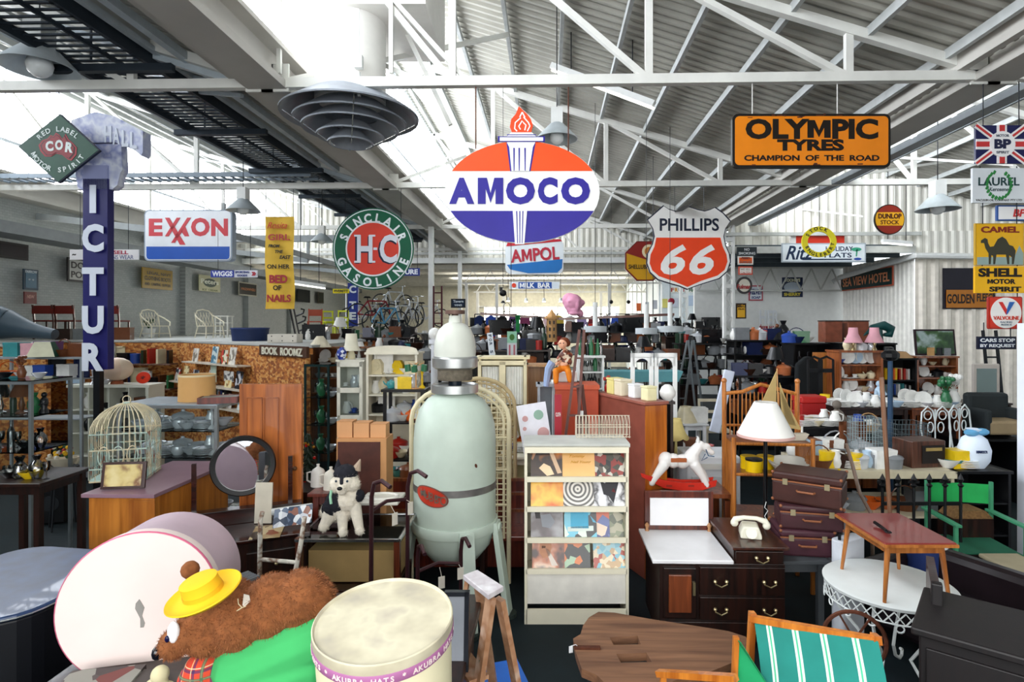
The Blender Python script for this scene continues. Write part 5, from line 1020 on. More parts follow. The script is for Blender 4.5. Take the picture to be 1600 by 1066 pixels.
# magazines on the left of the counter
t = T('magazine', 'open magazine draped over the counter edge before the husky', 'magazine', P(452, 812, 4.35), TH+.1); m = U(t, 4.35); m.grid(lambda u, v: (-22+u*58, -v*10+math.sin(u*6)*2, 16-v*26+u*8), 8, 4); m.build('pages', PATCH(['#c8ccd4', '#5c6c84', '#8c5c4c', '#2c3c54', '#e0e4e8'], 25, seed=9), t)
t = T('rolled_magazine', 'white rolled magazine lying above the open magazine', 'magazine', P(455, 800, 4.4), TH+.05); m = U(t, 4.4); m.cyl((-29, 0, 0), (30, 6, 6), 5.5, n=12); m.build('roll', C('#c9ccca', .6), t)
t = T('toilet_seat', 'white oval seat lid on box behind the plush husky', 'lid', P(595, 785, 4.95), TH); m = MB()
m.box(0, .05, -.0, .34, .3, .03); m.build('panel', C('#d2cfc4', .5), t, bevel=.01); m = MB(); m.tube([(.13*math.cos(a*PI/12), .05+.09*math.sin(a*PI/12), .035) for a in range(24)], .014, 6, True); m.build('rim', C('#e4e2da', .4), t, smooth=True)
# --- white rusty walker frame
t = T('rusty_ladder_frame', 'white rusty tubular ladder frame before the glass counter', 'ladder frame', PZ(437, 3.9, 0), TH); k = hw(3.9); rw = PATCH(['#cfccc0', '#dedbd0', '#7c5a44', '#c4c0b4'], 14, 'noise', seed=8)
fz = lambda y: zat(y, 3.9)
for pts in ([(410-437, 800), (407-437, 812), (405-437, 920), (404-437, 1100)], [(476-437, 808), (470-437, 850), (459-437, 905), (440-437, 1100)]):
    m = MB(); m.tube([(x*k, 0, max(0, fz(y))) for x, y in pts], .016, 8); m.build('rail', rw, t, smooth=True)
for y in (874, 960): m = MB(); m.tube([(-31*k, 0, fz(y)), (26*k if y < 900 else 12*k, 0, fz(y+5))], .014, 8); m.build('rung', rw, t, smooth=True)
# --- dressing table with round mirror
d = 4.6; t = T('dressing_table', 'dark polished dressing table with round swing mirror', 'dressing table', PZ(375, 4.35, 0), TH+R(24)); dw = WOOD('#3c1a14', '#1a0a08', rough=.2, axis='x')
m = MB(); m.box(0, .3, .0, .95, .5, .93); m.build('body', dwood, t, bevel=.005); m = MB(); m.box(0, .3, .93, 1.0, .56, .03); m.build('table_top', dw, t, bevel=.006)
m = MB(); m.box(0, .5, .96, .9, .1, .12); m.build('drawer_ledge', dw, t, bevel=.004)
for x in (-.36, .36): m = MB(); m.box(x, .52, 1.05, .035, .035, .42); m.build('mirror_post', dw, t)
m = MB(); m.lathe([(.205, -.015), (.24, -.02), (.25, 0), (.24, .02), (.205, .015)], 40); mf = m.build('mirror_frame', black, t, smooth=True, loc=(-.0, .48, 1.43), rx=R(86)); m = MB(); m.lathe([(0, 0), (.207, 0), (.207, .004)], 40); m.build('mirror_glass', C('#dfe3e6', .02, 1, noise=0), mf)
for x in (-.25, .25): m = MB(); m.box(x, .045, .65, .42, .02, .2); q_ = m.build('drawer', dwood, t, bevel=.004); m = MB(); m.ball((x, .02, .75), .015, 8); m.build('knob', brass, q_)
m = MB(); m.box(0, 0, 0, .22, .3, .004, rz=.3); tag(m.build('old_magazine', PATCH(['#a88c64', '#8c4c34', '#3c2c24', '#c8b48c'], 12, seed=11)), 'old brown magazine lying on the dressing table', 'magazine', loc=PZ(418, 4.55, .965))
t = T('wardrobe_door', 'tall orange-brown panelled wardrobe door standing behind the dressing table', 'door', PZ(424, 5.05, 0), TH); k = hw(5.05); dz = zat(600, 5.05)
m = MB(); m.box(0, 0, .0, 97*k, .04, dz); m.build('panel', WOOD('#b8682c', '#84441a', scale=2), t, bevel=.004); m = MB()
for x0, x1 in ((-.38, -.13), (-.1, .13)):
    w_ = 97*k; a, b = x0*w_, x1*w_; 
    for (p, q_) in (((a, -.022, .9), (a, -.022, dz-.12)), ((b, -.022, .9), (b, -.022, dz-.12)), ((a, -.022, dz-.12), (b, -.022, dz-.12)), ((a, -.022, .9), (b, -.022, .9))): m.beam(p, q_, .012)
m.build('moulding', WOOD('#a85e28', '#7c3e18'), t); m = MB(); m.ball((.4*97*k, -.03, 1.35), .02, 10); m.build('knob', C('#5c3a20', .4), t, smooth=True)
m = MB(); m.box(0, 0, 0, .14, .015, .33, rx=-.08); tag(m.build('white_board', C('#cfc8b8', .5)), 'plain off-white board leaning on the orange wardrobe door', 'board', loc=PZ(411, 4.75, .965), rz=TH)
t = T('dark_wardrobe_body', 'black empty wardrobe carcass below the orange wardrobe door', 'wardrobe', PZ(440, 5.3, 0), TH); m = MB(); m.box(0, .1, 0, .5, .3, 1.05); m.build('carcass', dwood, t); m = MB(); m.box(0, .1, 1.05, .54, .34, .03); m.build('top', dwood, t)
# --- orange cabinet with birdcage
t = T('teak_cabinet', 'narrow orange timber cabinet with mauve top under the birdcage', 'cabinet', PZ(190, 4.35, 0), 0); s = 4.35/F
m = MB(); m.box(.0, .5, .0, 104*s, 1.0, 1.3); m.build('body', WOOD('#c98032', '#9c5a1c', scale=2), t); m = MB(); m.box(-.01, .5, 1.3, 116*s, 1.06, .03); m.build('top', C('#8d6f7c', .35, noise=.1), t, bevel=.004)
m = MB(); m.box(.16, -.004, .02, .2, .01, 1.26); m.build('side_board', WOOD('#b4702c', '#8c4c18', scale=2), t)
d = 4.85; t = T('domed_birdcage', 'rusty cream domed wire birdcage on the teak cabinet', 'birdcage', PZ(198, d, 1.335), TH+.3); s = d/F; cg = PATCH(['#d8cfb4', '#c8b898', '#a8c4bc', '#8c4c34'], 9, 'noise', seed=12); bw = .2; bh = .38; ht = .27
m = MB()
for i in range(11):
    u = -1+2*i/10
    for a, b in (((u*bw, -bw*.9), 0), ((u*bw, bw*.9), 0), ((-bw, u*bw*.9), 0), ((bw, u*bw*.9), 0)): m.cyl((a[0], a[1], 0), (a[0], a[1], bh), .0035, n=4)
for z in (0, .1, .25, bh): m.tube([(-bw, -bw*.9, z), (bw, -bw*.9, z), (bw, bw*.9, z), (-bw, bw*.9, z)], .006, 4, True)
m.build('cage_bars', cg, t)
m = MB(); 
for i in range(40):
    u = i/40*8; k_ = int(u) // 2; w_ = (u % 2)-1; a = [(w_*bw, -bw*.9), (bw, w_*bw*.9), (-w_*bw, bw*.9), (-bw, -w_*bw*.9)][k_]
    m.tube([(a[0]*math.cos(q), a[1]*math.cos(q), bh+ht*math.sin(q)*.85) for q in [j*PI/2/6*.97 for j in range(7)]], .0035, 4)
m.build('dome', C('#ddd2b2', .6, noise=.2, scale=12), t)
m = MB(); m.tube([(.03*math.cos(a), 0, bh+ht*.85+.03+.03*math.sin(a)) for a in [k*PI/5 for k in range(10)]], .004, 4, True); m.cyl((0, 0, bh+ht*.8), (0, 0, bh+ht*.85+.01), .03, n=10); m.build('hanging_ring', cg, t)
m = MB(); m.box(0, 0, 0, bw*2, bw*1.8, .02); m.build('tray', C('#a8c4bc', .6), t)
for dx in (-.1, .0, .1): m = MB(); m.tube([(dx+.04*math.cos(a), -bw*.9-.004, .2+.08*math.sin(a)) for a in [k*PI/6 for k in range(12)]], .005, 4, True); m.build('scroll', cg, t)
t = T('small_framed_picture', 'small sepia picture in dark frame leaning on the birdcage', 'picture', PZ(192, 4.45, 1.335), TH+.12, rx=R(-10)); s = 4.45/F
m = MB(); m.box(0, 0, 0, 64*s, .025, 41*s); m.build('frame', C('#3c2420', .4, coat=.3), t, bevel=.004); m = MB(); m.box(0, -.014, 4*s, 54*s, .004, 33*s); m.build('picture', PATCH(['#d8c890', '#ccb878', '#7c5434', '#e0d4a4'], 7, 'noise', seed=14), t)
# --- aluminium glass case with cutlery
def glass_case(name, lab, pos, rz, w, dp, h, shelves, mt=None, topm=None, tk=.03, base=0):
    t = T(name, lab, 'display case', pos, rz); mt = mt or C('#b4b8bc', .3, .8)
    for x in (-w/2, w/2):
        for y in (0, dp): m = MB(); m.box(x, y, 0, tk, tk, h); m.build('post', mt, t)
    m = MB()
    for z in ([0, h-tk]):
        for y in (0, dp): m.box(0, y, z, w, tk, tk)
        for x in (-w/2, w/2): m.box(x, dp/2, z, tk, dp, tk)
    m.build('rails', mt, t)
    for z in shelves: m = MB(); m.box(0, dp/2, z, w-.01, dp-.01, .012); m.build('shelf', GLASS('#f4f8f8', .2), t)
    m = MB(); m.box(0, dp/2, h, w+tk, dp+tk, .012); m.build('top', topm or GLASS('#f2f6f6', .3), t)
    m = MB(); m.box(0, -.004, tk, w, .004, h-tk); m.build('glass_front', GLASS(), t)
    return t
glass_case('cutlery_case', 'aluminium glass display case filled with silver cutlery', PZ(262, 5.6, 0), TH-.05, .98, .55, 1.82, (.35, .7, 1.0, 1.3, 1.56), topm=C('#9aa6b0', .25))
t = T('tan_drum_shade', 'tan drum lamp shade standing on the cutlery case', 'lamp shade', PZ(308, 5.85, 1.835), TH); m = MB(); m.lathe([(.165, 0), (.17, 0), (.165, .26), (.16, .26), (.16, .005)], 36); m.build('shade', C('#c99b60', .6, noise=.05), t, smooth=True)
m = MB(); m.lathe([(.163, .245), (.17, .245), (.17, .265), (.163, .265)], 36); m.build('trim_band', C('#d8c8a0', .6), t, smooth=True)
t = T('wooden_tray', 'shallow dark wooden tray box on the cutlery case', 'tray', PZ(344, 5.72, 1.835), TH+.3); m = MB()
m.box(0, 0, 0, .34, .24, .01); m.box(0, -.12, 0, .34, .015, .06); m.box(0, .12, 0, .34, .015, .06); m.box(-.17, 0, 0, .015, .24, .06); m.box(.17, 0, 0, .015, .24, .06); m.build('body', rwood, t); m = MB(); m.box(0, 0, .045, .31, .21, .01); m.build('inlay', C('#8c8c88', .5), t)

# printed shapes on some of the album covers
def cov(start, nm, polys):
    o = [q for q in COL.objects if str(q.get('label', '')).startswith(start)][0]; m = MB(); mats = []
    for col, pts in polys:
        if col not in mats: mats.append(col)
        m.mat(mats.index(col)); m.prism([(x*.285-.1425, z*.27) for x, z in pts], -.0045, -.002)
    m.build(nm, [C(c, .4) for c in mats], o)
cov('dark album cover with a bright', 'cover_print', [('#d8b898', [(.5, 1), (.62, 1), (.95, .15), (.82, .12)]), ('#b08060', [(.12, 1), (.26, 1), (.06, .55), (.02, .6)]), ('#f4d8b0', [(.25, .3), (.4, .45), (.6, .35), (.72, .1), (.5, .05)])])
cov('white album cover with dark', 'cover_print', [('#1c1c26', [(.2, .85), (.35, .75), (.5, .85), (.65, .8), (.8, .85), (.7, .5), (.6, .12), (.45, .35), (.3, .4)]), ('#8c2c30', [(.55, .5), (.62, .6), (.68, .45)])])
cov('black and sky blue', 'cover_print', [('#102028', [(0, .95), (1, .95), (1, 1), (0, 1)]), ('#48b0d4', [(.2, .3), (.75, .3), (.75, .9), (.2, .9)]), ('#dce8e0', [(.1, .2), (.9, .22), (.9, .38), (.1, .34)])])
cov('album cover with a face', 'cover_print', [('#c88c68', [(.25, .9), (.5, .95), (.62, .7), (.55, .4), (.35, .3), (.22, .5)]), ('#e8dcd0', [(.4, .65), (.5, .6), (.8, .1), (.6, .1)]), ('#140c0c', [(.3, .62), (.42, .64), (.42, .7), (.3, .7)])])
cov('dusky orange', 'cover_print', [('#8c9098', [(.3, .7), (.6, .75), (.75, .5), (.6, .3), (.35, .35)]), ('#1c1418', [(.12, .8), (.28, .85), (.3, .6), (.15, .6)])])
# ================================================================ MIDDLE GROUND
ORD = ['first', 'second', 'third', 'fourth', 'fifth', 'sixth', 'seventh', 'eighth', 'ninth', 'tenth', 'eleventh', 'twelfth', 'thirteenth', 'fourteenth', 'fifteenth', 'sixteenth', 'seventeenth', 'eighteenth', 'nineteenth', 'twentieth']
CN = {'white': '#e8e8e4', 'cream': '#ddd2b0', 'brown': '#6a3c22', 'dark brown': '#2e1a12', 'black': '#101216', 'blue': '#2c4ca0', 'navy': '#18244c', 'green': '#2c6c44', 'dark green': '#14301e', 'red': '#a8241c', 'orange': '#d8601c', 'yellow': '#e4c01c', 'grey': '#7c8084', 'silver': '#c4c8cc', 'pink': '#d8a4ac', 'tan': '#b8905c', 'teal': '#3c8c90', 'purple': '#6c3c78', 'clear': '#b8d0d4', 'copper': '#b0643c', 'pale blue': '#a8c0d4', 'beige': '#c4b494'}
def cm(c):
    if c == 'silver': return C('#d4d8de', .25, .35, noise=.1)
    if c == 'clear': return GLASS('#f2f6f7', .3)
    return C(CN[c], .35, 0, noise=.12, scale=12, coat=.2)
def L_(prof, n=12, k=1): return lambda: MB().lathe([(r*k, z*k) for r, z in prof], n)
def jug_():
    m = MB(); m.lathe([(0, 0), (.05, 0), (.07, .05), (.065, .1), (.04, .15), (.045, .18), (.04, .18), (.03, .15)], 12); m.tube([(.045, 0, .16), (.09, 0, .14), (.09, 0, .08), (.065, 0, .05)], .008, 5); return m
def teapot_():
    m = MB(); m.lathe([(0, 0), (.05, 0), (.075, .05), (.06, .1), (.03, .115), (.01, .13), (0, .135)], 12); m.tube([(-.06, 0, .05), (-.1, 0, .07), (-.12, 0, .11)], [.016, .012, .008], 6); m.tube([(.06, 0, .09), (.1, 0, .09), (.1, 0, .04), (.068, 0, .03)], .008, 5); return m
def cup_():
    m = MB(); m.lathe([(0, .01), (.07, .012), (.072, .018), (.03, .02), (.03, .03), (.042, .07), (.038, .07), (.02, .03), (0, .03)], 12); m.tube([(.04, 0, .06), (.06, 0, .05), (.036, 0, .035)], .005, 4); return m
def plate_st():
    m = MB(); m.X = Matrix.Translation((0, 0, .12)) @ Matrix.Rotation(R(78), 4, 'X'); m.lathe([(0, 0), (.07, 0), (.12, .018), (.12, .024), (.07, .008), (0, .006)], 16); return m
def stack_():
    m = MB()
    for i in range(5): m.lathe([(0, i*.016), (.07, i*.016), (.12, .014+i*.016), (.12, .02+i*.016), (.06, .012+i*.016)], 12)
    return m
def book_(): m = MB(); m.box(0, 0, 0, .035, .15, .22); return m
def lay_(): m = MB(); m.box(0, 0, 0, .2, .14, .03, rz=.3); m.box(0, 0, .03, .18, .13, .03, rz=-.1); return m
def box_(): m = MB(); m.box(0, 0, 0, .2, .16, .14); m.box(0, 0, .14, .205, .165, .03); return m
def frame_():
    m = MB()
    for a in ((0, -.01, 0, .24, .02, .03), (0, -.01, .27, .24, .02, .03), (-.105, -.01, 0, .03, .02, .3), (.105, -.01, 0, .03, .02, .3), (0, 0, .02, .2, .01, .26)): m.box(*a)
    return m
def fig_():
    m = MB(); m.lathe([(0, 0), (.05, 0), (.045, .03), (.03, .06), (.045, .12), (.04, .16), (.018, .19)], 10); m.ball((0, 0, .215), .032, 10); m.tube([(-.04, 0, .15), (-.06, -.02, .1), (-.02, -.04, .1)], .012, 5); m.tube([(.04, 0, .15), (.06, -.02, .11), (.02, -.05, .12)], .012, 5); return m
def lampk(): m = MB(); m.lathe([(0, 0), (.06, 0), (.06, .015), (.02, .03), (.035, .1), (.02, .16), (.012, .22), (.01, .24)], 10); m.lathe([(.12, .2), (.06, .36), (.055, .36), (.115, .2)], 14); return m
def basket_(): m = MB(); m.lathe([(0, 0), (.09, 0), (.13, .09), (.125, .09), (.08, .01)], 14); m.tube([(.12*math.cos(a), 0, .09+.13*math.sin(a)) for a in [k*PI/8 for k in range(9)]], .007, 5); return m
def radio_(): m = MB(); m.box(0, 0, 0, .36, .2, .24); m.box(0, -.105, .03, .3, .02, .08); m.cyl((.12, -.1, .17), (.12, -.12, .17), .03); m.cyl((-.12, -.1, .17), (-.12, -.12, .17), .03); return m
def clock_(): m = MB(); m.prism([(-.08, 0), (.08, 0), (.08, .14), (.04, .2), (-.04, .2), (-.08, .14)], -.04, .04); m.cyl((0, -.04, .11), (0, -.05, .11), .055, n=14); m.box(0, 0, 0, .2, .1, .02); return m
def glassw(): return MB().lathe([(0, 0), (.035, 0), (.006, .01), (.006, .08), (.03, .1), (.038, .15), (.035, .19), (.033, .19), (.034, .15), (.02, .1)], 10)
def vasef(): 
    m = MB(); m.lathe([(0, 0), (.04, 0), (.06, .08), (.03, .16), (.04, .18)], 10)
    for i in range(12): a = i*2.4; r = .03+.05*((i*7) % 5)/5; m.ball((r*math.cos(a), r*math.sin(a), .24+.03*(i % 3)), .026, 6); m.cyl((0, 0, .17), (r*math.cos(a), r*math.sin(a), .24), .003, n=4)
    return m
KN = {'bottle': ('glass_bottle', 'bottle', L_([(0, 0), (.036, 0), (.038, .16), (.03, .2), (.013, .23), (.012, .29), (.015, .3), (0, .3)])),
 'vase': ('vase', 'vase', L_([(0, 0), (.04, 0), (.075, .09), (.07, .15), (.025, .21), (.045, .26), (.04, .26), (.02, .21)])), 'jug': ('jug', 'jug', jug_), 'teapot': ('teapot', 'teapot', teapot_), 'cup': ('cup_and_saucer', 'cup', cup_),
 'plate': ('standing_plate', 'plate', plate_st), 'plates': ('plate_stack', 'plates', stack_), 'bowl': ('bowl', 'bowl', L_([(0, 0), (.04, 0), (.09, .06), (.1, .08), (.094, .08), (.04, .012), (0, .012)])), 'book': ('book', 'book', book_), 'books': ('book_pair', 'books', lay_),
 'box': ('lidded_box', 'box', box_), 'frame': ('framed_picture', 'picture', frame_), 'figurine': ('figurine', 'figurine', fig_), 'lamp': ('table_lamp', 'lamp', lampk), 'basket': ('basket', 'basket', basket_), 'radio': ('radio', 'radio', radio_), 'clock': ('mantel_clock', 'clock', clock_), 'glass': ('wine_glass', 'glass', glassw),
 'flowers': ('flower_vase', 'flowers', vasef), 'tin': ('storage_tin', 'tin', L_([(0, 0), (.07, 0), (.07, .12), (.073, .12), (.073, .15), (0, .155)], 14)), 'candlestick': ('candlestick', 'candlestick', L_([(0, 0), (.05, 0), (.04, .02), (.012, .05), (.02, .1), (.01, .15), (.018, .22), (.025, .24), (.012, .25), (.01, .32), (0, .32)])),
 'pot': ('cooking_pot', 'pot', L_([(0, 0), (.1, 0), (.11, .1), (.115, .1), (.1, .12), (.02, .15), (.02, .17), (0, .17)])), 'hat': ('brimmed_hat', 'hat', L_([(0, 0), (.16, 0), (.17, .01), (.1, .02), (.09, .1), (.05, .12), (0, .12)], 14)),
 'shade': ('lamp_shade', 'lamp shade', L_([(.14, 0), (.07, .18), (.065, .18), (.13, 0)], 16)), 'globe': ('glass_globe', 'globe', L_([(0, 0), (.04, 0), (.09, .06), (.1, .11), (.07, .17), (.03, .2), (0, .2)], 14))}
PRO = {}
SPOKEN = {}
def put(kind, col, pos, lab, sc_=1, rz=None, grp=None):
    nm, cat, fn = KN[kind]; key = (kind, col)
    if key not in PRO:
        o = fn().build(nm, cm(col), smooth=kind not in ('book', 'books', 'box', 'frame', 'radio', 'clock')); PRO[key] = o
    else: o = PRO[key].copy(); COL.objects.link(o)
    if grp is None and 'group' in o: del o['group']
    tag(o, lab, cat, grp, pos, TH+random.uniform(-.3, .3) if rz is None else rz); o.scale = (sc_,)*3; return o
NOUN = {k: v[1] if k not in ('plate', 'glass', 'flowers', 'books', 'box', 'frame', 'tin') else {'plate': 'upright plate', 'glass': 'wine glass', 'flowers': 'vase of flowers', 'books': 'pair of flat books', 'box': 'lidded box', 'frame': 'framed picture', 'tin': 'storage tin'}[k] for k, v in KN.items()}
def row(a, b, z, spec, where, sc_=1, jit=.02, grp=None):
    """things set out in a row from point a to point b at height z; spec = 'colour kind, colour kind, ...'"""
    items = [s.strip().rsplit(' ', 1) for s in spec.split(',')]; n = len(items); seen = {}; tot = {}
    for c, k in items: tot[(c, k)] = tot.get((c, k), 0)+1
    for i, (c, k) in enumerate(items):
        u = (i+.5)/n; p = a.lerp(b, u); p = Vector((p.x+random.uniform(-jit, jit), p.y+random.uniform(-jit, jit), z)); j = seen.get((c, k), 0); seen[(c, k)] = j+1
        lab = '%s %s %s' % (c, NOUN[k], where)
        if tot[(c, k)] > 1: lab = '%s from left, %s' % (ORD[j]+' '+c+' '+NOUN[k], where)
        n_ = SPOKEN.get(lab, 0); SPOKEN[lab] = n_+1
        put(k, c, p, lab, sc_*random.uniform(.9, 1.1), grp=grp or (NOUN[k]+' pieces '+where if tot[(c, k)] > 1 else None))
def unit(name, lab, cat, px0, px1, d, ztop, dp=.4, shelves=(), mt=None, back=True, sides=True, rz=TH, z0=0, th=.03, doors=0, pediment=0, topover=.02, cols=0):
    """open shelf unit whose front spans px0..px1 at depth d"""
    mt = mt or dwood; w = (px1-px0)*d/F; t = T(name, lab, cat, PZ((px0+px1)/2, d, z0), rz); h = ztop-z0
    if sides:
        for x in (-w/2+th/2, w/2-th/2): m = MB(); m.box(x, dp/2, 0, th, dp, h); m.build('side_panel', mt, t)
    else:
        for x in (-w/2+.02, w/2-.02):
            for y in (.02, dp-.02): m = MB(); m.box(x, y, 0, .035, .035, h); m.build('post', mt, t)
    if back: m = MB(); m.box(0, dp-.01, 0, w-th, .015, h); m.build('back_panel', mt, t)
    m = MB(); m.box(0, dp/2, h-th, w+topover*2, dp+topover, th); m.build('top', mt, t)
    for z in shelves: m = MB(); m.box(0, dp/2, z-z0-.02, w-th, dp-.02, .02); m.build('shelf', mt, t)
    for k in range(cols): m = MB(); m.box(-w/2+w*(k+1)/(cols+1), dp/2, 0, .02, dp-.02, h); m.build('divider', mt, t)
    if doors:
        for k in range(2):
            x = (-.25+.5*k)*w; m = MB(); m.box(x, .0, .05, w*.47, .02, doors-.05); dr = m.build('door', mt, t, bevel=.004); m = MB(); m.ball((x-.18*w*(1 if k else -1), -.02, doors*.6), .015, 8); m.build('knob', brass, dr)
    if pediment: m = MB(); m.prism([(-w/2, 0), (w/2, 0), (w/2, .02)]+[(w*.5*math.cos(q), .03+pediment*math.sin(q)) for q in [k*PI/10 for k in range(1, 10)]]+[(-w/2, .02)], .0, .02); m.build('pediment', mt, t, loc=(0, 0, h))
    t['_w'] = w; t['_d'] = dp; return t
def on(t, z, spec, where, sc_=1, f0=.04, f1=.96, y=.5, grp=None):
    w, dp = t['_w'], t['_d']; q = Matrix.Rotation(t.rotation_euler.z, 3, 'Z'); o = t.location.copy()
    a = o+q @ Vector((-w/2+w*f0, dp*y, 0)); b = o+q @ Vector((-w/2+w*f1, dp*y, 0)); row(a, b, z, spec, where, sc_, grp=grp)
def table(name, lab, px0, px1, d, z, dp=.6, mt=None, rz=TH, cat='table', th=.03, legr=.05):
    mt = mt or dwood; w = (px1-px0)*d/F; t = T(name, lab, cat, PZ((px0+px1)/2, d, 0), rz); m = MB(); m.box(0, dp/2, z-th, w, dp, th); m.build('tabletop', mt, t, bevel=.004)
    m = MB(); m.box(0, dp/2, z-th-.08, w-.1, dp-.1, .08); m.build('apron', mt, t)
    for x in (-w/2+.06, w/2-.06):
        for y in (.06, dp-.06): m = MB(); m.box(x, y, 0, legr, legr, z-th); m.build('leg', mt, t)
    t['_w'] = w; t['_d'] = dp; return t
# ---- book room (OSB box with things stored on its roof)
osb = PATCH(['#8a4c20', '#b8702f', '#c98a45', '#a05c28', '#d09a58'], 16, 'voronoi', rough=.8, seed=1, stretch=(1, 1, 1.6))
ZR = 2.25; A = PZ(75, 13, 0); B = PZ(283, 13, 0); Cc = PZ(487, 9.8, 0); Dd = PZ(572, 13.5, 0); Ee = PZ(540, 23, 0); Ff = Vector((-12.72, 21, 0)); Fg = Vector((-12.72, 10.3, 0)); Fh = PZ(75, 10.3, 0)
m = MB(); m.slab([(p.x, p.y) for p in (A, B, Cc, Dd, Ee, Ff, Fg, Fh)], ZR-.04, ZR); m.mat(1)
for p, q_ in ((A, B), (B, Cc)): m.beam(Vector((p.x, p.y, ZR-.1)), Vector((q_.x, q_.y, ZR-.1)), .05, .1)
st(m.build('ceiling_book_room', [C('#b9bcb9', .6, noise=.3, scale=1), osb]))
def wallseg(p, q_, z0, z1, mt, name, th=.08):
    m = MB(); m.beam(Vector((p.x, p.y, (z0+z1)/2)), Vector((q_.x, q_.y, (z0+z1)/2)), th, z1-z0); return st(m.build(name, mt))
wallseg(A, B, 0, ZR-.05, osb, 'wall_book_room_back'); wallseg(B, B.lerp(Cc, .98), 0, ZR-.05, osb, 'wall_book_room_front'); wallseg(Dd, Ee, 0, ZR-.05, osb, 'wall_book_room_side')
wallseg(Fg, Fh, 0, ZR-.05, osb, 'wall_book_room_left'); wallseg(Fh, A, 0, ZR-.05, osb, 'wall_book_room_step')
bl = Cc-B; bn = Vector((-bl.y, bl.x, 0)).normalized()*-1; ang = math.atan2(bl.y, bl.x)
def wl(px):
    lo, hi = 0.0, 1.0
    for _ in range(30):
        u = (lo+hi)/2; p = B.lerp(Cc, u); x = CX+F*(p.dot(RT))/(p.dot(FW))
        if x < px: lo = u
        else: hi = u
    return B.lerp(Cc, u)+bn*.18
if (wl(400)-B).dot(-FW) < -1: pass
def wshelf(px0, px1, z, lab):
    a, b = wl(px0), wl(px1); m = MB(); m.beam(Vector((0, 0, 0)), (b-a), .26, .025); tag(m.build('wall_shelf', C('#c8bfae', .6)), lab, 'shelf', loc=Vector((a.x, a.y, z-.0125)), rz=0)
    return a, b
random.seed(11)
def paper(pos, w, h, cols, lab, rz, kind='voronoi', name='magazine', cat='magazine', tilt=-8):
    m = MB(); m.box(0, 0, 0, w, .012, h); o = m.build(name, PATCH(cols, 12, kind, seed=random.randint(0, 60))); tag(o, lab, cat, loc=pos, rz=rz); o.rotation_euler.x = R(tilt); return o
PC = [(['#e8e4d8', '#c8c4c0', '#8c8478', '#dcd8d0'], 'pale grey'), (['#d8d4cc', '#a83c30', '#e4e0d4', '#3c4c5c'], 'white and red'), (['#7ca4b8', '#c8d8d8', '#4c7c94', '#e0e4e0'], 'pale blue'), (['#e8dcb0', '#c8a060', '#8c6c3c', '#e4d8a8'], 'cream'), (['#2c3c34', '#6c8c5c', '#c84838', '#e0d8c0'], 'green and red'), (['#1c2430', '#48586c', '#c8c8cc', '#101418'], 'dark blue')]
for r_, (z, pxs, nm) in enumerate(((1.83, (320, 350, 365, 378), 'upper'), (1.38, (292, 304, 320, 345, 372, 388), 'middle'), (.98, (330, 352, 372, 392, 410, 430), 'lower'))):
    a, b = wshelf(pxs[0]-12, pxs[-1]+18, z, nm+' long pale shelf on the chipboard book room wall')
    for i, px in enumerate(pxs):
        p = wl(px); p.z = z; c, cn = PC[(i*2+r_) % 6]; paper(p+bn*.02, .26, .34 if i % 2 else .28, c, '%s cover book, %s from left, on the %s book room shelf' % (cn, ORD[i], nm), ang)
a, b = wshelf(338, 372, 1.05, 'short shelf of spine-out books on chipboard wall')
row(a, b, 1.06, 'black book, red book, navy book, cream book, white book, dark green book, black book, grey book, brown book, navy book, cream book, black book', 'on the short chipboard shelf', 1.1, 0)
p = wl(348); p.z = 1.45; paper(p, .24, .34, ['#c8dccc', '#c0d8c8'], 'pale green notice pinned to the chipboard wall', ang, name='notice', cat='notice', tilt=0)
p = wl(372); p.z = 1.5; paper(p, .4, .2, ['#e0e0dc', '#6c6c6c'], 'white printed notice pinned on the chipboard wall', ang, name='notice', cat='notice', tilt=0)
# back wall A-B shelves
for z, nm, spec in ((1.75, 'far upper', 'pale blue box, white frame, cream frame, black box, blue tin, dark green book, red book, cream book, black book'), (1.2, 'far lower', 'cream book, white book, grey book, brown book, navy book, cream frame, white frame, black box, brown book, green book')):
    a, b = PZ(150, 12.75, z), PZ(272, 12.75, z); m = MB(); m.box(0, 0, -.03, (b-a).length, .3, .03); tag(m.build('wall_shelf', gwood), nm+' shelf on the chipboard back wall', 'shelf', loc=(a+b)/2, rz=TH); row(a, b, z, spec, 'on the %s chipboard shelf' % nm, 1.4, .0)
a, b = wl(412)-bn*.12, wl(486)-bn*.12; c0 = (a+b)/2; t = T('room_name_sign', 'large pale BOOK ROOMZ letters on the dark fascia over the doorway', 'sign', (c0.x, c0.y, ZR-.12), ang); w = (b-a).length
m = MB(); m.box(0, .0, -.09, w, .05, .19); m.build('fascia', C('#4c3020', .7), t); m = MB(); m.text('BOOK ROOMZ', 0, .0, .14, w*.86, -.03, .02, .03); m.build('lettering', C('#d8d4c0'), t)
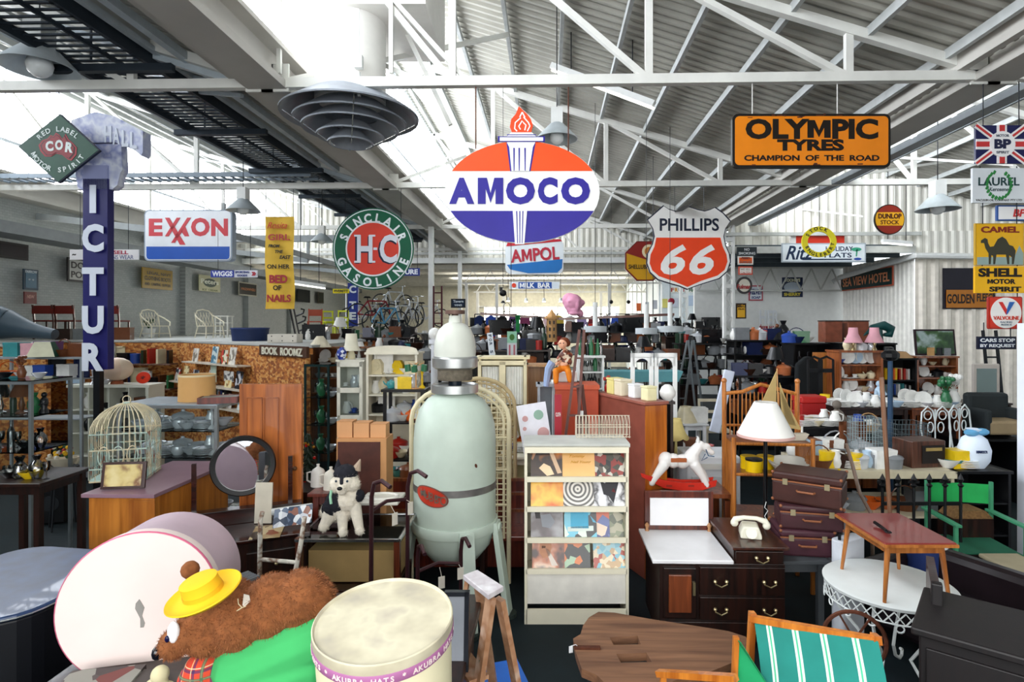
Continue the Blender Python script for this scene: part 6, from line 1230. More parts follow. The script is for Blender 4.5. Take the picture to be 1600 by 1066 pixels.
# chairs on the roof
def simple_chair(name, lab, pos, rz, mt, back='slat', h=.9, w=.45, seatm=None, grp=None):
    t = T(name, lab, 'chair', pos, rz, grp); sm = seatm or mt; m = MB(); m.box(0, 0, .43, w, w, .04); m.build('seat', sm, t, bevel=.01)
    for x in (-w/2+.02, w/2-.02):
        m = MB(); m.beam((x, -w/2+.03, 0), (x, -w/2+.03, .43), .035); m.build('leg', mt, t); m = MB(); m.beam((x, w/2+.02, 0), (x, w/2, .45), .035); m.beam((x, w/2, .45), (x, w/2+.06, h), .035); m.build('rear_leg', mt, t)
    m = MB()
    if back == 'slat': m.box(0, w/2+.05, h-.22, w, .025, .2)
    else:
        for z in (h-.05, h-.25, h-.4): m.box(0, w/2+.03, z, w, .02, .05)
    m.build('backrest', sm if back == 'slat' else mt, t); return t
rc = C('#6c2018', .5); first = None
for i, (px, dd) in enumerate(((79, 14.2), (113, 14.3), (180, 14.4))):
    p = PZ(px, dd, ZR); lab = ('leftmost' if i == 0 else 'middle' if i == 1 else 'rightmost')+' red vinyl dining chair stored on the book room roof'
    first = simple_chair('dining_chair', lab, p, TH+PI+R(8), WOOD('#4c2010', '#2c120a'), seatm=rc, h=.84, w=.46, grp='red chairs on the book room roof') if i == 0 else dup(first, p, TH+PI+R(4*i), lab, 'red chairs on the book room roof')
def cane(lab, pos, rz, sc_=1):
    t = T('cane_armchair', lab, 'chair', pos, rz, 'white cane armchairs on the roof'); cw = C('#e0dac4', .6); r = .02
    m = MB(); m.box(0, 0, .36, .52, .5, .03); m.build('seat', cw, t)
    m = MB(); m.tube([(-.26, .25, .36), (-.27, .34, .7), (-.18, .4, .86), (0, .42, .9), (.18, .4, .86), (.27, .34, .7), (.26, .25, .36)], r, 6)
    for i in range(5): x = -.18+.09*i; m.tube([(x, .25, .38), (x+.1, .38, .8)], .008, 4); m.tube([(x, .25, .38), (x-.1, .38, .8)], .008, 4)
    m.build('backrest', cw, t, smooth=True)
    for s in (-1, 1):
        m = MB(); m.tube([(s*.27, .34, .72), (s*.32, .1, .62), (s*.33, -.2, .5), (s*.28, -.28, .38)], r, 6); m.build('arm', cw, t, smooth=True)
        m = MB(); m.tube([(s*.25, -.25, .37), (s*.29, -.31, 0)], r, 6); m.build('leg', cw, t); m = MB(); m.tube([(s*.25, .22, .37), (s*.29, .34, 0)], r, 6); m.build('leg', cw, t)
    m = MB(); m.tube([(-.27, -.27, .14), (.27, -.27, .14), (.27, .28, .14), (-.27, .28, .14)], .012, 5, True); m.build('stretcher', cw, t); t.scale = (sc_,)*3; return t
c1_ = cane('left white cane armchair stored on the book room roof', PZ(243, 15.6, ZR), TH+R(62), .86); dup(c1_, PZ(328, 15.6, ZR), TH+R(58), 'right white cane armchair stored on the book room roof', 'white cane armchairs on the roof')
t = T('gramophone_horn', 'huge dark grey horn lying on the roof at far left', 'horn', P(-14, 515, 11), TH); k = 11/F; t.location.z = ZR
m = MB(); pts = [(95, 8), (80, 12), (55, 20), (30, 27), (10, 32), (-5, 30), (-15, 20)]
m.X = Matrix.Translation((0, 0, 0)); m.tube([((x)*k, 0, (z+2)*k) for x, z in [(100, 12), (80, 15), (60, 19), (40, 24), (22, 28)]], [8*k, 10*k, 13*k, 18*k, 24*k], 16); m.tube([(22*k, 0, 30*k), (0, -.1, 36*k), (-10*k, -.3, 36*k)], [24*k, 30*k, 34*k], 16, caps=False); m.build('horn', C('#3c4c58', .4), t, smooth=True)
m = MB(); m.tube([(-10*k+.0*math.cos(a), -.3+34*k*math.sin(a)*.1-34*k*math.cos(a)*.0, (36+34*math.cos(a))*k) if 0 else (-10*k+34*k*math.sin(a)*.9, -.3-.03*math.sin(a), (36+34*math.cos(a))*k) for a in [q*PI/12 for q in range(24)]], .02, 5, True); m.build('rim', C('#5c6c78', .4), t, smooth=True)
t = T('blue_tub', 'dark blue fabric-covered tub on the book room roof', 'tub', PZ(391, 12.8, ZR), TH); m = MB(); m.lathe([(0, 0), (.36, 0), (.39, .28), (.37, .28), (.34, .03)], 24); m.build('tub', C('#1c2c54', .6), t, smooth=True)
m = MB(); m.lathe([(.37, .26), (.4, .26), (.4, .29), (.37, .29)], 24); m.build('rim', C('#2c3c6c', .6), t)
t = T('white_crate', 'white painted riveted crate on the roof above BOOK ROOMZ', 'crate', PZ(446, 11.5, ZR), TH+.1); m = MB(); m.box(0, 0, 0, .56, .4, .17); m.build('body', C('#d6d0c4'), t, bevel=.01); m = MB()
for i in range(3):
    for z in (.04, .13): m.ball((-.2+.2*i, -.2, z), .012, 6)
m.build('studs', black, t)
for px, dd, nm, col, lab in ((228, 19, 0, 'green', 'potted'), ):
    t = T('potted_plant', 'small green potted plant left of the left cane armchair', 'plant', PZ(232, 16.6, ZR), TH); m = MB(); m.lathe([(0, 0), (.14, 0), (.18, .25), (0, .25)], 14); m.build('pot', white, t); m = MB()
    for i in range(14): a = i*2.4; m.tube([(0, 0, .25), (.08*math.cos(a), .08*math.sin(a), .42), (.2*math.cos(a), .2*math.sin(a), .45+.08*(i % 3))], [.012, .02, .002], 4)
    m.build('foliage', C('#2c4c2c'), t)
unit('white_wire_shelf', 'tall white wire shelf behind the right cane armchair', 'shelf', 335, 356, 16.6, ZR+.62, .3, (ZR+.2, ZR+.42), C('#dcdcd4'), back=False, sides=False, z0=ZR)
yc = simple_chair('yellow_chair', 'lime yellow kitchen chair on roof beside the navy vertical sign', PZ(533, 17.5, ZR), TH, C('#c8d030', .5), 'rail', h=.8, w=.34)
dup(yc, PZ(515, 18, ZR), TH+.6, 'pale folding chair left of the lime yellow chair').children[0]
simple_chair('orange_stool', 'faded red-orange chair on the roof right of the banner', PZ(492, 17.6, ZR), TH+.3, C('#9c4834', .6), h=.85, w=.42)
t = T('cast_iron_stand', 'black curly iron stand leaning on the left brick wall', 'stand', PZ(467, 19, ZR), TH, ry=R(-12)); m = MB(); m.box(-.1, 0, 0, .05, .05, 1.0); m.box(.02, 0, 0, .04, .04, .9)
for z in (.15, .4, .65): m.tube([(.05, 0, z), (.3, 0, z+.05), (.35, 0, z+.15), (.25, 0, z+.2)], .03, 5)
m.build('iron', black, t)
row(PZ(85, 13.7, 0), PZ(210, 13.7, 0), ZR, 'dark brown box, grey box, black box, brown box', 'under the red chairs on the roof', 1.6)
row(PZ(475, 13.8, 0), PZ(560, 14.8, 0), ZR, 'white jug, black radio, silver pot, brown basket, white lamp, black box, green tin', 'stored on the roof beyond BOOK ROOMZ', 1.4)
# ---- recess right of the doorway: china shelves
t = unit('china_shelf', 'dark shelf of white china right of the BOOK ROOMZ doorway', 'shelf', 484, 575, 10.6, 2.2, .4, (1.35, 1.62, 1.9), WOOD('#8a5228', '#5c3418'))
on(t, 1.9, 'white cup, white plate, cream bowl, white vase, yellow box, silver jug, white lamp, white bowl', 'on the top china shelf')
on(t, 1.62, 'silver bowl, white cup, white cup, white bowl, silver jug, white plate, yellow box, white jug', 'on the second china shelf'); on(t, 1.35, 'silver pot, white bowl, silver bowl, white cup, silver teapot, black pot, white plate', 'on the third china shelf')
t = glass_case('tall_glass_case', 'tall dark green-tinted glass case by the book room doorway', PZ(495, 9.4, 0), TH-.2, .42, .4, 1.95, (.5, .95, 1.4), C('#2c4444', .3, .5)); t['_w'] = .42; t['_d'] = .4
for z in (.52, .97, 1.42): on(t, z, 'clear glass, green vase, clear glass, silver bowl', 'inside the dark glass case, shelf %s' % {.52: 'bottom', .97: 'middle', 1.42: 'top'}[z])
t = T('pleated_white_lamp', 'small white pleated lamp on top china shelf beneath Z', 'lamp', PZ(500, 10.4, 2.2), TH); m = MB(); m.lathe([(.2, 0), (.06, .2), (.055, .2), (.19, 0)], 20); m.build('shade', C('#dcd4bc'), t)
# ---- narrow white glass cabinet & lamps
t = unit('white_glass_cabinet', 'narrow tall white cabinet with glass door and three panes', 'cabinet', 527, 567, 8, 2.12, .35, (.5, .95, 1.35, 1.72), C('#dcdacd', .5)); t['_d'] = .35
m = MB()
for z in (1.28, 1.66, .9, .45, 2.02): m.box(0, -.01, z, .35, .02, .07)
for x in (-.155, .155): m.box(x, -.01, 0, .045, .02, 2.1)
dr_ = m.build('door_frame', C('#dedccf', .5), t); m = MB(); m.box(0, -.005, .05, .3, .004, 2.0); m.build('glass_pane', GLASS(), dr_)
for z, s_ in ((1.72, 'white cup, silver jug, white vase'), (1.35, 'white jug, blue cup, clear glass'), (.95, 'clear vase, blue jug, silver bowl'), (.5, 'blue bottle, clear glass, black box')): on(t, z, s_, 'in the narrow white cabinet, %s shelf' % {1.72: 'top', 1.35: 'second', .95: 'third', .5: 'bottom'}[z])
t = T('white_shade_lamp', 'table lamp with wide white shade on the narrow white cabinet', 'lamp', PZ(549, 8.1, 2.12), TH); m = MB(); m.lathe([(0, 0), (.05, 0), (.055, .05), (.03, .13), (.012, .17)], 14); m.build('base', C('#d8d0b0'), t, smooth=True); m = MB(); m.lathe([(.125, .12), (.09, .2), (.075, .36), (.07, .36), (.085, .2), (.115, .12)], 24); m.build('shade', C('#eae6d2', .7), t, smooth=True)
t = T('blue_ginger_jar', 'blue and white ginger jar lamp base on narrow white cabinet', 'jar', PZ(534, 8.0, 2.12), TH); m = MB(); m.lathe([(0, 0), (.04, 0), (.07, .07), (.06, .13), (.03, .15), (.03, .17)], 16); m.build('jar', PATCH(['#24348c', '#3c50a8', '#d8dce8', '#1c2c7c'], 26, seed=3), t, smooth=True)
# ---- white hutch
wc = C('#e4dfcc', .5); t = unit('white_hutch', 'white painted hutch with curved top holding crockery', 'hutch', 572, 652, 7.6, 2.24, .4, (.9, 1.42, 1.68, 1.94), wc, pediment=.06, doors=.85)
on(t, 1.94, 'cream clock, white frame, white cup, yellow clock, white bowl, cream box', 'on top shelf of the white hutch'); on(t, 1.68, 'white jug, cream vase, white bowl, white cup, white teapot, cream jug', 'on second shelf of the white hutch')
on(t, 1.42, 'black pot, white frame, white bowl, silver pot, blue jug', 'on third shelf of the white hutch'); on(t, .9, 'white bowl, cream pot, white plates, red pot, white bowl, white jug', 'on worktop of the white hutch')
t = unit('black_wire_stand', 'black wire plant stand loaded with pans and teapots', 'stand', 598, 662, 6.6, 1.86, .3, (1.05, 1.48), black, back=False, sides=False)
on(t, 1.86, 'teal teapot, cream tin, yellow box, silver jug, yellow candlestick', 'on top of the black wire stand', .85); on(t, 1.48, 'silver pot, white bowl, orange teapot, white plate', 'on middle tier of the black wire stand', .9); on(t, 1.05, 'red pot, cream bowl, dark brown jug, white plates', 'on bottom tier of the black wire stand', .9)
t = T('mug_tree', 'small mug tree with hanging yellow and white mugs', 'mug tree', PZ(650, 6.7, 1.86), TH); m = MB(); m.cyl((0, 0, 0), (0, 0, .3), .008); m.cyl((0, 0, 0), (0, 0, .01), .06, n=14)
for a in range(4): m.cyl((0, 0, .26), (.09*math.cos(a*1.57), .09*math.sin(a*1.57), .3), .005, n=5)
m.build('stand', pine, t); m = MB()
for a in range(4): m.cyl((.09*math.cos(a*1.57), .09*math.sin(a*1.57), .2), (.1*math.cos(a*1.57), .1*math.sin(a*1.57), .28), .035, n=10)
m.build('mugs', PATCH(['#e8d890', '#e8e8e8', '#2c6c4c'], 8, seed=5), t)
t = table('pan_table', 'low wooden table with pans behind the husky', 590, 660, 6.2, .92, .4, pine); on(t, .92, 'dark brown bowl, teal bowl, brown pot, white plates', 'on the low pan table', 1)
# ---- lattice headboards behind vessel
def lattice(name, lab, px, d, zb, w, h, mt, rz, ry=0):
    t = T(name, lab, 'headboard', PZ(px, d, zb), rz, ry=ry); arch = [(-w/2, 0), (-w/2, h*.78)]+[(-w/2*math.cos(q), h*.78+h*.22*math.sin(q)) for q in [k*PI/12 for k in range(1, 12)]]+[(w/2, h*.78), (w/2, 0)]
    m = MB(); m.tube([(x, 0, z) for x, z in arch], .024, 8); m.tube([(x*.9, 0, z*.97) for x, z in arch], .012, 6)
    for z in (h*.22, h*.45, h*.66): m.tube([(-w/2, 0, z), (w/2, 0, z)], .014, 6)
    m.build('frame', mt, t, smooth=True); m = MB()
    n = int(w/.055)
    for i in range(1, n): x = -w/2+w*i/n; m.cyl((x, 0, 0), (x, 0, h*.78+h*.22*math.sqrt(max(0, 1-(2*x/w)**2))), .006, n=4)
    for j in range(1, int(h/.055)):
        z = j*.055; hw_ = w/2 if z < h*.78 else w/2*math.sqrt(max(0, 1-((z-h*.78)/(h*.22))**2)); m.cyl((-hw_, 0, z), (hw_, 0, z), .006, n=4)
    m.build('lattice', mt, t); m = MB()
    for x in (-w/2, w/2): m.cyl((x, 0, -zb), (x, 0, .02), .022, n=8)
    m.build('legs', mt, t); return t
lattice('cane_headboard', 'cream cane lattice headboard with rounded top behind the vessel', 719, 5.8, .45, .98, 1.54, C('#e2d8b6', .6), TH)
lattice('cane_headboard', 'darker cane lattice headboard leaning right behind the first', 745, 6.45, .4, .9, 1.6, C('#cbb88e', .6), TH+.35)
# ---- cream dresser with curtained doors
t = unit('cream_dresser', 'cream dresser with two curtained glass doors behind lattice', 'dresser', 748, 822, 7.6, 2.18, .4, (1.0, 1.5), C('#e3d6ac', .5), topover=.05)
m = MB()
for x in (-.3, -.02, .02, .3): m.box(x, -.012, 1.0, .045, .02, 1.12)
for z in (1.0, 2.07): m.box(0, -.012, z, .62, .02, .06)
dr_ = m.build('door_frames', C('#e6dab4', .5), t, bevel=.003); m = MB()
for cx in (-.16, .16): m.grid(lambda u, v, cx=cx: (cx-.11+u*.22, .02+.008*math.sin(u*40), 1.55+.5*v), 30, 2)
m.build('curtains', C('#e4e4dc', .8), dr_); on(t, 1.0, 'brown pot, dark brown jug, white basket, orange bowl', 'inside the cream dresser')
row(PZ(790, 7.4, 0), PZ(825, 7.4, 0), .98, 'blue bowl, white plates', 'before the cream dresser'); t = table('china_side_table', 'small pale table before the cream dresser', 780, 835, 7.1, .97, .4, wc)
t = unit('pine_cupboard', 'honey pine cupboard end right of the cream dresser', 'cupboard', 822, 858, 8.0, 2.05, .4, (), pine)
# ---- poster, chest, ladder, wire rack
t = T('illustrated_board', 'large white board with pink and green roundels', 'poster', PZ(850, 5.85, .95), TH, ry=R(-9)); m = MB(); m.box(0, 0, 0, .3, .02, .86); m.build('board', C('#e4e4ee', .5), t); m = MB()
for i, (x, z, r) in enumerate(((-.08, .72, .03), (.06, .74, .05), (-.04, .5, .035), (.08, .55, .06), (0, .3, .03), (.09, .28, .03), (-.1, .62, .02))): m.mat(i % 3); m.cyl((x, -.01, z), (x, -.016, z), r, n=14)
m.build('roundels', [C('#c89c9c'), C('#8cac9c'), C('#9c94b4')], t)
t = T('red_notice_board', 'narrow dark red card beside the white illustrated board', 'card', PZ(872, 5.8, 1.2), TH); m = MB(); m.box(0, 0, 0, .07, .02, .7); m.build('card', C('#a02030', .5), t); m = MB(); m.text('CLOTH', 0, .5, .04, .05, -.011, .003, .02); m.build('lettering', white, t)
t = T('orange_chest', 'coral red painted chest behind the thin brown ladder', 'chest', PZ(902, 6.7, 0), TH); m = MB(); m.box(0, .25, 0, .5, .5, 1.85); m.build('body', C('#b4482c', .5, noise=.15), t, bevel=.01); m = MB(); m.box(0, .25, 1.85, .52, .52, .05); m.build('lid', C('#c45838', .5), t)
t = T('thin_brown_ladder', 'tall thin brown folding ladder with ticket', 'step ladder', PZ(885, 6.2, 0), TH); wl_ = C('#6c4a44', .6); 
for a, b in (((.14, 0, 2.55), (-.2, -.1, 0)), ((.19, 0, 2.55), (.02, -.1, 0)), ((.13, .06, 1.95), (.3, .4, 0)), ((.17, .06, 1.95), (.42, .4, 0))): m = MB(); m.beam(a, b, .028, .035); m.build('rail', wl_, t)
for i in range(7): u = .12+i*.12; a = Vector((.14, 0, 2.55)).lerp(Vector((-.2, -.1, 0)), u); b = Vector((.19, 0, 2.55)).lerp(Vector((.02, -.1, 0)), u); m = MB(); m.beam(a, b, .07, .015); m.build('tread', wl_, t)
m = MB(); m.box(.16, -.02, 1.62, .04, .004, .06); m.build('ticket', white, t)
t = T('wire_record_rack', 'cream wire rack of upright loops on the record rack top', 'rack', PZ(941, 5.28, 1.575), TH); m = MB()
for i in range(17): x = -.24+i*.03; m.tube([(x, -.06, 0), (x, -.06, .14+.0*i), (x, -.03, .19), (x, .03, .19), (x, .06, .14), (x, .06, 0)], .0035, 4)
for y, z in ((-.06, .01), (.06, .01), (-.06, .1), (.06, .1), (0, .195)): m.tube([(-.24, y, z), (.25, y, z)], .0035, 4)
m.build('wire', C('#d4ccb8', .5), t)
# big brown chest at an angle
cpt = PZ(1007, 5.9, 0); a_ = math.atan2(.94, -.42); t = T('tall_brown_chest', 'big reddish brown chest of drawers with bright orange end panel', 'chest', cpt, a_-PI/2)
m = MB(); m.X = Matrix.Rotation(0, 4, 'Z'); m.box(-.0, 0, 0, .001, .001, .001) if 0 else None
# local +Y runs along the long face, local +X along the narrow end
m = MB(); m.box(.13, .5, 0, .27, 1.02, 1.78); m.build('body', C('#8a4a3c', .45, noise=.2), t, bevel=.004); m = MB(); m.box(.13, .5, 1.78, .3, 1.06, .03); m.build('top', C('#9c5e50', .4, noise=.2), t, bevel=.004)
m = MB(); m.box(.13, -.016, .0, .26, .01, 1.77); m.build('end_panel', WOOD('#c4701e', '#94480e', scale=2), t); ins = math.degrees(0)
q_ = Matrix.Rotation(a_-PI/2, 3, 'Z'); cw = lambda x, y, z: cpt+q_ @ Vector((x, y, z))
for (x, y, k, c, lab) in ((.1, .75, 1.15, 'yellow', 'pale yellow'), (.1, .58, 1.15, 'cream', 'cream'), (.12, .35, .95, 'white', 'white'), (.12, .1, .95, 'cream', 'ivory')):
    t = T('kitchen_canister', lab+' square lidded kitchen canister on the big brown chest', 'canister', cw(x, y, 1.81), a_); cc = C({'pale yellow': '#e4d88c', 'cream': '#e6dcc0', 'white': '#eceef0', 'ivory': '#ece6b8'}[lab], .4); m = MB(); m.box(0, 0, 0, .13*k, .13*k, .14*k); m.build('body', cc, t, bevel=.012); m = MB(); m.box(0, 0, .14*k, .135*k, .135*k, .02*k); m.build('lid', cc, t, bevel=.004)
put('globe', 'white', PZ(1043, 6.3, 1.81-.04), 'white glass light globe at right end behind the brown chest', .9); put('flowers', 'red', cw(.1, .93, 1.81), 'small red artificial flowers at left end of brown chest', .6)
t = unit('globe_stand', 'narrow dark stand carrying the white globe', 'stand', 1034, 1052, 6.25, 1.77, .15, (), dwood)
# ---- white arches
for i, px in enumerate((1003, 1040)):
    t = T('arched_frame', ('left' if i == 0 else 'right')+' tall white open frame with arched top', 'door frame', PZ(px, 7.4, 0), TH, 'white arched frames'); m = MB(); w = .29; h = 2.24
    for x in (-w/2+.025, w/2-.025): m.box(x, 0, 0, .05, .04, h)
    m.box(0, 0, h-.06, w, .04, .06); m.box(0, 0, 1.25, w, .04, .05); n = 8; ii = [(.095*math.cos(k*PI/n), h-.17+.1*math.sin(k*PI/n)) for k in range(n+1)]
    m.prism([(.1, h-.17), (.12, h-.17), (.12, h-.05), (0, h-.05), (0, h-.07)]+ii[:n//2][::-1], -.02, .02); m.prism([(-x, z) for x, z in [(.1, h-.17), (.12, h-.17), (.12, h-.05), (0, h-.05), (0, h-.07)]+ii[:n//2][::-1]], -.02, .02); m.build('frame', C('#eef0ee', .5, noise=.02), t)
# ---- figure on white box
t = T('white_pedestal_box', 'white box stand under the seated painted figure', 'stand', PZ(884, 7.1, 0), TH); m = MB(); m.box(0, .1, 0, .34, .3, 1.9); m.build('body', C('#e6e6ea', .5), t, bevel=.01); m = MB(); m.box(0, .1, 1.9, .28, .26, .12); m.build('plinth', white, t, bevel=.01)
d = 7.0; t = T('seated_figure', 'painted seated figure in brown patterned top and orange trousers', 'figure', P(881, 575, d), TH, ); t.location.z = 2.02; k = d/F; g = lambda x, y, dy, r, *s: (x-881, dy, 575-y, r)+s
sk_ = C('#e0a888', .5); blob(t, d, 'body', [g(879, 530, -2, 7.5), g(878, 533, -5, 5), g(883, 541, 0, 4.5), g(883, 552, 0, 9, 1, .8, 1.2), g(880, 564, -3, 8)], sk_, .008, limbs=[((-6, -4, 20), (-12, -12, 14), 3, 2.5), ((8, -4, 20), (3, -12, 14), 3, 2.5)])
blob(t, d, 'top', [g(884, 549, 0, 10, 1, .9, 1.1), g(884, 558, 0, 10.2, 1, .9, .8)], PATCH(['#5c2c1c', '#8c4428', '#c8b49c', '#4c1c14'], 30, seed=6), .008, limbs=[((-4, -2, 28), (-11, -8, 18), 4, 3.6), ((10, -2, 28), (6, -10, 17), 4, 3.6)])
blob(t, d, 'trousers', [g(881, 566, -3, 9, 1.1, 1, .8)], C('#d87c18', .6), .008, limbs=[((-5, -6, 6), (-13, -16, 4), 5, 5), ((-13, -16, 4), (-13, -18, -12), 5, 4.2), ((5, -6, 6), (6, -18, 3), 5, 5), ((6, -18, 3), (8, -20, -10), 5, 4)])
blob(t, d, 'hair', [g(882, 526, 1, 7.5, 1.1, 1, .9), g(886, 529, 3, 6)], C('#6c3418', .7), .008)
m = U(t, d); m.ball((-9, -9, 46), 1.5, 8)
for dx in (-5, 0): m.mat(1); m.ball((dx-1, -9.2, 46.5), .9, 6)
m.mat(2); m.box(-3, -9.2, 41.5, 4, .6, .8); m.build('face_features', [sk_, black, C('#a03028')], t)
t = T('hanging_cloth', 'pale blue hanging cloth leg beside the painted figure', 'cloth', PZ(857, 7.0, 1.95), TH); m = MB(); m.tube([(.05, 0, .2), (-.0, 0, .12), (-.02, 0, -.02), (-.03, -.02, -.1)], [.05, .045, .04, .03], 8); m.build('cloth', C('#94a8cc', .8), t, smooth=True)
t = unit('doll_table', 'grey box table left of the white pedestal', 'table', 840, 868, 7.0, 1.88, .3, (), C('#9ca4ac'))
# ---- drinks shelf
t = unit('drinks_shelf', 'white open shelf holding wine bottles and glasses', 'shelf', 903, 944, 8.6, 2.14, .35, (1.25, 1.65, 1.9), white)
on(t, 2.14, 'green bottle, dark green bottle, black bottle, green bottle, brown bottle, green bottle, clear bottle', 'along top of the drinks shelf', .85); on(t, 1.9, 'clear glass, clear glass, clear glass, clear glass, green bottle, clear glass', 'on upper drinks shelf', .8); on(t, 1.65, 'clear bowl, black bottle, black bottle, black bottle, black bottle, clear glass', 'on middle drinks shelf', .75); on(t, 1.25, 'silver bowl, clear bowl, silver jug', 'on lower drinks shelf')
# ---- white low table, lamp etc
t = table('white_cabriole_table', 'small white table with curved legs, far right of brown chest', 1068, 1108, 9.4, .98, .5, C('#eceef0')); on(t, .98, 'cream shade, white box', 'on the small white table', 1.3)
t = table('dark_lamp_table', 'dark table under the yellow fringed lamp', 1030, 1125, 7.0, 1.0, .7, dwood); on(t, 1.0, 'dark brown box, white jug, brown box, silver bowl, red bowl', 'on the dark lamp table', 1, .3, .98)
d = 6.9; t = T('yellow_fringed_lamp', 'table lamp with yellow scalloped fabric shade and cream stem', 'lamp', PZ(1056, d, 1.0), TH); m = MB(); m.lathe([(0, 0), (.07, 0), (.07, .02), (.02, .04), (.015, .25), (.02, .3)], 14); m.build('stem', C('#d8cc88', .5), t, smooth=True)
vs = []; m = MB(); m.grid(lambda u, v: ((lambda r: (r*math.cos(2*PI*u), r*math.sin(2*PI*u), .26+.22*v-(.03*abs(math.sin(5*2*PI*u/2)) if v < .01 else 0)))((.15-.09*(v**.6))*(1+.05*math.cos(10*PI*u)*(1-v)))), 60, 6, True); o = m.build('shade', C('#e0cc84', .7, noise=.1), t, smooth=True); sd = o.modifiers.new('thickness', 'SOLIDIFY'); sd.thickness = .003
t = T('white_ironing_board', 'long white padded board leaning among dark things', 'board', PZ(1116, 8.6, 1.0), TH, ry=R(14)); m = MB(); m.slab(rrect(.16, .05, .02), 0, .95); m.build('padded_board', C('#d4dcee'), t, bevel=.01); m = MB(); m.beam((-.1, .02, .5), (.15, .02, .5), .02); m.build('bracket', black, t)
simple_chair('cream_kitchen_chair', 'cream slat-back kitchen chair behind the small white table', PZ(1118, 9.9, .35), TH, C('#d8d0b8'), 'rail', .95, .45)
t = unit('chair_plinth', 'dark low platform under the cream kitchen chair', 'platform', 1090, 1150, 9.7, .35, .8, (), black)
# ---- cane etagere with tins, floor lamp, boat
d = 5.6; cw_ = WOOD('#c47c38', '#94541e', scale=6); t = T('cane_etagere', 'honey-coloured cane shelf stand with tall curved back', 'shelf stand', PZ(1208, d, 0), TH-.1); w = .74
for x, h in ((-w/2, 2.0), (w/2, 2.0)): m = MB(); m.cyl((x, .42, 0), (x, .42, h), .022, n=10); m.ball((x, .42, h+.015), .03, 10); m.build('rear_post', cw_, t, smooth=True); m = MB(); m.cyl((x, 0, 0), (x, 0, 1.5), .022, n=10); m.build('front_post', cw_, t, smooth=True)
m = MB(); m.tube([(-w/2, .42, 1.88), (-w/4, .42, 1.9), (0, .42, 1.98), (w/4, .42, 1.93), (w/2, .42, 1.88)], .02, 8); m.tube([(-w/2, .42, 1.55), (w/2, .42, 1.55)], .014, 6)
for i in range(18): x = -w/2+w*(i+.5)/18; m.cyl((x, .42, 1.45), (x, .42, 1.9), .007, n=5)
m.build('back_rods', cw_, t, smooth=True)
for z in (1.45, 1.15, .72): m = MB(); m.box(0, .21, z-.02, w, .42, .02); m.build('shelf', mwood, t); m = MB(); m.tube([(-w/2, 0, z-.01), (w/2, 0, z-.01)], .016, 6); m.build('edge_rod', cw_, t)
m = MB()
for x in (-w/2, w/2):
    for i in range(12): y = .42*(i+.5)/12; m.cyl((x, y, .2), (x, y, 1.43+.5*max(0, (y-.3)/.12)), .006, n=5)
m.build('side_rods', cw_, t)
for i, (px, py, lab) in enumerate(((1170, 726, 'left yellow tin with black lid, back row of cane shelf'), (1178, 736, 'front yellow tin with black lid on cane shelf'), (1196, 730, 'right yellow tin with black lid beside lamp pole'))):
    t = T('yellow_tin', lab, 'tin', PZ(px, 5.72+.12*(i != 1), 1.15), TH, 'yellow tins on the cane shelf'); m = MB(); m.lathe([(0, 0), (.08, 0), (.08, .11), (0, .11)], 24); m.build('tin', C('#ecc40c', .35, noise=.03), t, smooth='auto'); m = MB(); m.lathe([(0, .108), (.083, .108), (.083, .125), (0, .13)], 24); m.build('lid', black if i == 1 else C('#e0b808'), t)
t = T('white_dish', 'large white oval dish on the right of cane shelf', 'dish', PZ(1232, 5.75, 1.15), TH, rx=R(12)); m = MB(); m.lathe([(0, 0), (.12, 0), (.2, .08), (.205, .1), (.19, .1), (.1, .02), (0, .02)], 28, sy=.7); m.build('dish', C('#dcdcd4', .4), t, smooth=True)
d = 5.3; t = T('floor_lamp', 'black pole floor lamp with large white shade', 'lamp', PZ(1196, d, 0), TH); m = MB(); m.cyl((0, 0, 0), (0, 0, .03), .15, n=24); m.cyl((0, 0, 0), (0, 0, 1.6), .018, n=10); m.build('pole', black, t, smooth='auto')
m = MB(); m.lathe([(.25, 1.58), (.245, 1.6), (.1, 1.89), (.09, 1.89), (.235, 1.6)], 36); m.build('shade', C('#ecebe6', .6, noise=.02), t, smooth=True); m = MB(); m.lathe([(.251, 1.575), (.253, 1.6), (.247, 1.6), (.246, 1.575)], 36); m.build('pink_trim', C('#d8b0a8'), t)
m = MB(); m.tube([(0, -.02, .98), (-.02, -.03, .93), (.01, -.03, .9), (-.02, -.03, .85), (.02, -.03, .78), (.015, -.02, .5)], .004, 5); m.build('cord', white, t)
d = 5.75; t = T('model_sailing_boat', 'model sailing boat with tan cloth sails behind the floor lamp', 'model boat', PZ(1222, d, 1.45), TH); k = d/F; zz = lambda y: zat(y, d)-1.45; xx = lambda x: (x-1222)*k
m = MB(); m.prism([(xx(1195), .06), (xx(1262), .07), (xx(1255), .0), (xx(1205), .0)], -.05, .05); m.build('hull', C('#b8b0a0'), t, bevel=.01); m = MB(); m.cyl((xx(1217), 0, .05), (xx(1214), 0, zz(576)), .006, n=6); m.build('mast', pine, t)
sl = C('#b39a66', .9)
for pts, nm in (([(1213, 580), (1170, 672), (1212, 668)], 'mainsail'), ([(1218, 598), (1222, 660), (1244, 666)], 'jib'), ([(1219, 610), (1228, 668), (1252, 672)], 'staysail')): m = MB(); m.prism([(xx(x), zz(y)) for x, y in pts], -.006, .006) ; m.build(nm, sl, t)
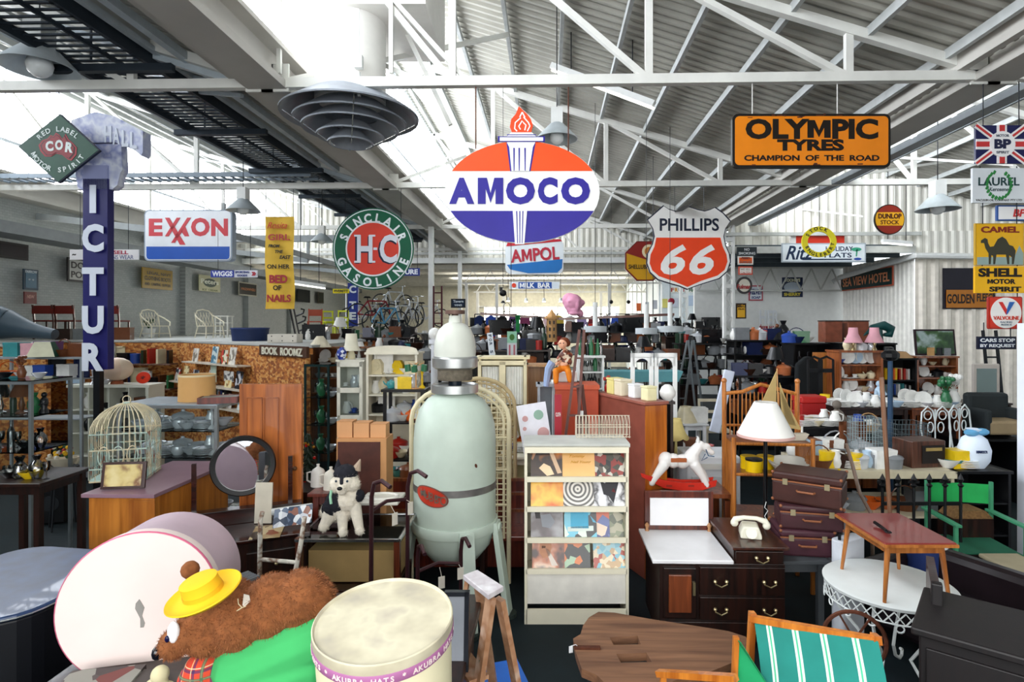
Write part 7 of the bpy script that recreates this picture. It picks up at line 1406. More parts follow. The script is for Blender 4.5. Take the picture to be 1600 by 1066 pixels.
# ---- suitcases
def suitcase(lab, px, d, z, w, dp, h, rz, col, ry=0):
    t = T('suitcase', lab, 'suitcase', PZ(px, d, z), rz, 'stacked old suitcases', ry=ry); lm = C(col, .45, noise=.25, scale=8); m = MB(); m.box(0, 0, 0, w, dp, h*.72); m.build('body', lm, t, bevel=.02); m = MB(); m.box(0, 0, h*.74, w+.005, dp+.005, h*.26); m.build('lid', lm, t, bevel=.02)
    tr = C('#8c5638', .5); m = MB()
    for x in (-w/2, w/2):
        for y in (-dp/2, dp/2): m.ball((x*.98, y*.98, h*.97), .014, 6); m.ball((x*.98, y*.98, .02), .014, 6)
    m.box(0, -dp/2-.003, h*.7, w, .005, .012); m.build('trim', tr, t); m = MB(); m.tube([(-.07, -dp/2, h*.45), (-.06, -dp/2-.03, h*.45), (.06, -dp/2-.03, h*.45), (.07, -dp/2, h*.45)], .009, 6); m.build('handle', tr, t)
    for x in (-w*.3, w*.3): m = MB(); m.box(x, -dp/2-.005, h*.6, .04, .01, .05); m.build('latch', C('#a89c7c', .4, .6), t)
suitcase('bottom plum-coloured suitcase with studded corners in the stack', 1252, 5.0, .65, .44, .34, .22, TH-R(8), '#4a2a34'); suitcase('middle brown suitcase with tan trim in the stack', 1262, 5.0, .87, .5, .34, .2, TH-R(14), '#43252a'); suitcase('top brown suitcase of the stack, turned to show its end', 1265, 5.0, 1.075, .54, .36, .26, TH-R(35), '#3f2420')
t = table('grey_bench', 'grey painted slatted bench under the suitcases', 1192, 1298, 4.75, .65, .9, C('#4c5054', .6)); m = MB(); m.cyl((.32, -.06, 0), (.32, -.06, .9), .012); m.build('iron_stake', dkmetal, t)
put('bottle', 'yellow', PZ(1311, 5.6, .9), 'yellow bottle behind the top suitcase', 1.0); t = unit('small_plinth', 'grey small plinth behind the suitcases', 'stand', 1300, 1322, 5.5, .9, .25, (), C('#8c9096'))
# ---- cream bench of bric-a-brac
bw = C('#c9bfa4', .6, noise=.15); t = unit('cream_bench', 'long cream workbench with lower shelf behind the iron gate', 'workbench', 1282, 1492, 6.3, 1.0, .95, (.5,), bw, back=False, sides=False, th=.08)
lt_ = t
on(t, 1.0, 'brown basket, yellow tin, white jug, dark brown pot, white plates, silver pot, pale blue jug, grey tin, white box, grey pot', 'along front of the cream workbench', 1.1, .02, .62, .2)
on(t, 1.0, 'white jug, white bottle, pale blue box, brown box, white box, grey basket, white basket, brown frame, silver pot', 'along back of the cream workbench', 1.3, .0, .6, .75)
on(t, .5, 'black pot, silver bowl, grey pot, orange bowl, copper bowl, brown basket, grey box', 'on the lower shelf of the cream workbench', 1.3, .05, .95, .3)
put('tin', 'yellow', PZ(1336, 6.45, 1.0), 'bright yellow round tin on the cream workbench', 1.1)
t = T('dark_radio', 'large dark wooden radio cabinet on right end of the workbench', 'radio', PZ(1446, 6.5, 1.0), TH+.15); m = MB(); m.box(0, .1, 0, .42, .3, .3); m.build('case', WOOD('#5a3424', '#2c1810'), t, bevel=.01); m = MB(); m.box(.05, -.055, .05, .28, .01, .2); m.build('speaker_cloth', C('#1c1614'), t); m = MB(); m.box(.05, -.062, .19, .2, .01, .035); m.build('dial', C('#a08850'), t)
def wirecage(lab, px, d, z, w, h, col):
    t = T('wire_cage', lab, 'cage', PZ(px, d, z), TH); m = MB(); n = 9
    for i in range(n+1):
        u = -w/2+w*i/n
        for y in (-w*.4, w*.4): m.cyl((u, y, 0), (u, y, h), .003, n=4)
        v = -w*.4+w*.8*i/n
        for x in (-w/2, w/2): m.cyl((x, v, 0), (x, v, h), .003, n=4)
    for j in range(8):
        z_ = h*j/7; m.tube([(-w/2, -w*.4, z_), (w/2, -w*.4, z_), (w/2, w*.4, z_), (-w/2, w*.4, z_)], .003, 4, True)
    m.build('wire', C(col, .5), t); m = MB(); m.box(0, 0, 0, w, w*.8, .015); m.build('tray', C(col, .5), t)
wirecage('square grey wire cage on the workbench beside tool handle', 1352, 6.85, 1.0, .3, .5, '#8c9a9c'); wirecage('low dark wire cage behind the radio on workbench', 1415, 7.0, 1.0, .4, .42, '#4c585c')
# ---- long-handled tools
t = T('pickaxe', 'old pickaxe with pale wooden handle standing upright', 'pickaxe', PZ(1396, 5.5, .0), TH, ry=R(-2)); m = MB(); m.cyl((0, 0, .55), (-.04, 0, 2.1), .018, .022, 8); m.build('handle', WOOD('#8a6248', '#5c3c2c'), t, smooth=True); m = MB(); m.tube([(-.2, 0, .72), (-.1, 0, .66), (0, 0, .6), (.1, 0, .58), (.22, 0, .55)], [.008, .02, .03, .02, .008], 6); m.build('head', dkmetal, t); m = MB(); m.cyl((0, 0, 0), (0, 0, .56), .02); m.build('lower_shaft', dkmetal, t)
t = T('scythe_handle', 'bent grey-brown wooden tool handle leaning left', 'tool handle', PZ(1362, 5.3, 0), TH); m = MB(); m.tube([(.02, 0, 0), (0, 0, .85), (-.1, .02, 1.05), (-.16, .03, 1.3), (-.22, .03, 1.5)], .017, 7); m.build('handle', WOOD('#7c685c', '#544438'), t, smooth=True)
t = T('blue_post', 'dark blue slim post with black knob standing behind the workbench', 'post', PZ(1391, 7.6, 0), TH); m = MB(); m.cyl((0, 0, 0), (0, 0, 2.15), .04, .03, 10); m.build('shaft', C('#24405c', .5), t, smooth=True); m = MB(); m.ball((-.0, 0, 2.2), .1, 10, 1.2, 1, .8); m.build('knob', black, t)
# iron gate
t = T('iron_gate', 'black wrought iron gate panel with fleur finials', 'gate', PZ(1440, 5.75, .3), TH); w = .78; m = MB()
for i in range(6):
    x = -w/2+w*i/5; m.cyl((x, 0, 0), (x, 0, .68), .014, n=6); m.lathe([(0, .66), (.03, .7), (.012, .72), (.028, .76), (0, .82)], 8, (x, 0, 0)); 
    if i % 2 == 0: m.box(x, 0, .72, .1, .02, .025)
for z in (.02, .5): m.box(0, 0, z, w, .02, .035)
m.build('bars', black, t); m = MB(); m.box(-.3, 0, -.3, .04, .04, .34); m.box(.3, 0, -.3, .04, .04, .34); m.build('feet', black, t)
t = T('white_stool', 'round white-topped stool with blue body behind red table', 'stool', PZ(1447, 5.0, 0), TH); m = MB(); m.lathe([(0, .7), (.16, .7), (.165, .72), (.15, .735), (0, .74)], 28); m.build('seat', C('#dfe4e8'), t, smooth=True); m = MB(); m.lathe([(0, .02), (.14, .02), (.15, .7), (0, .7)], 24); m.build('body', C('#1c2c5c', .5), t, smooth='auto')
t = T('white_slab', 'white curved slab standing behind the round white table', 'panel', PZ(1325, 4.75, 0), TH+.5); m = MB(); m.slab(rrect(.32, .12, .05), .0, .85); m.build('panel', C('#d4d8e0'), t, bevel=.01)
# ornate iron chairs
def ornate(lab, px, d, rz, n=0):
    t = T('iron_garden_chair', lab, 'chair', PZ(px, d, 0), rz, 'white iron garden chairs'); wi = C('#d4dcdc', .5)
    m = MB(); m.cyl((0, 0, .9), (0, 0, .93), .2, n=20); m.build('seat', wi, t)
    m = MB()
    for s in (-1, 1):
        m.tube([(s*.17, .14, .9), (s*.2, .17, 1.2), (s*.18, .18, 1.42), (s*.1, .18, 1.5), (s*.03, .18, 1.44), (0, .18, 1.3)], .011, 6)
        m.tube([(s*.1+.05*math.cos(a), .18, 1.38+.06*math.sin(a)) for a in [k*PI/5 for k in range(10)]], .008, 5, True); m.tube([(s*.07+.04*math.cos(a), .17, 1.22+.07*math.sin(a)) for a in [k*PI/5 for k in range(10)]], .008, 5, True)
    m.tube([(0, .18, .92), (0, .18, 1.46)], .009, 5); m.build('scroll_back', wi, t, smooth=True)
    for a in range(4): m = MB(); m.tube([(.16*math.cos(a*1.57+.8), .16*math.sin(a*1.57+.8), .9), (.12*math.cos(a*1.57+.8), .12*math.sin(a*1.57+.8), .5), (.2*math.cos(a*1.57+.8), .2*math.sin(a*1.57+.8), 0)], .012, 6); m.build('leg', wi, t)
    return t
c_ = ornate('left white ornate iron garden chair behind the workbench', 1476, 7.6, TH); dup(c_, PZ(1520, 7.75, 0), TH+.3, 'right white ornate iron garden chair near the pillar')
t = T('wrapped_bundle', 'big white and pale blue bag-shaped bundle with blue bow', 'bundle', PZ(1522, 6.5, 1.0), TH); m = MB(); m.lathe([(0, 0), (.1, .0), (.15, .08), (.16, .2), (.12, .32), (.05, .38), (.08, .43), (0, .44)], 20); m.build('bundle', C('#d4e0ee', .6, noise=.1), t, smooth=True); m = MB(); m.ball((-.05, -.03, .39), .06, 10, 1.4, 1, .7); m.ball((.06, -.03, .4), .06, 10, 1.4, 1, .7); m.build('bow', C('#5c9cc4', .5), t, smooth=True)
m = MB(); m.text('HARBER', -.03, .2, .03, .12, -.155, .01, .03); m.build('lettering', navy if 0 else C('#1c2c54'), t)
t = unit('black_side_shelf', 'black shelf with plates between gate and white pillar', 'shelf', 1495, 1580, 6.3, 1.0, .6, (.3, .65), black); on(t, 1.0, 'white bowl, teal bowl, yellow box, white plates, pale blue bowl', 'on top of the black side shelf', 1.2, .0, .5, .3); on(t, .65, 'white plates, silver bowl, cream bowl, white cup', 'on lower tier of the black side shelf', 1.2, .0, .8, .3)
t = T('wicker_hamper', 'brown wicker hamper on floor behind the green chair', 'hamper', PZ(1508, 6.0, 0), TH); m = MB(); m.box(0, 0, 0, .4, .25, .62); m.mat(1); m.prism([(-.2, .62), (.2, .62), (.12, .7), (-.12, .7)], -.12, .12); m.build('body', [dwood, C('#7c5c38', .8, noise=.4, scale=40)], t)
m = MB(); m.box(0, 0, 0, .5, .5, 2.62); st(m.build('trim_white_pillar', C('#e2e6f0', .6, noise=.03), loc=PZ(1656, 6.2, 0), rz=TH))
t = T('beige_box_seat', 'beige upholstered block at the foot of the white pillar', 'stool', PZ(1588, 5.2, 0), TH); m = MB(); m.box(0, 0, 0, .35, .4, .42); m.build('block', C('#8c8268', .8), t, bevel=.03); m = MB(); m.box(0, 0, .42, .37, .42, .04); m.build('cushion', C('#9c9278', .8), t, bevel=.015)
# ---- right hutches
hm = WOOD('#a05a2c', '#6a3418'); t = unit('oak_hutch', 'brown hutch with blue and white plates under the pink lamps', 'hutch', 1312, 1380, 9.0, 2.2, .4, (1.0, 1.55, 1.75, 1.98), hm, doors=.9)
on(t, 1.98, 'blue bowl, white plate, pale blue plate, white plate, white plate', 'on top shelf of the brown hutch', .9); on(t, 1.75, 'white plate, white cup, white cup, cream bowl, cream teapot', 'on second shelf of the brown hutch', .9); on(t, 1.55, 'white cup, white jug, white plate, white bowl, cream bowl, silver jug', 'on third shelf of the brown hutch', .9); on(t, 1.0, 'white plates, white bowl, white jug, pale blue figurine', 'on worktop of the brown hutch')
on(t, 2.2, 'cream vase, cream tin, silver pot, silver jug', 'on top of the brown hutch', .8, .2)
for i, px in enumerate((1333, 1366)):
    t = T('pink_shade_lamp', ('left' if i == 0 else 'right')+' table lamp with pink flared shade on the brown hutch', 'lamp', PZ(px, 9.15, 2.2), TH, 'pink lamps on the brown hutch'); m = MB(); m.lathe([(0, 0), (.04, 0), (.03, .03), (.015, .06), (.03, .1), (.012, .15)], 12); m.build('base', brass, t, smooth=True); m = MB(); m.lathe([(.14, .12), (.075, .26), (.065, .36), (.06, .36), (.07, .26), (.13, .12)], 20); m.build('shade', C('#d8a0ac', .7), t, smooth=True)
t = unit('leather_box_rack', 'tall dark rack carrying two tall leather cases', 'rack', 1240, 1300, 10.2, 2.28, .5, (1.3, 1.8), black); on(t, 2.28, 'blue pot, navy basket, green box, white bowl', 'on the tall dark rack', 1.2, 0, .6)
for px, w, lab in ((1297, 27, 'left tall brown leather case above the rack'), (1335, 33, 'right tall brown leather case behind the pink lamp')):
    t = T('leather_case', lab, 'case', PZ(px, 10.1, 2.3), TH, 'tall brown leather cases'); m = MB(); m.box(0, 0, 0, w*.0112, .25, .36); m.build('body', C('#7c4430', .5, noise=.3, scale=9), t, bevel=.01); m = MB(); m.box(0, 0, .36, w*.0112+.01, .26, .02); m.build('lid', dwood, t)
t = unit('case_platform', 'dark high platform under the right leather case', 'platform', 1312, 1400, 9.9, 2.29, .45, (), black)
t = T('green_horn', 'dark green curled horn ornament on the high platform', 'ornament', PZ(1372, 10, 2.29), TH); m = MB(); m.tube([(-.3, 0, .1), (-.1, 0, .26), (.1, 0, .3), (.22, 0, .24), (.2, 0, .14), (.1, 0, .14)], [.02, .06, .08, .08, .06, .03], 10); m.tube([(.02, 0, .24), (.04, 0, 0)], .05, 8); m.build('horn', C('#124444', .4), t, smooth=True)
t = unit('dark_bookcase', 'black bookcase with yellow and blue books', 'bookcase', 1378, 1433, 9.6, 2.05, .35, (1.0, 1.42, 1.68), black)
on(t, 1.68, 'yellow book, orange book, yellow book, yellow book, white book, orange book, yellow book, red book, cream book, red book, white book, orange book', 'on the upper bookcase shelf', .8, grp='books in the black bookcase'); on(t, 1.42, 'pale blue book, navy book, teal book, white book, grey book, navy book, blue book, white book, teal book, grey book, black book, white book', 'on the lower bookcase shelf', .8, grp='books in the black bookcase')
t = T('tan_coolie_shade', 'wide tan lamp shade above the black bookcase', 'lamp shade', PZ(1400, 9.6, 2.06), TH); m = MB(); m.lathe([(.25, 0), (.14, .1), (.135, .1), (.24, 0)], 24); m.build('shade', C('#b08c64', .7), t, smooth=True); put('hat', 'black', PZ(1388, 9.5, 2.15), 'black hat on the tan wide lamp shade', .8)
t = unit('painting_hutch', 'brown hutch of crockery below the large landscape painting', 'hutch', 1433, 1497, 9.6, 2.08, .4, (1.0, 1.42, 1.72, 1.92), hm, doors=.9)
on(t, 1.9-.18, 'dark brown jug, white plate, white cup, black pot, white bowl', 'on upper shelf of the painting hutch', .9); on(t, 1.92-.0, 'black bowl, white vase, cream bowl, cream jug', 'on top shelf of the painting hutch', .7); on(t, 1.42, 'black pot, silver bowl, white plate, white jug, white bowl', 'on lower shelf of the painting hutch', .9)
t = T('landscape_painting', 'large framed green landscape painting on the right hutch', 'painting', PZ(1462, 9.65, 2.09), TH-.1, rx=R(-8)); m = MB(); m.box(0, 0, 0, .64, .03, .44); m.build('frame', C('#2a1820', .4), t); m = MB(); m.box(0, -.018, .03, .58, .004, .38); m.build('canvas', PATCH(['#14241c', '#1f3a24', '#3c5c34', '#9cacac', '#6c8c7c'], 3.5, 'noise', seed=4), t)
row(PZ(1445, 9.4, 0), PZ(1490, 9.4, 0), 2.1, 'tan frame, black frame, grey frame', 'before the landscape painting', .45)
for (p0, p1, d, z, lab, wh) in ((1310, 1425, 8.2, 1.42, 'dark trestle table heaped with white crockery, left of two', 'heaped on the left crockery table'), (1424, 1510, 8.3, 1.4, 'dark trestle table heaped with white crockery, right of two', 'heaped on the right crockery table')):
    t = table('crockery_table', lab, p0, p1, d, z, .7, mwood if p0 > 1400 else dwood)
    for y in (.15, .42, .7): on(t, z, 'white plates, white bowl, white plate, silver bowl, white cup, white jug, white plates, white teapot, pale blue bowl, white cup', wh+(', front row' if y < .2 else ', middle row' if y < .5 else ', back row'), 1, .02, .98, y, grp='white crockery '+wh)
put('flowers', 'white', PZ(1490, 8.4, 1.4), 'white flowers in vase on the right crockery table', 1.5); put('flowers', 'green', PZ(1478, 8.35, 1.4), 'green foliage bunch on the right crockery table', 1.4)
put('figurine', 'pale blue', PZ(1374, 8.4, 1.42), 'tall pale blue lady figurine on crockery table', 1.5); put('basket', 'tan', PZ(1357, 7.9, 1.15), 'tan basket of white eggs on dark low table', 1.1); put('jug', 'blue', PZ(1340, 7.95, 1.15), 'blue and white large jug on dark low table', 1.2)
t = table('dark_low_table', 'low black table with basket and blue jug', 1310, 1420, 7.7, 1.15, .6, black)
row(PZ(1352, 7.95, 0), PZ(1362, 7.95, 0), 1.2, 'white globe, white globe', 'inside the tan basket', .5, .02)
t = table('silver_table', 'dark table heaped with white dishes behind the sailing boat', 1240, 1318, 7.3, 1.3, .7, black)
for y in (.2, .6): on(t, 1.3, 'white bowl, red tin, white plates, white plates, cream bowl, white cup, white plates, white jug', 'on dark dish table'+(', front' if y < .3 else ', back'), 1, 0, 1, y)
t = T('metal_trunk', 'red metal trunk behind the cane shelf stand', 'trunk', PZ(1264, 8.2, 1.25), TH); m = MB(); m.box(0, 0, 0, .34, .3, .25); m.build('body', C('#a01c1c', .4), t, bevel=.01); m = MB(); m.box(0, 0, .25, .36, .32, .1); m.build('lid', C('#b02420', .4), t, bevel=.02)
t = unit('trunk_stand', 'dark stand under the red trunk', 'stand', 1245, 1285, 8.0, 1.25, .4, (), black)
t = T('seated_monkey', 'small grey-brown seated plush monkey on the dish table', 'toy', PZ(1308, 7.6, 1.3), TH); blob(t, 7.6, 'body', [(0, 0, 14, 8, .9, .8, 1.3), (-2, -3, 30, 7)], C('#6c645c', .9), .01, limbs=[((-4, -4, 18), (-12, -8, 6), 3, 2.5), ((4, -4, 18), (8, -10, 8), 3, 2.5), ((-4, -4, 6), (-10, -14, 2), 3.5, 3), ((4, -4, 6), (8, -14, 2), 3.5, 3)])
t = T('ornate_mirror', 'pale ornate framed mirror beside dark armchair at right', 'mirror', PZ(1540, 9.4, 1.35), TH-.1); m = MB(); m.slab([], 0, 0) if 0 else m.box(0, 0, 0, .42, .04, .62); m.build('frame', C('#b8b0a8', .5), t, bevel=.02); m = MB(); m.box(0, -.025, .06, .3, .01, .48); m.build('mirror_glass', C('#9cacac', .05, 1, noise=0), t)
t = unit('mirror_stand', 'dark chest under the pale ornate mirror', 'chest', 1500, 1580, 9.2, 1.35, .5, (), dwood)
t = T('dark_armchair', 'dark grey armchair raised on chest with tan cushion', 'armchair', PZ(1556, 8.6, .95), TH); gm_ = C('#2c3234', .8); m = MB(); m.box(0, 0, .05, .62, .5, .2); m.build('seat', C('#a08c6c', .7), t, bevel=.03); m = MB(); m.box(0, .2, .2, .62, .16, .42); m.build('backrest', gm_, t, bevel=.05)
for x in (-.29, .29): m = MB(); m.box(x, 0, .05, .1, .5, .36); m.build('armrest', gm_, t, bevel=.03)
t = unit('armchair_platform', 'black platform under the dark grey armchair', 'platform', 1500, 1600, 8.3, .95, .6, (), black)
t = T('dark_ladder', 'dark ladder leaning on striped wall near the pillar', 'ladder', PZ(1566, 10.5, 0), TH)
for x in (-.12, .12): m = MB(); m.beam((x, 0, 0), (x, .3, 2.5), .04); m.build('rail', dkmetal, t)
for i in range(8): m = MB(); m.beam((-.12, .04*i, .3*i+.2), (.12, .04*i, .3*i+.2), .03); m.build('rung', dkmetal, t)
# ---- left side: far glass case, cube shelf, flower basket
t = glass_case('crystal_case', 'glass display case of crystal and lamps at the far left', PZ(-14, 5.9, 0), TH, .82, .5, 2.02, (.9, 1.28, 1.65), C('#a8b0b4', .3, .8)); t['_w'] = .8; t['_d'] = .5
on(t, 1.29, 'clear glass, clear vase, clear glass, clear bottle, clear glass, clear bowl, clear glass, clear vase', 'on crystal case middle shelf', .9); on(t, 1.66, 'orange lamp, brown vase, clear lamp, dark green bottle, brown lamp, green vase, black figurine', 'on crystal case upper shelf', .85); on(t, .91, 'clear glass, clear bowl, clear glass, clear vase, clear glass, clear glass', 'on crystal case lower shelf')
on(t, 2.035, 'dark brown box, black bowl, brown flowers, silver bowl', 'on top of the crystal case', .7)
t = T('flower_basket', 'white china basket ornament filled with red and yellow flowers', 'ornament', PZ(98, 7.4, .78), TH); m = MB(); m.lathe([(0, 0), (.1, 0), (.18, .08), (.2, .12), (.18, .12), (.1, .03)], 20, sy=.6); m.tube([(.2*math.cos(a), 0, .1+.1*math.sin(a)) for a in [-.6+k*.35 for k in range(3)]], .02, 6); m.build('basket', C('#d8ccb4', .4), t, smooth=True); rnd = random.Random(4)
for nm, cl in (('red_flowers', '#b03c3c'), ('yellow_flowers', '#e0b020'), ('white_flowers', '#e8e4d8'), ('leaves', '#2c5034')):
    m = MB()
    for i in range(9): a = rnd.uniform(0, 6.28); r = rnd.uniform(.02, .17); m.ball((r*math.cos(a), r*.5*math.sin(a), .13+rnd.uniform(0, .14)), .026, 7)
    m.build(nm, C(cl, .6), t, smooth=True)
t = T('wire_stool', 'thin black wire stool under the flower basket ornament', 'stool', PZ(100, 7.4, 0), TH); m = MB(); m.cyl((0, 0, .76), (0, 0, .78), .16, n=18); m.build('seat', dkmetal, t)
for a in range(4): m = MB(); m.cyl((.13*math.cos(a*1.57), .13*math.sin(a*1.57), .76), (.19*math.cos(a*1.57), .19*math.sin(a*1.57), 0), .01, n=6); m.build('leg', dkmetal, t)
wq = C('#dfe0d2', .5, noise=.03); t = unit('cube_shelf', 'white cube shelf unit holding vases behind birdcage', 'shelf', 106, 232, 9.6, 1.6, .42, (.42, .8, 1.19), wq, cols=3, th=.045)
on(t, 1.19, 'white vase, black bowl, black vase, brown box', 'in top row of the white cube shelf', 1.1); on(t, .8, 'black vase, green jug, dark brown jug, silver bowl', 'in second row of the cube shelf', 1.1); on(t, .42, 'clear bottle, teal pot, white bowl, clear vase', 'in third row of the cube shelf'); on(t, .03, 'grey pot, black box, teal bowl, grey box', 'in bottom row of the cube shelf')
t = T('tiffany_shade', 'round peach panelled globe lamp on the cube shelf', 'lamp', PZ(183, 9.8, 1.6), TH); m = MB(); m.ball((0, 0, .25), .24, 16, 1, 1, .82); m.build('globe', PATCH(['#e4c8b0', '#dca090', '#e8d4bc', '#d8a898'], 4, seed=7, stretch=(1, 1, .3)), t, smooth=True); m = MB(); m.lathe([(0, 0), (.1, 0), (.08, .05), (0, .06)], 14); m.build('base', C('#a05838'), t)
t = T('red_oval_platter', 'bright orange-red oval platter standing on the cube shelf', 'platter', PZ(222, 9.75, 1.61), TH, rx=R(-12)); m = MB(); m.prism(ell(.12, .1, 24, cz=.1), 0, .02); m.build('platter', C('#d43418', .3), t, bevel=.005); m = MB(); m.text('*', 0, .1, .06, .08, 0, .004, .02); m.build('motif', C('#5c1810'), t)
row(PZ(140, 9.7, 0), PZ(170, 9.7, 0), 1.6, 'silver candlestick, clear bowl, silver bowl', 'on left of the cube shelf top', 1); put('box', 'pale blue', PZ(118, 9.9, 1.6), 'pale blue folded object at left end of cube shelf', 1)
t = unit('rear_white_rack', 'pale shelving rack behind the crystal case carrying lamps', 'rack', -20, 128, 8.6, 2.12, .4, (1.2, 1.8), C('#8c9498'), back=False, sides=False)
on(t, 2.12, 'teal box, pink box, purple box, brown basket, brown box', 'on the pale rear rack', 1.3, .1); on(t, 1.8, 'orange basket, white bowl, white box, blue box, black frame, white box, navy frame', 'on upper tier of the pale rear rack', 1.1)
t = T('green_cream_shade', 'square pyramid lamp shade, one face cream and one dark green', 'lamp shade', PZ(70, 8.6, 2.13), TH+.4); m = MB(); m.box(0, 0, 0, .34, .34, .22, taper=.55); m.build('shade', [C('#1c5c48', .6)], t); m = MB(); m.add([(-.171, -.172, .0), (.171, -.172, .0), (.095, -.096, .221), (-.095, -.096, .221)], [(0, 1, 2, 3)]); m.build('cream_face', C('#d8d8bc', .7), t)
t = table('dark_glass_table', 'dark brown table with glassware at the left edge', -60, 62, 5.0, 1.22, .6, dwood); on(t, 1.22, 'clear bowl, clear jug, yellow bowl, clear vase, clear glass', 'on the dark table at the left edge', .8, .3, .95, .3)
t = T('black_speaker', 'black box speaker on the floor under flower ornament', 'speaker', PZ(86, 7.6, 0), TH+.3); m = MB(); m.box(0, 0, .02, .3, .25, .5); m.build('cabinet', black, t, bevel=.01); m = MB(); m.cyl((0, -.125, .28), (0, -.135, .28), .1, n=20); m.build('cone', C('#202428'), t)
# cutlery heap in the aluminium case
cc = [o for o in COL.objects if o.name.startswith('cutlery_case')][0]; cc['_w'] = .95; cc['_d'] = .5
for z, nm in ((.36, 'bottom'), (.71, 'second'), (1.01, 'third'), (1.31, 'fourth'), (1.57, 'top')):
    on(cc, z, 'silver bowl, silver jug, silver plates, silver teapot, silver bowl, silver plates, silver candlestick', 'on %s shelf of cutlery case, front' % nm, .9, .04, .96, .3, grp='silverware in the cutlery case'); on(cc, z, 'silver plates, white plates, silver pot, silver bowl, silver jug, silver bowl', 'on %s shelf of cutlery case, back' % nm, .9, .04, .96, .7, grp='silverware in the cutlery case')
# ---- kraft boxes, brown case, pots, little tree
t = T('brown_leather_trunk', 'upright brown leatherette panel case behind the husky', 'case', PZ(566, 5.2, .0), TH); m = MB(); m.box(0, .1, 0, .45, .25, 1.58); m.build('body', C('#c08c5c', .6), t, bevel=.005); m = MB(); m.box(-.02, -.03, .6, .38, .012, .95); m.build('front_panel', C('#4c2820', .5, noise=.3, scale=10), t)
for i, px in enumerate((540, 566, 592)):
    t = T('kraft_box', ['left', 'middle', 'right'][i]+' small plain kraft box on the brown leatherette case', 'box', PZ(px, 5.25, 1.58), TH, 'small kraft boxes'); m = MB(); m.box(0, .04, 0, .14, .14, .14-.012*i); m.build('box', C('#cf9a6c', .7, noise=.04), t); m = MB(); m.box(0, .04, .14-.012*i, .143, .143, .006); m.build('lid', C('#c28c5c', .7), t)
for i, (px, d_, c) in enumerate(((497, 5.3, '#dcdcd8'), (517, 5.2, '#e4e0d4'))):
    t = T('enamel_pot', ('left' if i == 0 else 'right')+' white enamel coffee pot behind the husky', 'pot', PZ(px, d_, 1.12), TH, 'white enamel pots'); m = MB(); m.lathe([(0, 0), (.065, 0), (.06, .13), (.05, .15), (.02, .17), (.012, .18), (.015, .2), (0, .2)], 18); m.build('pot', C(c, .35), t, smooth=True); m = MB(); m.tube([(-.06, 0, .13), (-.1, 0, .12), (-.1, 0, .05), (-.062, 0, .03)], .008, 6); m.build('handle', C(c, .35), t)
t = table('pot_table', 'wooden table under the white enamel pots', 480, 540, 5.05, 1.12, .45, rwood)
t = T('tinsel_tree', 'small dark christmas tree with red and gold baubles', 'christmas tree', PZ(482, 5.7, .9), TH); m = MB()
for i in range(60): a = i*2.4; z = .1+.5*i/60; r = .14*(1-i/75); m.tube([(0, 0, z+.03), (r*math.cos(a), r*math.sin(a), z-.02)], [.02, .004], 4)
m.build('branches', C('#1c2a1a'), t); m = MB(); rnd = random.Random(5)
for i in range(22): a = rnd.uniform(0, 6.28); z = rnd.uniform(.1, .55); r = .14*(1-(z-.1)/.62); m.mat(i % 2); m.ball((r*math.cos(a), r*math.sin(a), z), .016, 7)
m.build('baubles', [C('#a01c18', .2), C('#c89c3c', .2, .8)], t, smooth=True); m = MB(); m.cyl((0, 0, 0), (0, 0, .12), .05); m.build('pot', dwood, t)
t = table('tree_table', 'cream table with plates behind the tinsel tree', 470, 535, 5.6, .9, .6, pine); on(t, .9, 'white plates, white bowl, cream plates, white plates', 'on the cream plate table', 1.2, .4, 1, .4)
t = T('church_pew', 'long dark red wooden pew behind the green vessel', 'pew', PZ(770, 5.9, 0), TH); m = MB(); m.box(-.1, .3, .0, 2.0, .05, .95); m.build('backrest', rwood, t, bevel=.01); m = MB(); m.box(-.1, .1, .42, 2.0, .4, .05); m.build('seat', rwood, t, bevel=.01)
for x in (-1.05, -.1, .85): m = MB(); m.box(x, .1, 0, .05, .4, .42); m.build('leg', dwood, t)
for z in (.6, .78, .93): m = MB(); m.box(-.1, .265, z, 2.0, .03, .03); m.build('back_rail', mwood, t)
# ================================================================ CLUTTER FURTHER BACK
random.seed(23)
POOL = ['black pot', 'dark brown box', 'black box', 'dark green bottle', 'navy box', 'black vase', 'silver bowl', 'brown box', 'black radio', 'white jug', 'clear vase', 'grey tin', 'dark brown basket', 'teal bowl', 'silver pot', 'black hat', 'brown clock', 'dark green tin', 'navy hat', 'copper pot', 'black lamp', 'grey box', 'white bowl', 'grey pot', 'red tin', 'black candlestick', 'brown figurine', 'black teapot']
def fillrack(n, lab, px0, px1, d, ztop, sh, n_i, sc_=1.3, mt=None, dp=.5, pool=POOL):
    t = unit(n, lab, n.split('_')[-1], px0, px1, d, ztop, dp, sh, mt or black, back=random.random() < .3, sides=False)
    names = ['top', 'second', 'third', 'fourth']
    for i, z in enumerate([ztop]+sorted(sh, reverse=True)):
        on(t, z, ', '.join(random.sample(pool, min(n_i, len(pool)))), 'on %s tier of the %s' % (names[min(i, 3)], lab.split(',')[0]), sc_, .02, .98, .45)
    return t
fillrack('steel_rack', 'dark steel rack left of white post', 583, 652, 11.5, 2.12, (1.3, 1.7), 8)
fillrack('timber_rack', 'brown timber rack behind left hutch', 566, 640, 14, 2.3, (1.6, 1.95), 8, 1.5, dwood)
fillrack('steel_rack', 'low grey rack behind vessel dome', 655, 745, 11, 1.95, (1.5,), 8, 1.3)
fillrack('timber_rack', 'wide brown rack beyond cream dresser', 745, 860, 11.5, 2.1, (1.5, 1.8), 10, 1.4, dwood)
fillrack('steel_rack', 'far black rack below milk bar sign', 735, 880, 16, 2.35, (1.7, 2.05), 12, 1.6)
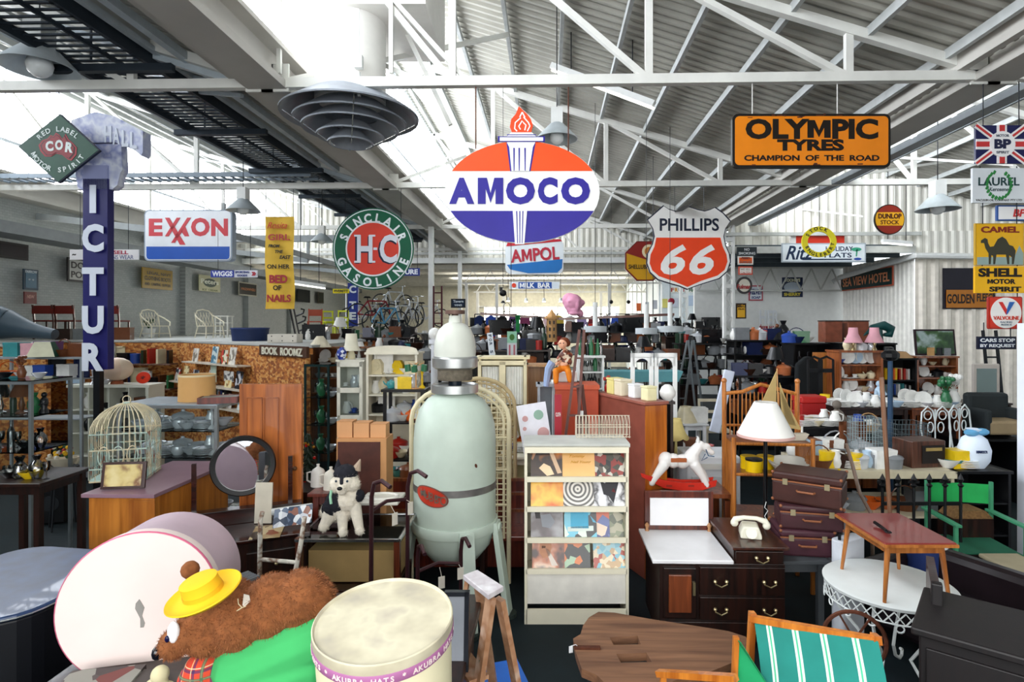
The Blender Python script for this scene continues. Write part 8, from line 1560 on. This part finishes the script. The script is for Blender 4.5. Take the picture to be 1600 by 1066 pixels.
fillrack('steel_rack', 'black rack behind arched frames', 945, 1062, 10.5, 1.95, (1.2, 1.6), 10, 1.3)
fillrack('steel_rack', 'far black rack below pink head', 880, 1060, 16.5, 2.4, (1.75, 2.1), 14, 1.7)
fillrack('timber_rack', 'dark rack left of lattice column', 1060, 1138, 12.5, 2.2, (1.3, 1.65, 1.95), 8, 1.4)
fillrack('steel_rack', 'black rack right of lattice column', 1148, 1238, 11.5, 2.3, (1.3, 1.65, 2.0), 9, 1.4)
fillrack('steel_rack', 'lower black rack behind sailing boat', 1155, 1300, 9.6, 1.75, (1.1, 1.45), 12, 1.3)
fillrack('steel_rack', 'low black rack beyond yellow lamp', 1060, 1150, 9.9, 1.35, (.9,), 8, 1.2) if 0 else None
fillrack('timber_rack', 'long far rack in front of window', 700, 1010, 25, 2.55, (2.0,), 20, 1.5, dwood)
fillrack('timber_rack', 'far rack before the notice wall', 1010, 1130, 21, 2.5, (1.8, 2.15), 12, 1.5, dwood)
for px0, px1, d, zt, lab in ((560, 650, 18, 2.2, 'dark chest of drawers far back under the bicycles'), (650, 740, 19, 2.1, 'pale grey cabinet far back behind the vessel'), (1040, 1090, 15, 2.3, 'black tall boy cabinet left of lattice column'), (815, 850, 13.5, 2.2, 'black tall piano-like cabinet right of the blue-white board')):
    t = unit('storage_cabinet', lab, 'cabinet', px0, px1, d, zt, .5, (), dwood if d != 19 else C('#8c9498'), doors=.9); on(t, zt, ', '.join(random.sample(POOL, 6)), 'on the '+' '.join(lab.split()[:6]), 1.7)
# hanging timber beam with odds and ends
t = T('hanging_plank', 'long reddish plank hanging level across the far hall', 'plank', PZ(900, 14.2, 2.8), TH); m = MB(); m.beam((-2.35, 0, .08), (-.3, 0, -.05), .2, .06); m.beam((-.3, 0, -.05), (2.4, 0, .06), .2, .06); m.build('plank', WOOD('#7c4a3c', '#54302a', axis='x'), t)
for x in (-1.6, 1.9): m = MB(); m.cyl((x, 0, .05), (x, 0, 4.0), .008, n=5); m.build('hanging_wire', dkmetal, t)
t = T('pink_sculpture', 'large pink sculpted head resting on the hanging plank', 'sculpture', P(897, 489, 14.2), TH); t.location.z = 2.88; d = 14.2; g = lambda x, y, dy, r, *s: (x-897, dy, 489-y, r)+s
blob(t, d, 'head', [g(896, 473, 0, 14.5, 1, 1, 1.05), g(894, 482, -2, 10), g(890, 468, 4, 12), g(902, 476, -12, 4, .8, 1, 1.8), g(897, 484, -10, 5, 1.3, .8, .6), g(909, 472, -2, 5), g(884, 475, 0, 5, .6, 1, 1.5), g(900, 469, -11, 5, 1.4, .6, .5), g(891, 470, -11, 4, 1.2, .8, .5), g(897, 489, -8, 7, 1.3, 1, .5), g(906, 489, -4, 6)], C('#dc98b4', .6, noise=.08), .02)
t = T('wooden_tower', 'pale wooden toy tower with pointed roof and windows', 'model tower', PZ(862, 13.8, 2.2), TH); m = MB(); m.cyl((0, 0, 0), (0, 0, .55), .13, .12, 8); m.cyl((0, 0, .55), (0, 0, .6), .17, n=8); m.cyl((0, 0, .6), (0, 0, .78), .13, .01, 8); m.build('tower', C('#c89a64'), t); m = MB()
for z in (.1, .26, .42):
    for x in (-.05, .05): m.box(x, -.115, z, .035, .03, .08)
m.build('windows', black, t)
for x, c, lab, hh in ((809, '#1c7c40', 'green cloth cross hanging from the plank', .32), ):
    t = T('green_pennant', lab, 'banner', PZ(x, 14.05, 2.72), TH); m = MB(); m.box(0, 0, -.3, .09, .02, .42); m.box(0, 0, 0, .12, .02, .12); m.build('cloth', C(c, .8), t)
t = T('black_pulley', 'black pulley block hanging on a wire with a lantern', 'pulley', P(786, 458, 12), TH); m = MB(); m.ball((0, 0, 0), .07, 10, 1.1, .8, 1); m.box(-.04, 0, .04, .06, .04, .08); m.tube([(.06, 0, 0), (.08, 0, -.1), (.08, 0, -.16)], .01, 5); m.build('block', black, t, smooth=True); m = MB(); m.cyl((0, 0, .1), (0, 0, roofz(t.location.x)-t.location.z), .006, n=5); m.build('wire', dkmetal, t)
m = MB(); m.lathe([(.02, -.16), (.05, -.2), (.06, -.21)], 10); m.tube([(.08+.07*math.cos(a), 0, -.29+.09*math.sin(a)) for a in [k*PI/6 for k in range(12)]], .006, 5, True); m.box(.08, 0, -.4, .14, .1, .02); m.build('lantern', dkmetal, t)
t = T('for_sale_board', 'leaning white board reading FOR SALE downwards', 'sign', P(767, 538, 9.5), TH, ry=R(-6)); t['_s'] = 9.5/F; board(t, 9, 36, '#d4dce4'); m = PM(t); m.box(0, .05, -230, 3, .03, 220); m.build('post', dkmetal, t); m = PM(t)
for i, ch in enumerate('FOR S'):
    if ch != ' ': m.text(ch, 0, 13-i*6.2, 4.6, 4.4, -.007, .004, .03, 0, -PI/2)
m.build('lettering', C('#24344c'), t)
t = T('picture_board', 'tall board with framed green emblem above red lettering', 'sign', P(800, 541, 9.8), TH); t['_s'] = 9.8/F; board(t, 15, 44, '#c4ccd0'); m = PM(t); m.box(0, .05, -230, 3, .03, 220); m.build('post', dkmetal, t); m = PM(t); m.box(0, -.01, 5, 15, .012, 18); m.mat(1); m.prism(ell(4, 5, 12, cz=14), -.02, -.01); m.mat(2); m.box(-3.6, -.012, -20, 2.6, .01, 22); m.box(3.6, -.012, -20, 2.6, .01, 22); m.build('printing', [C('#8cc0a4'), C('#3c6c2c'), C('#b06470')], t)
t = T('column_lamp', 'left white column street lamp with opal globe', 'lamp', PZ(679, 9.2, 0), TH)
m = MB(); m.cyl((0, 0, 0), (0, 0, 2.3), .07, .055, 12); m.cyl((0, 0, 2.3), (0, 0, 2.37), .09, n=12); m.build('column', C('#dfe2ea'), t, smooth='auto'); m = MB(); m.ball((0, 0, 2.46), .1, 14); m.build('globe', C('#f2f2f0', .2), t, smooth=True); t.name = 'column_lamp'
dup(t, PZ(696, 9.3, 0), TH, 'right white column street lamp with opal globe')
t = T('dark_red_ladder', 'upright dark red ladder beyond the white column lamps', 'ladder', PZ(684, 17, 0), TH)
for x in (-.12, .12): m = MB(); m.beam((x, 0, 0), (x, 0, 3.75), .05); m.build('rail', C('#4c1c24'), t)
for i in range(12): m = MB(); m.beam((-.12, 0, .25+.3*i), (.12, 0, .25+.3*i), .035); m.build('rung', C('#4c1c24'), t)
# bicycles hung up on the left
def bike(lab, pos, rz, col):
    t = T('bicycle', lab, 'bicycle', pos, rz, 'bicycles at the back of the left bay')
    for x in (-.5, .5):
        m = MB(); m.tube([(x+.32*math.cos(a), 0, .34+.32*math.sin(a)) for a in [k*PI/10 for k in range(20)]], .022, 5, True); 
        for k in range(6): m.cyl((x, 0, .34), (x+.3*math.cos(k*PI/3), 0, .34+.3*math.sin(k*PI/3)), .004, n=3)
        m.build('wheel', C('#22262a', .5), t)
    m = MB(); bb = (-.05, 0, .3); st_ = (-.2, 0, .75); hd = (.35, 0, .75)
    for a, b in ((bb, st_), (st_, hd), (bb, hd), (bb, (-.5, 0, .34)), (st_, (-.5, 0, .34)), (hd, (.5, 0, .34))): m.cyl(a, b, .024, n=6)
    m.build('frame', C(col, .35), t); m = MB(); m.tube([(.3, -.25, .95), (.4, -.1, .97), (.36, 0, .95), (.4, .1, .97), (.3, .25, .95)], .014, 6); m.cyl(hd, (.36, 0, .95), .016); m.build('handlebar', chrome, t)
    m = MB(); m.box(-.22, 0, .84, .24, .12, .05, taper=.6); m.cyl(st_, (-.21, 0, .85), .014); m.build('saddle', black, t); return t
bks = [bike('%s bicycle hanging at the back of the left bay' % n_, PZ(px, d, z), TH+rz_, c) for n_, c, px, d, z, rz_ in (('pale blue', '#5ca0c8', 603, 17, 2.35, .9), ('dark red', '#8c2430', 585, 18, 2.6, .4), ('silver-white', '#c8ccd0', 628, 18, 2.45, 1.1))]
for i, (n_, px, d, z, r_) in enumerate((('left pale', 570, 19, 2.5, .3), ('small pale', 615, 20, 3.0, .8), ('right pale', 645, 19, 2.6, 1.3), ('far right pale', 668, 20, 2.5, .5))): dup(bks[2], PZ(px, d, z), TH+r_, n_+' bicycle in the row hung at the left bay end', 'bicycles at the back of the left bay')
t = unit('bicycle_rack', 'pale steel rack holding up the row of bicycles', 'rack', 556, 690, 18.5, 2.33, 1.2, (), C('#9ca0a4'), back=False, sides=False)
# clothes against the bright windows
cl = [('navy coat', '#1c2c5c'), ('blue dress', '#2c4ca8'), ('black jacket', '#141418'), ('purple coat', '#4c3060'), ('plum dress', '#6c2c4c'), ('grey jacket', '#5c6068'), ('pale pink shirt', '#dcb8bc'), ('ochre shirt', '#b89c3c'), ('white shirt', '#e0e0e0'), ('lilac blouse', '#9c8cb4'), ('dark red coat', '#6c2028')]
t = T('clothes_rail', 'long thin rail of clothes before the bright far window', 'clothes rail', PZ(870, 23.8, 0), 0); m = MB(); m.cyl((-3.4, 0, 3.05), (3.8, 0, 3.05), .02); m.build('rail', dkmetal, t)
for x in (-3.4, 0, 3.8): m = MB(); m.cyl((x, 0, 0), (x, 0, 3.05), .02); m.build('upright', dkmetal, t)
for i, (n_, c) in enumerate(cl+cl[:4]):
    lab = n_+' hanging on the far rail'+(' near its right end' if i >= 11 else ''); t = T('hanging_garment', lab, 'garment', (PZ(870, 23.8, 0).x-3.2+i*.47, PZ(870, 23.8, 0).y, 3.02), .2*math.sin(i)); h = .6+.3*((i*7) % 4)/3
    m = MB(); m.prism([(-.2, -.12), (-.04, -.02), (.04, -.02), (.2, -.12), (.22, -.45), (.14, -.4), (.17, -h), (-.17, -h), (-.14, -.4), (-.22, -.45)], -.05, .05); m.build('cloth', C(c, .85), t, bevel=.02); m = MB(); m.tube([(0, 0, -.02), (0, 0, .03), (.02, 0, .04)], .006, 4); m.build('hanger', dkmetal, t)
# basin-like white lamps on stems
for i, (px, py, w) in enumerate(((930, 515, 36), (1010, 518, 34), (1047, 515, 40))):
    d = 12; t = T('stem_light', ['left', 'middle', 'right'][i]+' pale shallow drum light on a white stem', 'light', P(px, py+4, d), TH, 'pale drum lights'); r = w/2*d/F; m = MB(); m.lathe([(0, 0), (r, 0), (r, .12), (0, .13)], 24); m.build('drum', C('#c4ccd0'), t, smooth='auto'); m = MB(); m.cyl((0, 0, .12), (0, 0, .62), .05, n=12); m.build('stem', white, t); m = MB(); m.cyl((0, 0, .6), (0, 0, roofz(t.location.x)-t.location.z), .006, n=5); m.build('wire', dkmetal, t)
for i, (px, py) in enumerate(((794, 470), (822, 471), (850, 471), (876, 471))):
    t = T('spotlight', ORD[i]+' white spotlight from left below the MILK BAR sign', 'light', P(px, py, 22), 0, 'white ceiling spotlights'); m = MB(); m.lathe([(0, .0), (.08, 0), (.05, .12), (0, .14)], 12); m.build('shade', white, t, smooth=True); m = MB(); m.cyl((0, 0, -.0), (0, 0, -.03), .06); m.build('bulb', LIT('#fff4dc', 8), t); m = MB(); m.cyl((0, 0, .12), (0, 0, roofz(t.location.x)-t.location.z), .01, n=5); m.build('stem', dkmetal, t)
for i, px in enumerate((955, 982)):
    t = T('black_globe', ('left' if i == 0 else 'right')+' small black globe hanging right of the pink head', 'ornament', P(px, 472, 20), 0, 'black hanging globes'); m = MB(); m.ball((0, 0, 0), .07, 10); m.build('globe', black, t, smooth=True); m = MB(); m.cyl((0, 0, .05), (0, 0, roofz(t.location.x)-t.location.z), .006, n=4); m.build('wire', dkmetal, t)
t = T('red_ball', 'dark red ball on a thin stand before notice wall', 'ornament', PZ(1049, 20, 0), 0); m = MB(); m.ball((0, 0, 3.42), .12, 12); m.build('ball', C('#9c1c30', .4), t, smooth=True); m = MB(); m.cyl((0, 0, 0), (0, 0, 3.3), .02); m.build('stand', dkmetal, t)
# grey trestle ladders, flag, coat etc.
t = T('grey_step_ladder', 'tall grey trestle ladder right of the arched frames', 'step ladder', PZ(1070, 11.2, 0), TH)
for a, b in (((.05, 0, 2.3), (-.3, 0, .6)), ((.15, 0, 2.3), (-.05, 0, .6)), ((.1, .1, 2.3), (.35, .4, .6)), ((.2, .1, 2.3), (.5, .4, .6))):
    a, b = Vector(a), Vector(b); b = a+(b-a)*1.35; m = MB(); m.beam(a, b, .04, .03); m.build('rail', C('#6c7478'), t)
for i in range(6): u = .15+i*.17; a = Vector((.05, 0, 2.3)).lerp(Vector((-.42, 0, 0)), u); b = Vector((.15, 0, 2.3)).lerp(Vector((-.12, 0, 0)), u); m = MB(); m.beam(a, b, .06, .02); m.build('tread', C('#6c7478'), t)
t = T('hanging_flag', 'crumpled red, white and blue flag hanging by the black rack', 'flag', PZ(1233, 11.2, 1.55), TH); m = MB(); m.grid(lambda u, v: ((u-.5)*.22*(1.1-.3*v)+.03*math.sin(v*5), .04*math.sin(u*12+v*4), v*.66), 14, 10); o = m.build('cloth', PATCH(['#1c2450', '#b02434', '#d8d4d8', '#1c2450', '#a02030'], 9, seed=5), t, smooth=True); sd = o.modifiers.new('thickness', 'SOLIDIFY'); sd.thickness = .006
t = T('hanging_coat', 'dark charcoal coat hanging right of the flag', 'coat', PZ(1262, 9.5, 1.3), TH); m = MB(); m.prism([(-.2, .65), (-.05, .78), (.05, .78), (.2, .65), (.22, 0), (-.22, 0)], -.06, .06); m.build('cloth', C('#181c1e', .9), t, bevel=.03); m = MB(); m.tube([(0, 0, .78), (0, 0, .85), (.03, 0, .86)], .008, 5); m.build('hanger', dkmetal, t)
t = T('black_carved_chair', 'black carved-back chair standing before the orange panel', 'chair', PZ(1292, 8.9, 0), TH); m = MB(); m.box(0, 0, 1.35, .4, .4, .05); m.build('seat', black, t)
m = MB(); m.tube([(-.2, .18, 1.35), (-.2, .2, 2.05), (-.1, .2, 2.1), (0, .2, 2.06), (.1, .2, 2.1), (.2, .2, 2.05), (.2, .18, 1.35)], .02, 6); m.box(0, .2, 1.4, .07, .02, .65); m.box(0, .2, 1.85, .4, .02, .06); m.build('carved_back', black, t)
for x in (-.17, .17):
    for y in (-.17, .17): m = MB(); m.box(x, y, 0, .035, .035, 1.35); m.build('leg', black, t)
put('tin', 'yellow', PZ(1289, 8.75, 1.4), 'yellow tin on the seat of the black carved chair', 1)
t = T('orange_veneer_panel', 'plain orange veneer panel behind the black carved chair', 'panel board', PZ(1290, 9.5, 0), TH); m = MB(); m.box(0, 0, 0, .42, .03, 2.15); m.build('panel_sheet', WOOD('#c07c3c', '#a0622c'), t)
fillrack('timber_rack', 'dark rack behind dish table', 1255, 1312, 9.0, 1.6, (1.2,), 5, 1.2) if 0 else None
t = T('mattress_bundle', 'light blue folded bundle lying behind the white hutch', 'bundle', PZ(1000, 9.6, 1.5), TH) if 0 else None
t = T('teal_boat', 'pale teal open tray trough seen through the arched frames', 'trough', PZ(1000, 9.3, 0), TH); m = MB(); m.prism([(-.7, 1.85), (.7, 1.85), (.62, 1.68), (-.62, 1.68)], 0, .4); m.build('trough', C('#5c9ca4', .5), t); m = MB()
for x in (-.5, .5): m.box(x, .2, 0, .05, .3, 1.68)
m.build('legs', black, t)

t = T('blue_crate', 'bright blue plastic crate on floor behind the step ladder', 'crate', PZ(775, 3.75, 0), TH+.3); m = MB(); m.box(0, 0, 0, .34, .26, .3); m.build('body', C('#1c58b0', .4), t, bevel=.01); m = MB(); m.box(0, 0, .3, .36, .28, .02); m.build('rim', C('#2464c0', .4), t)
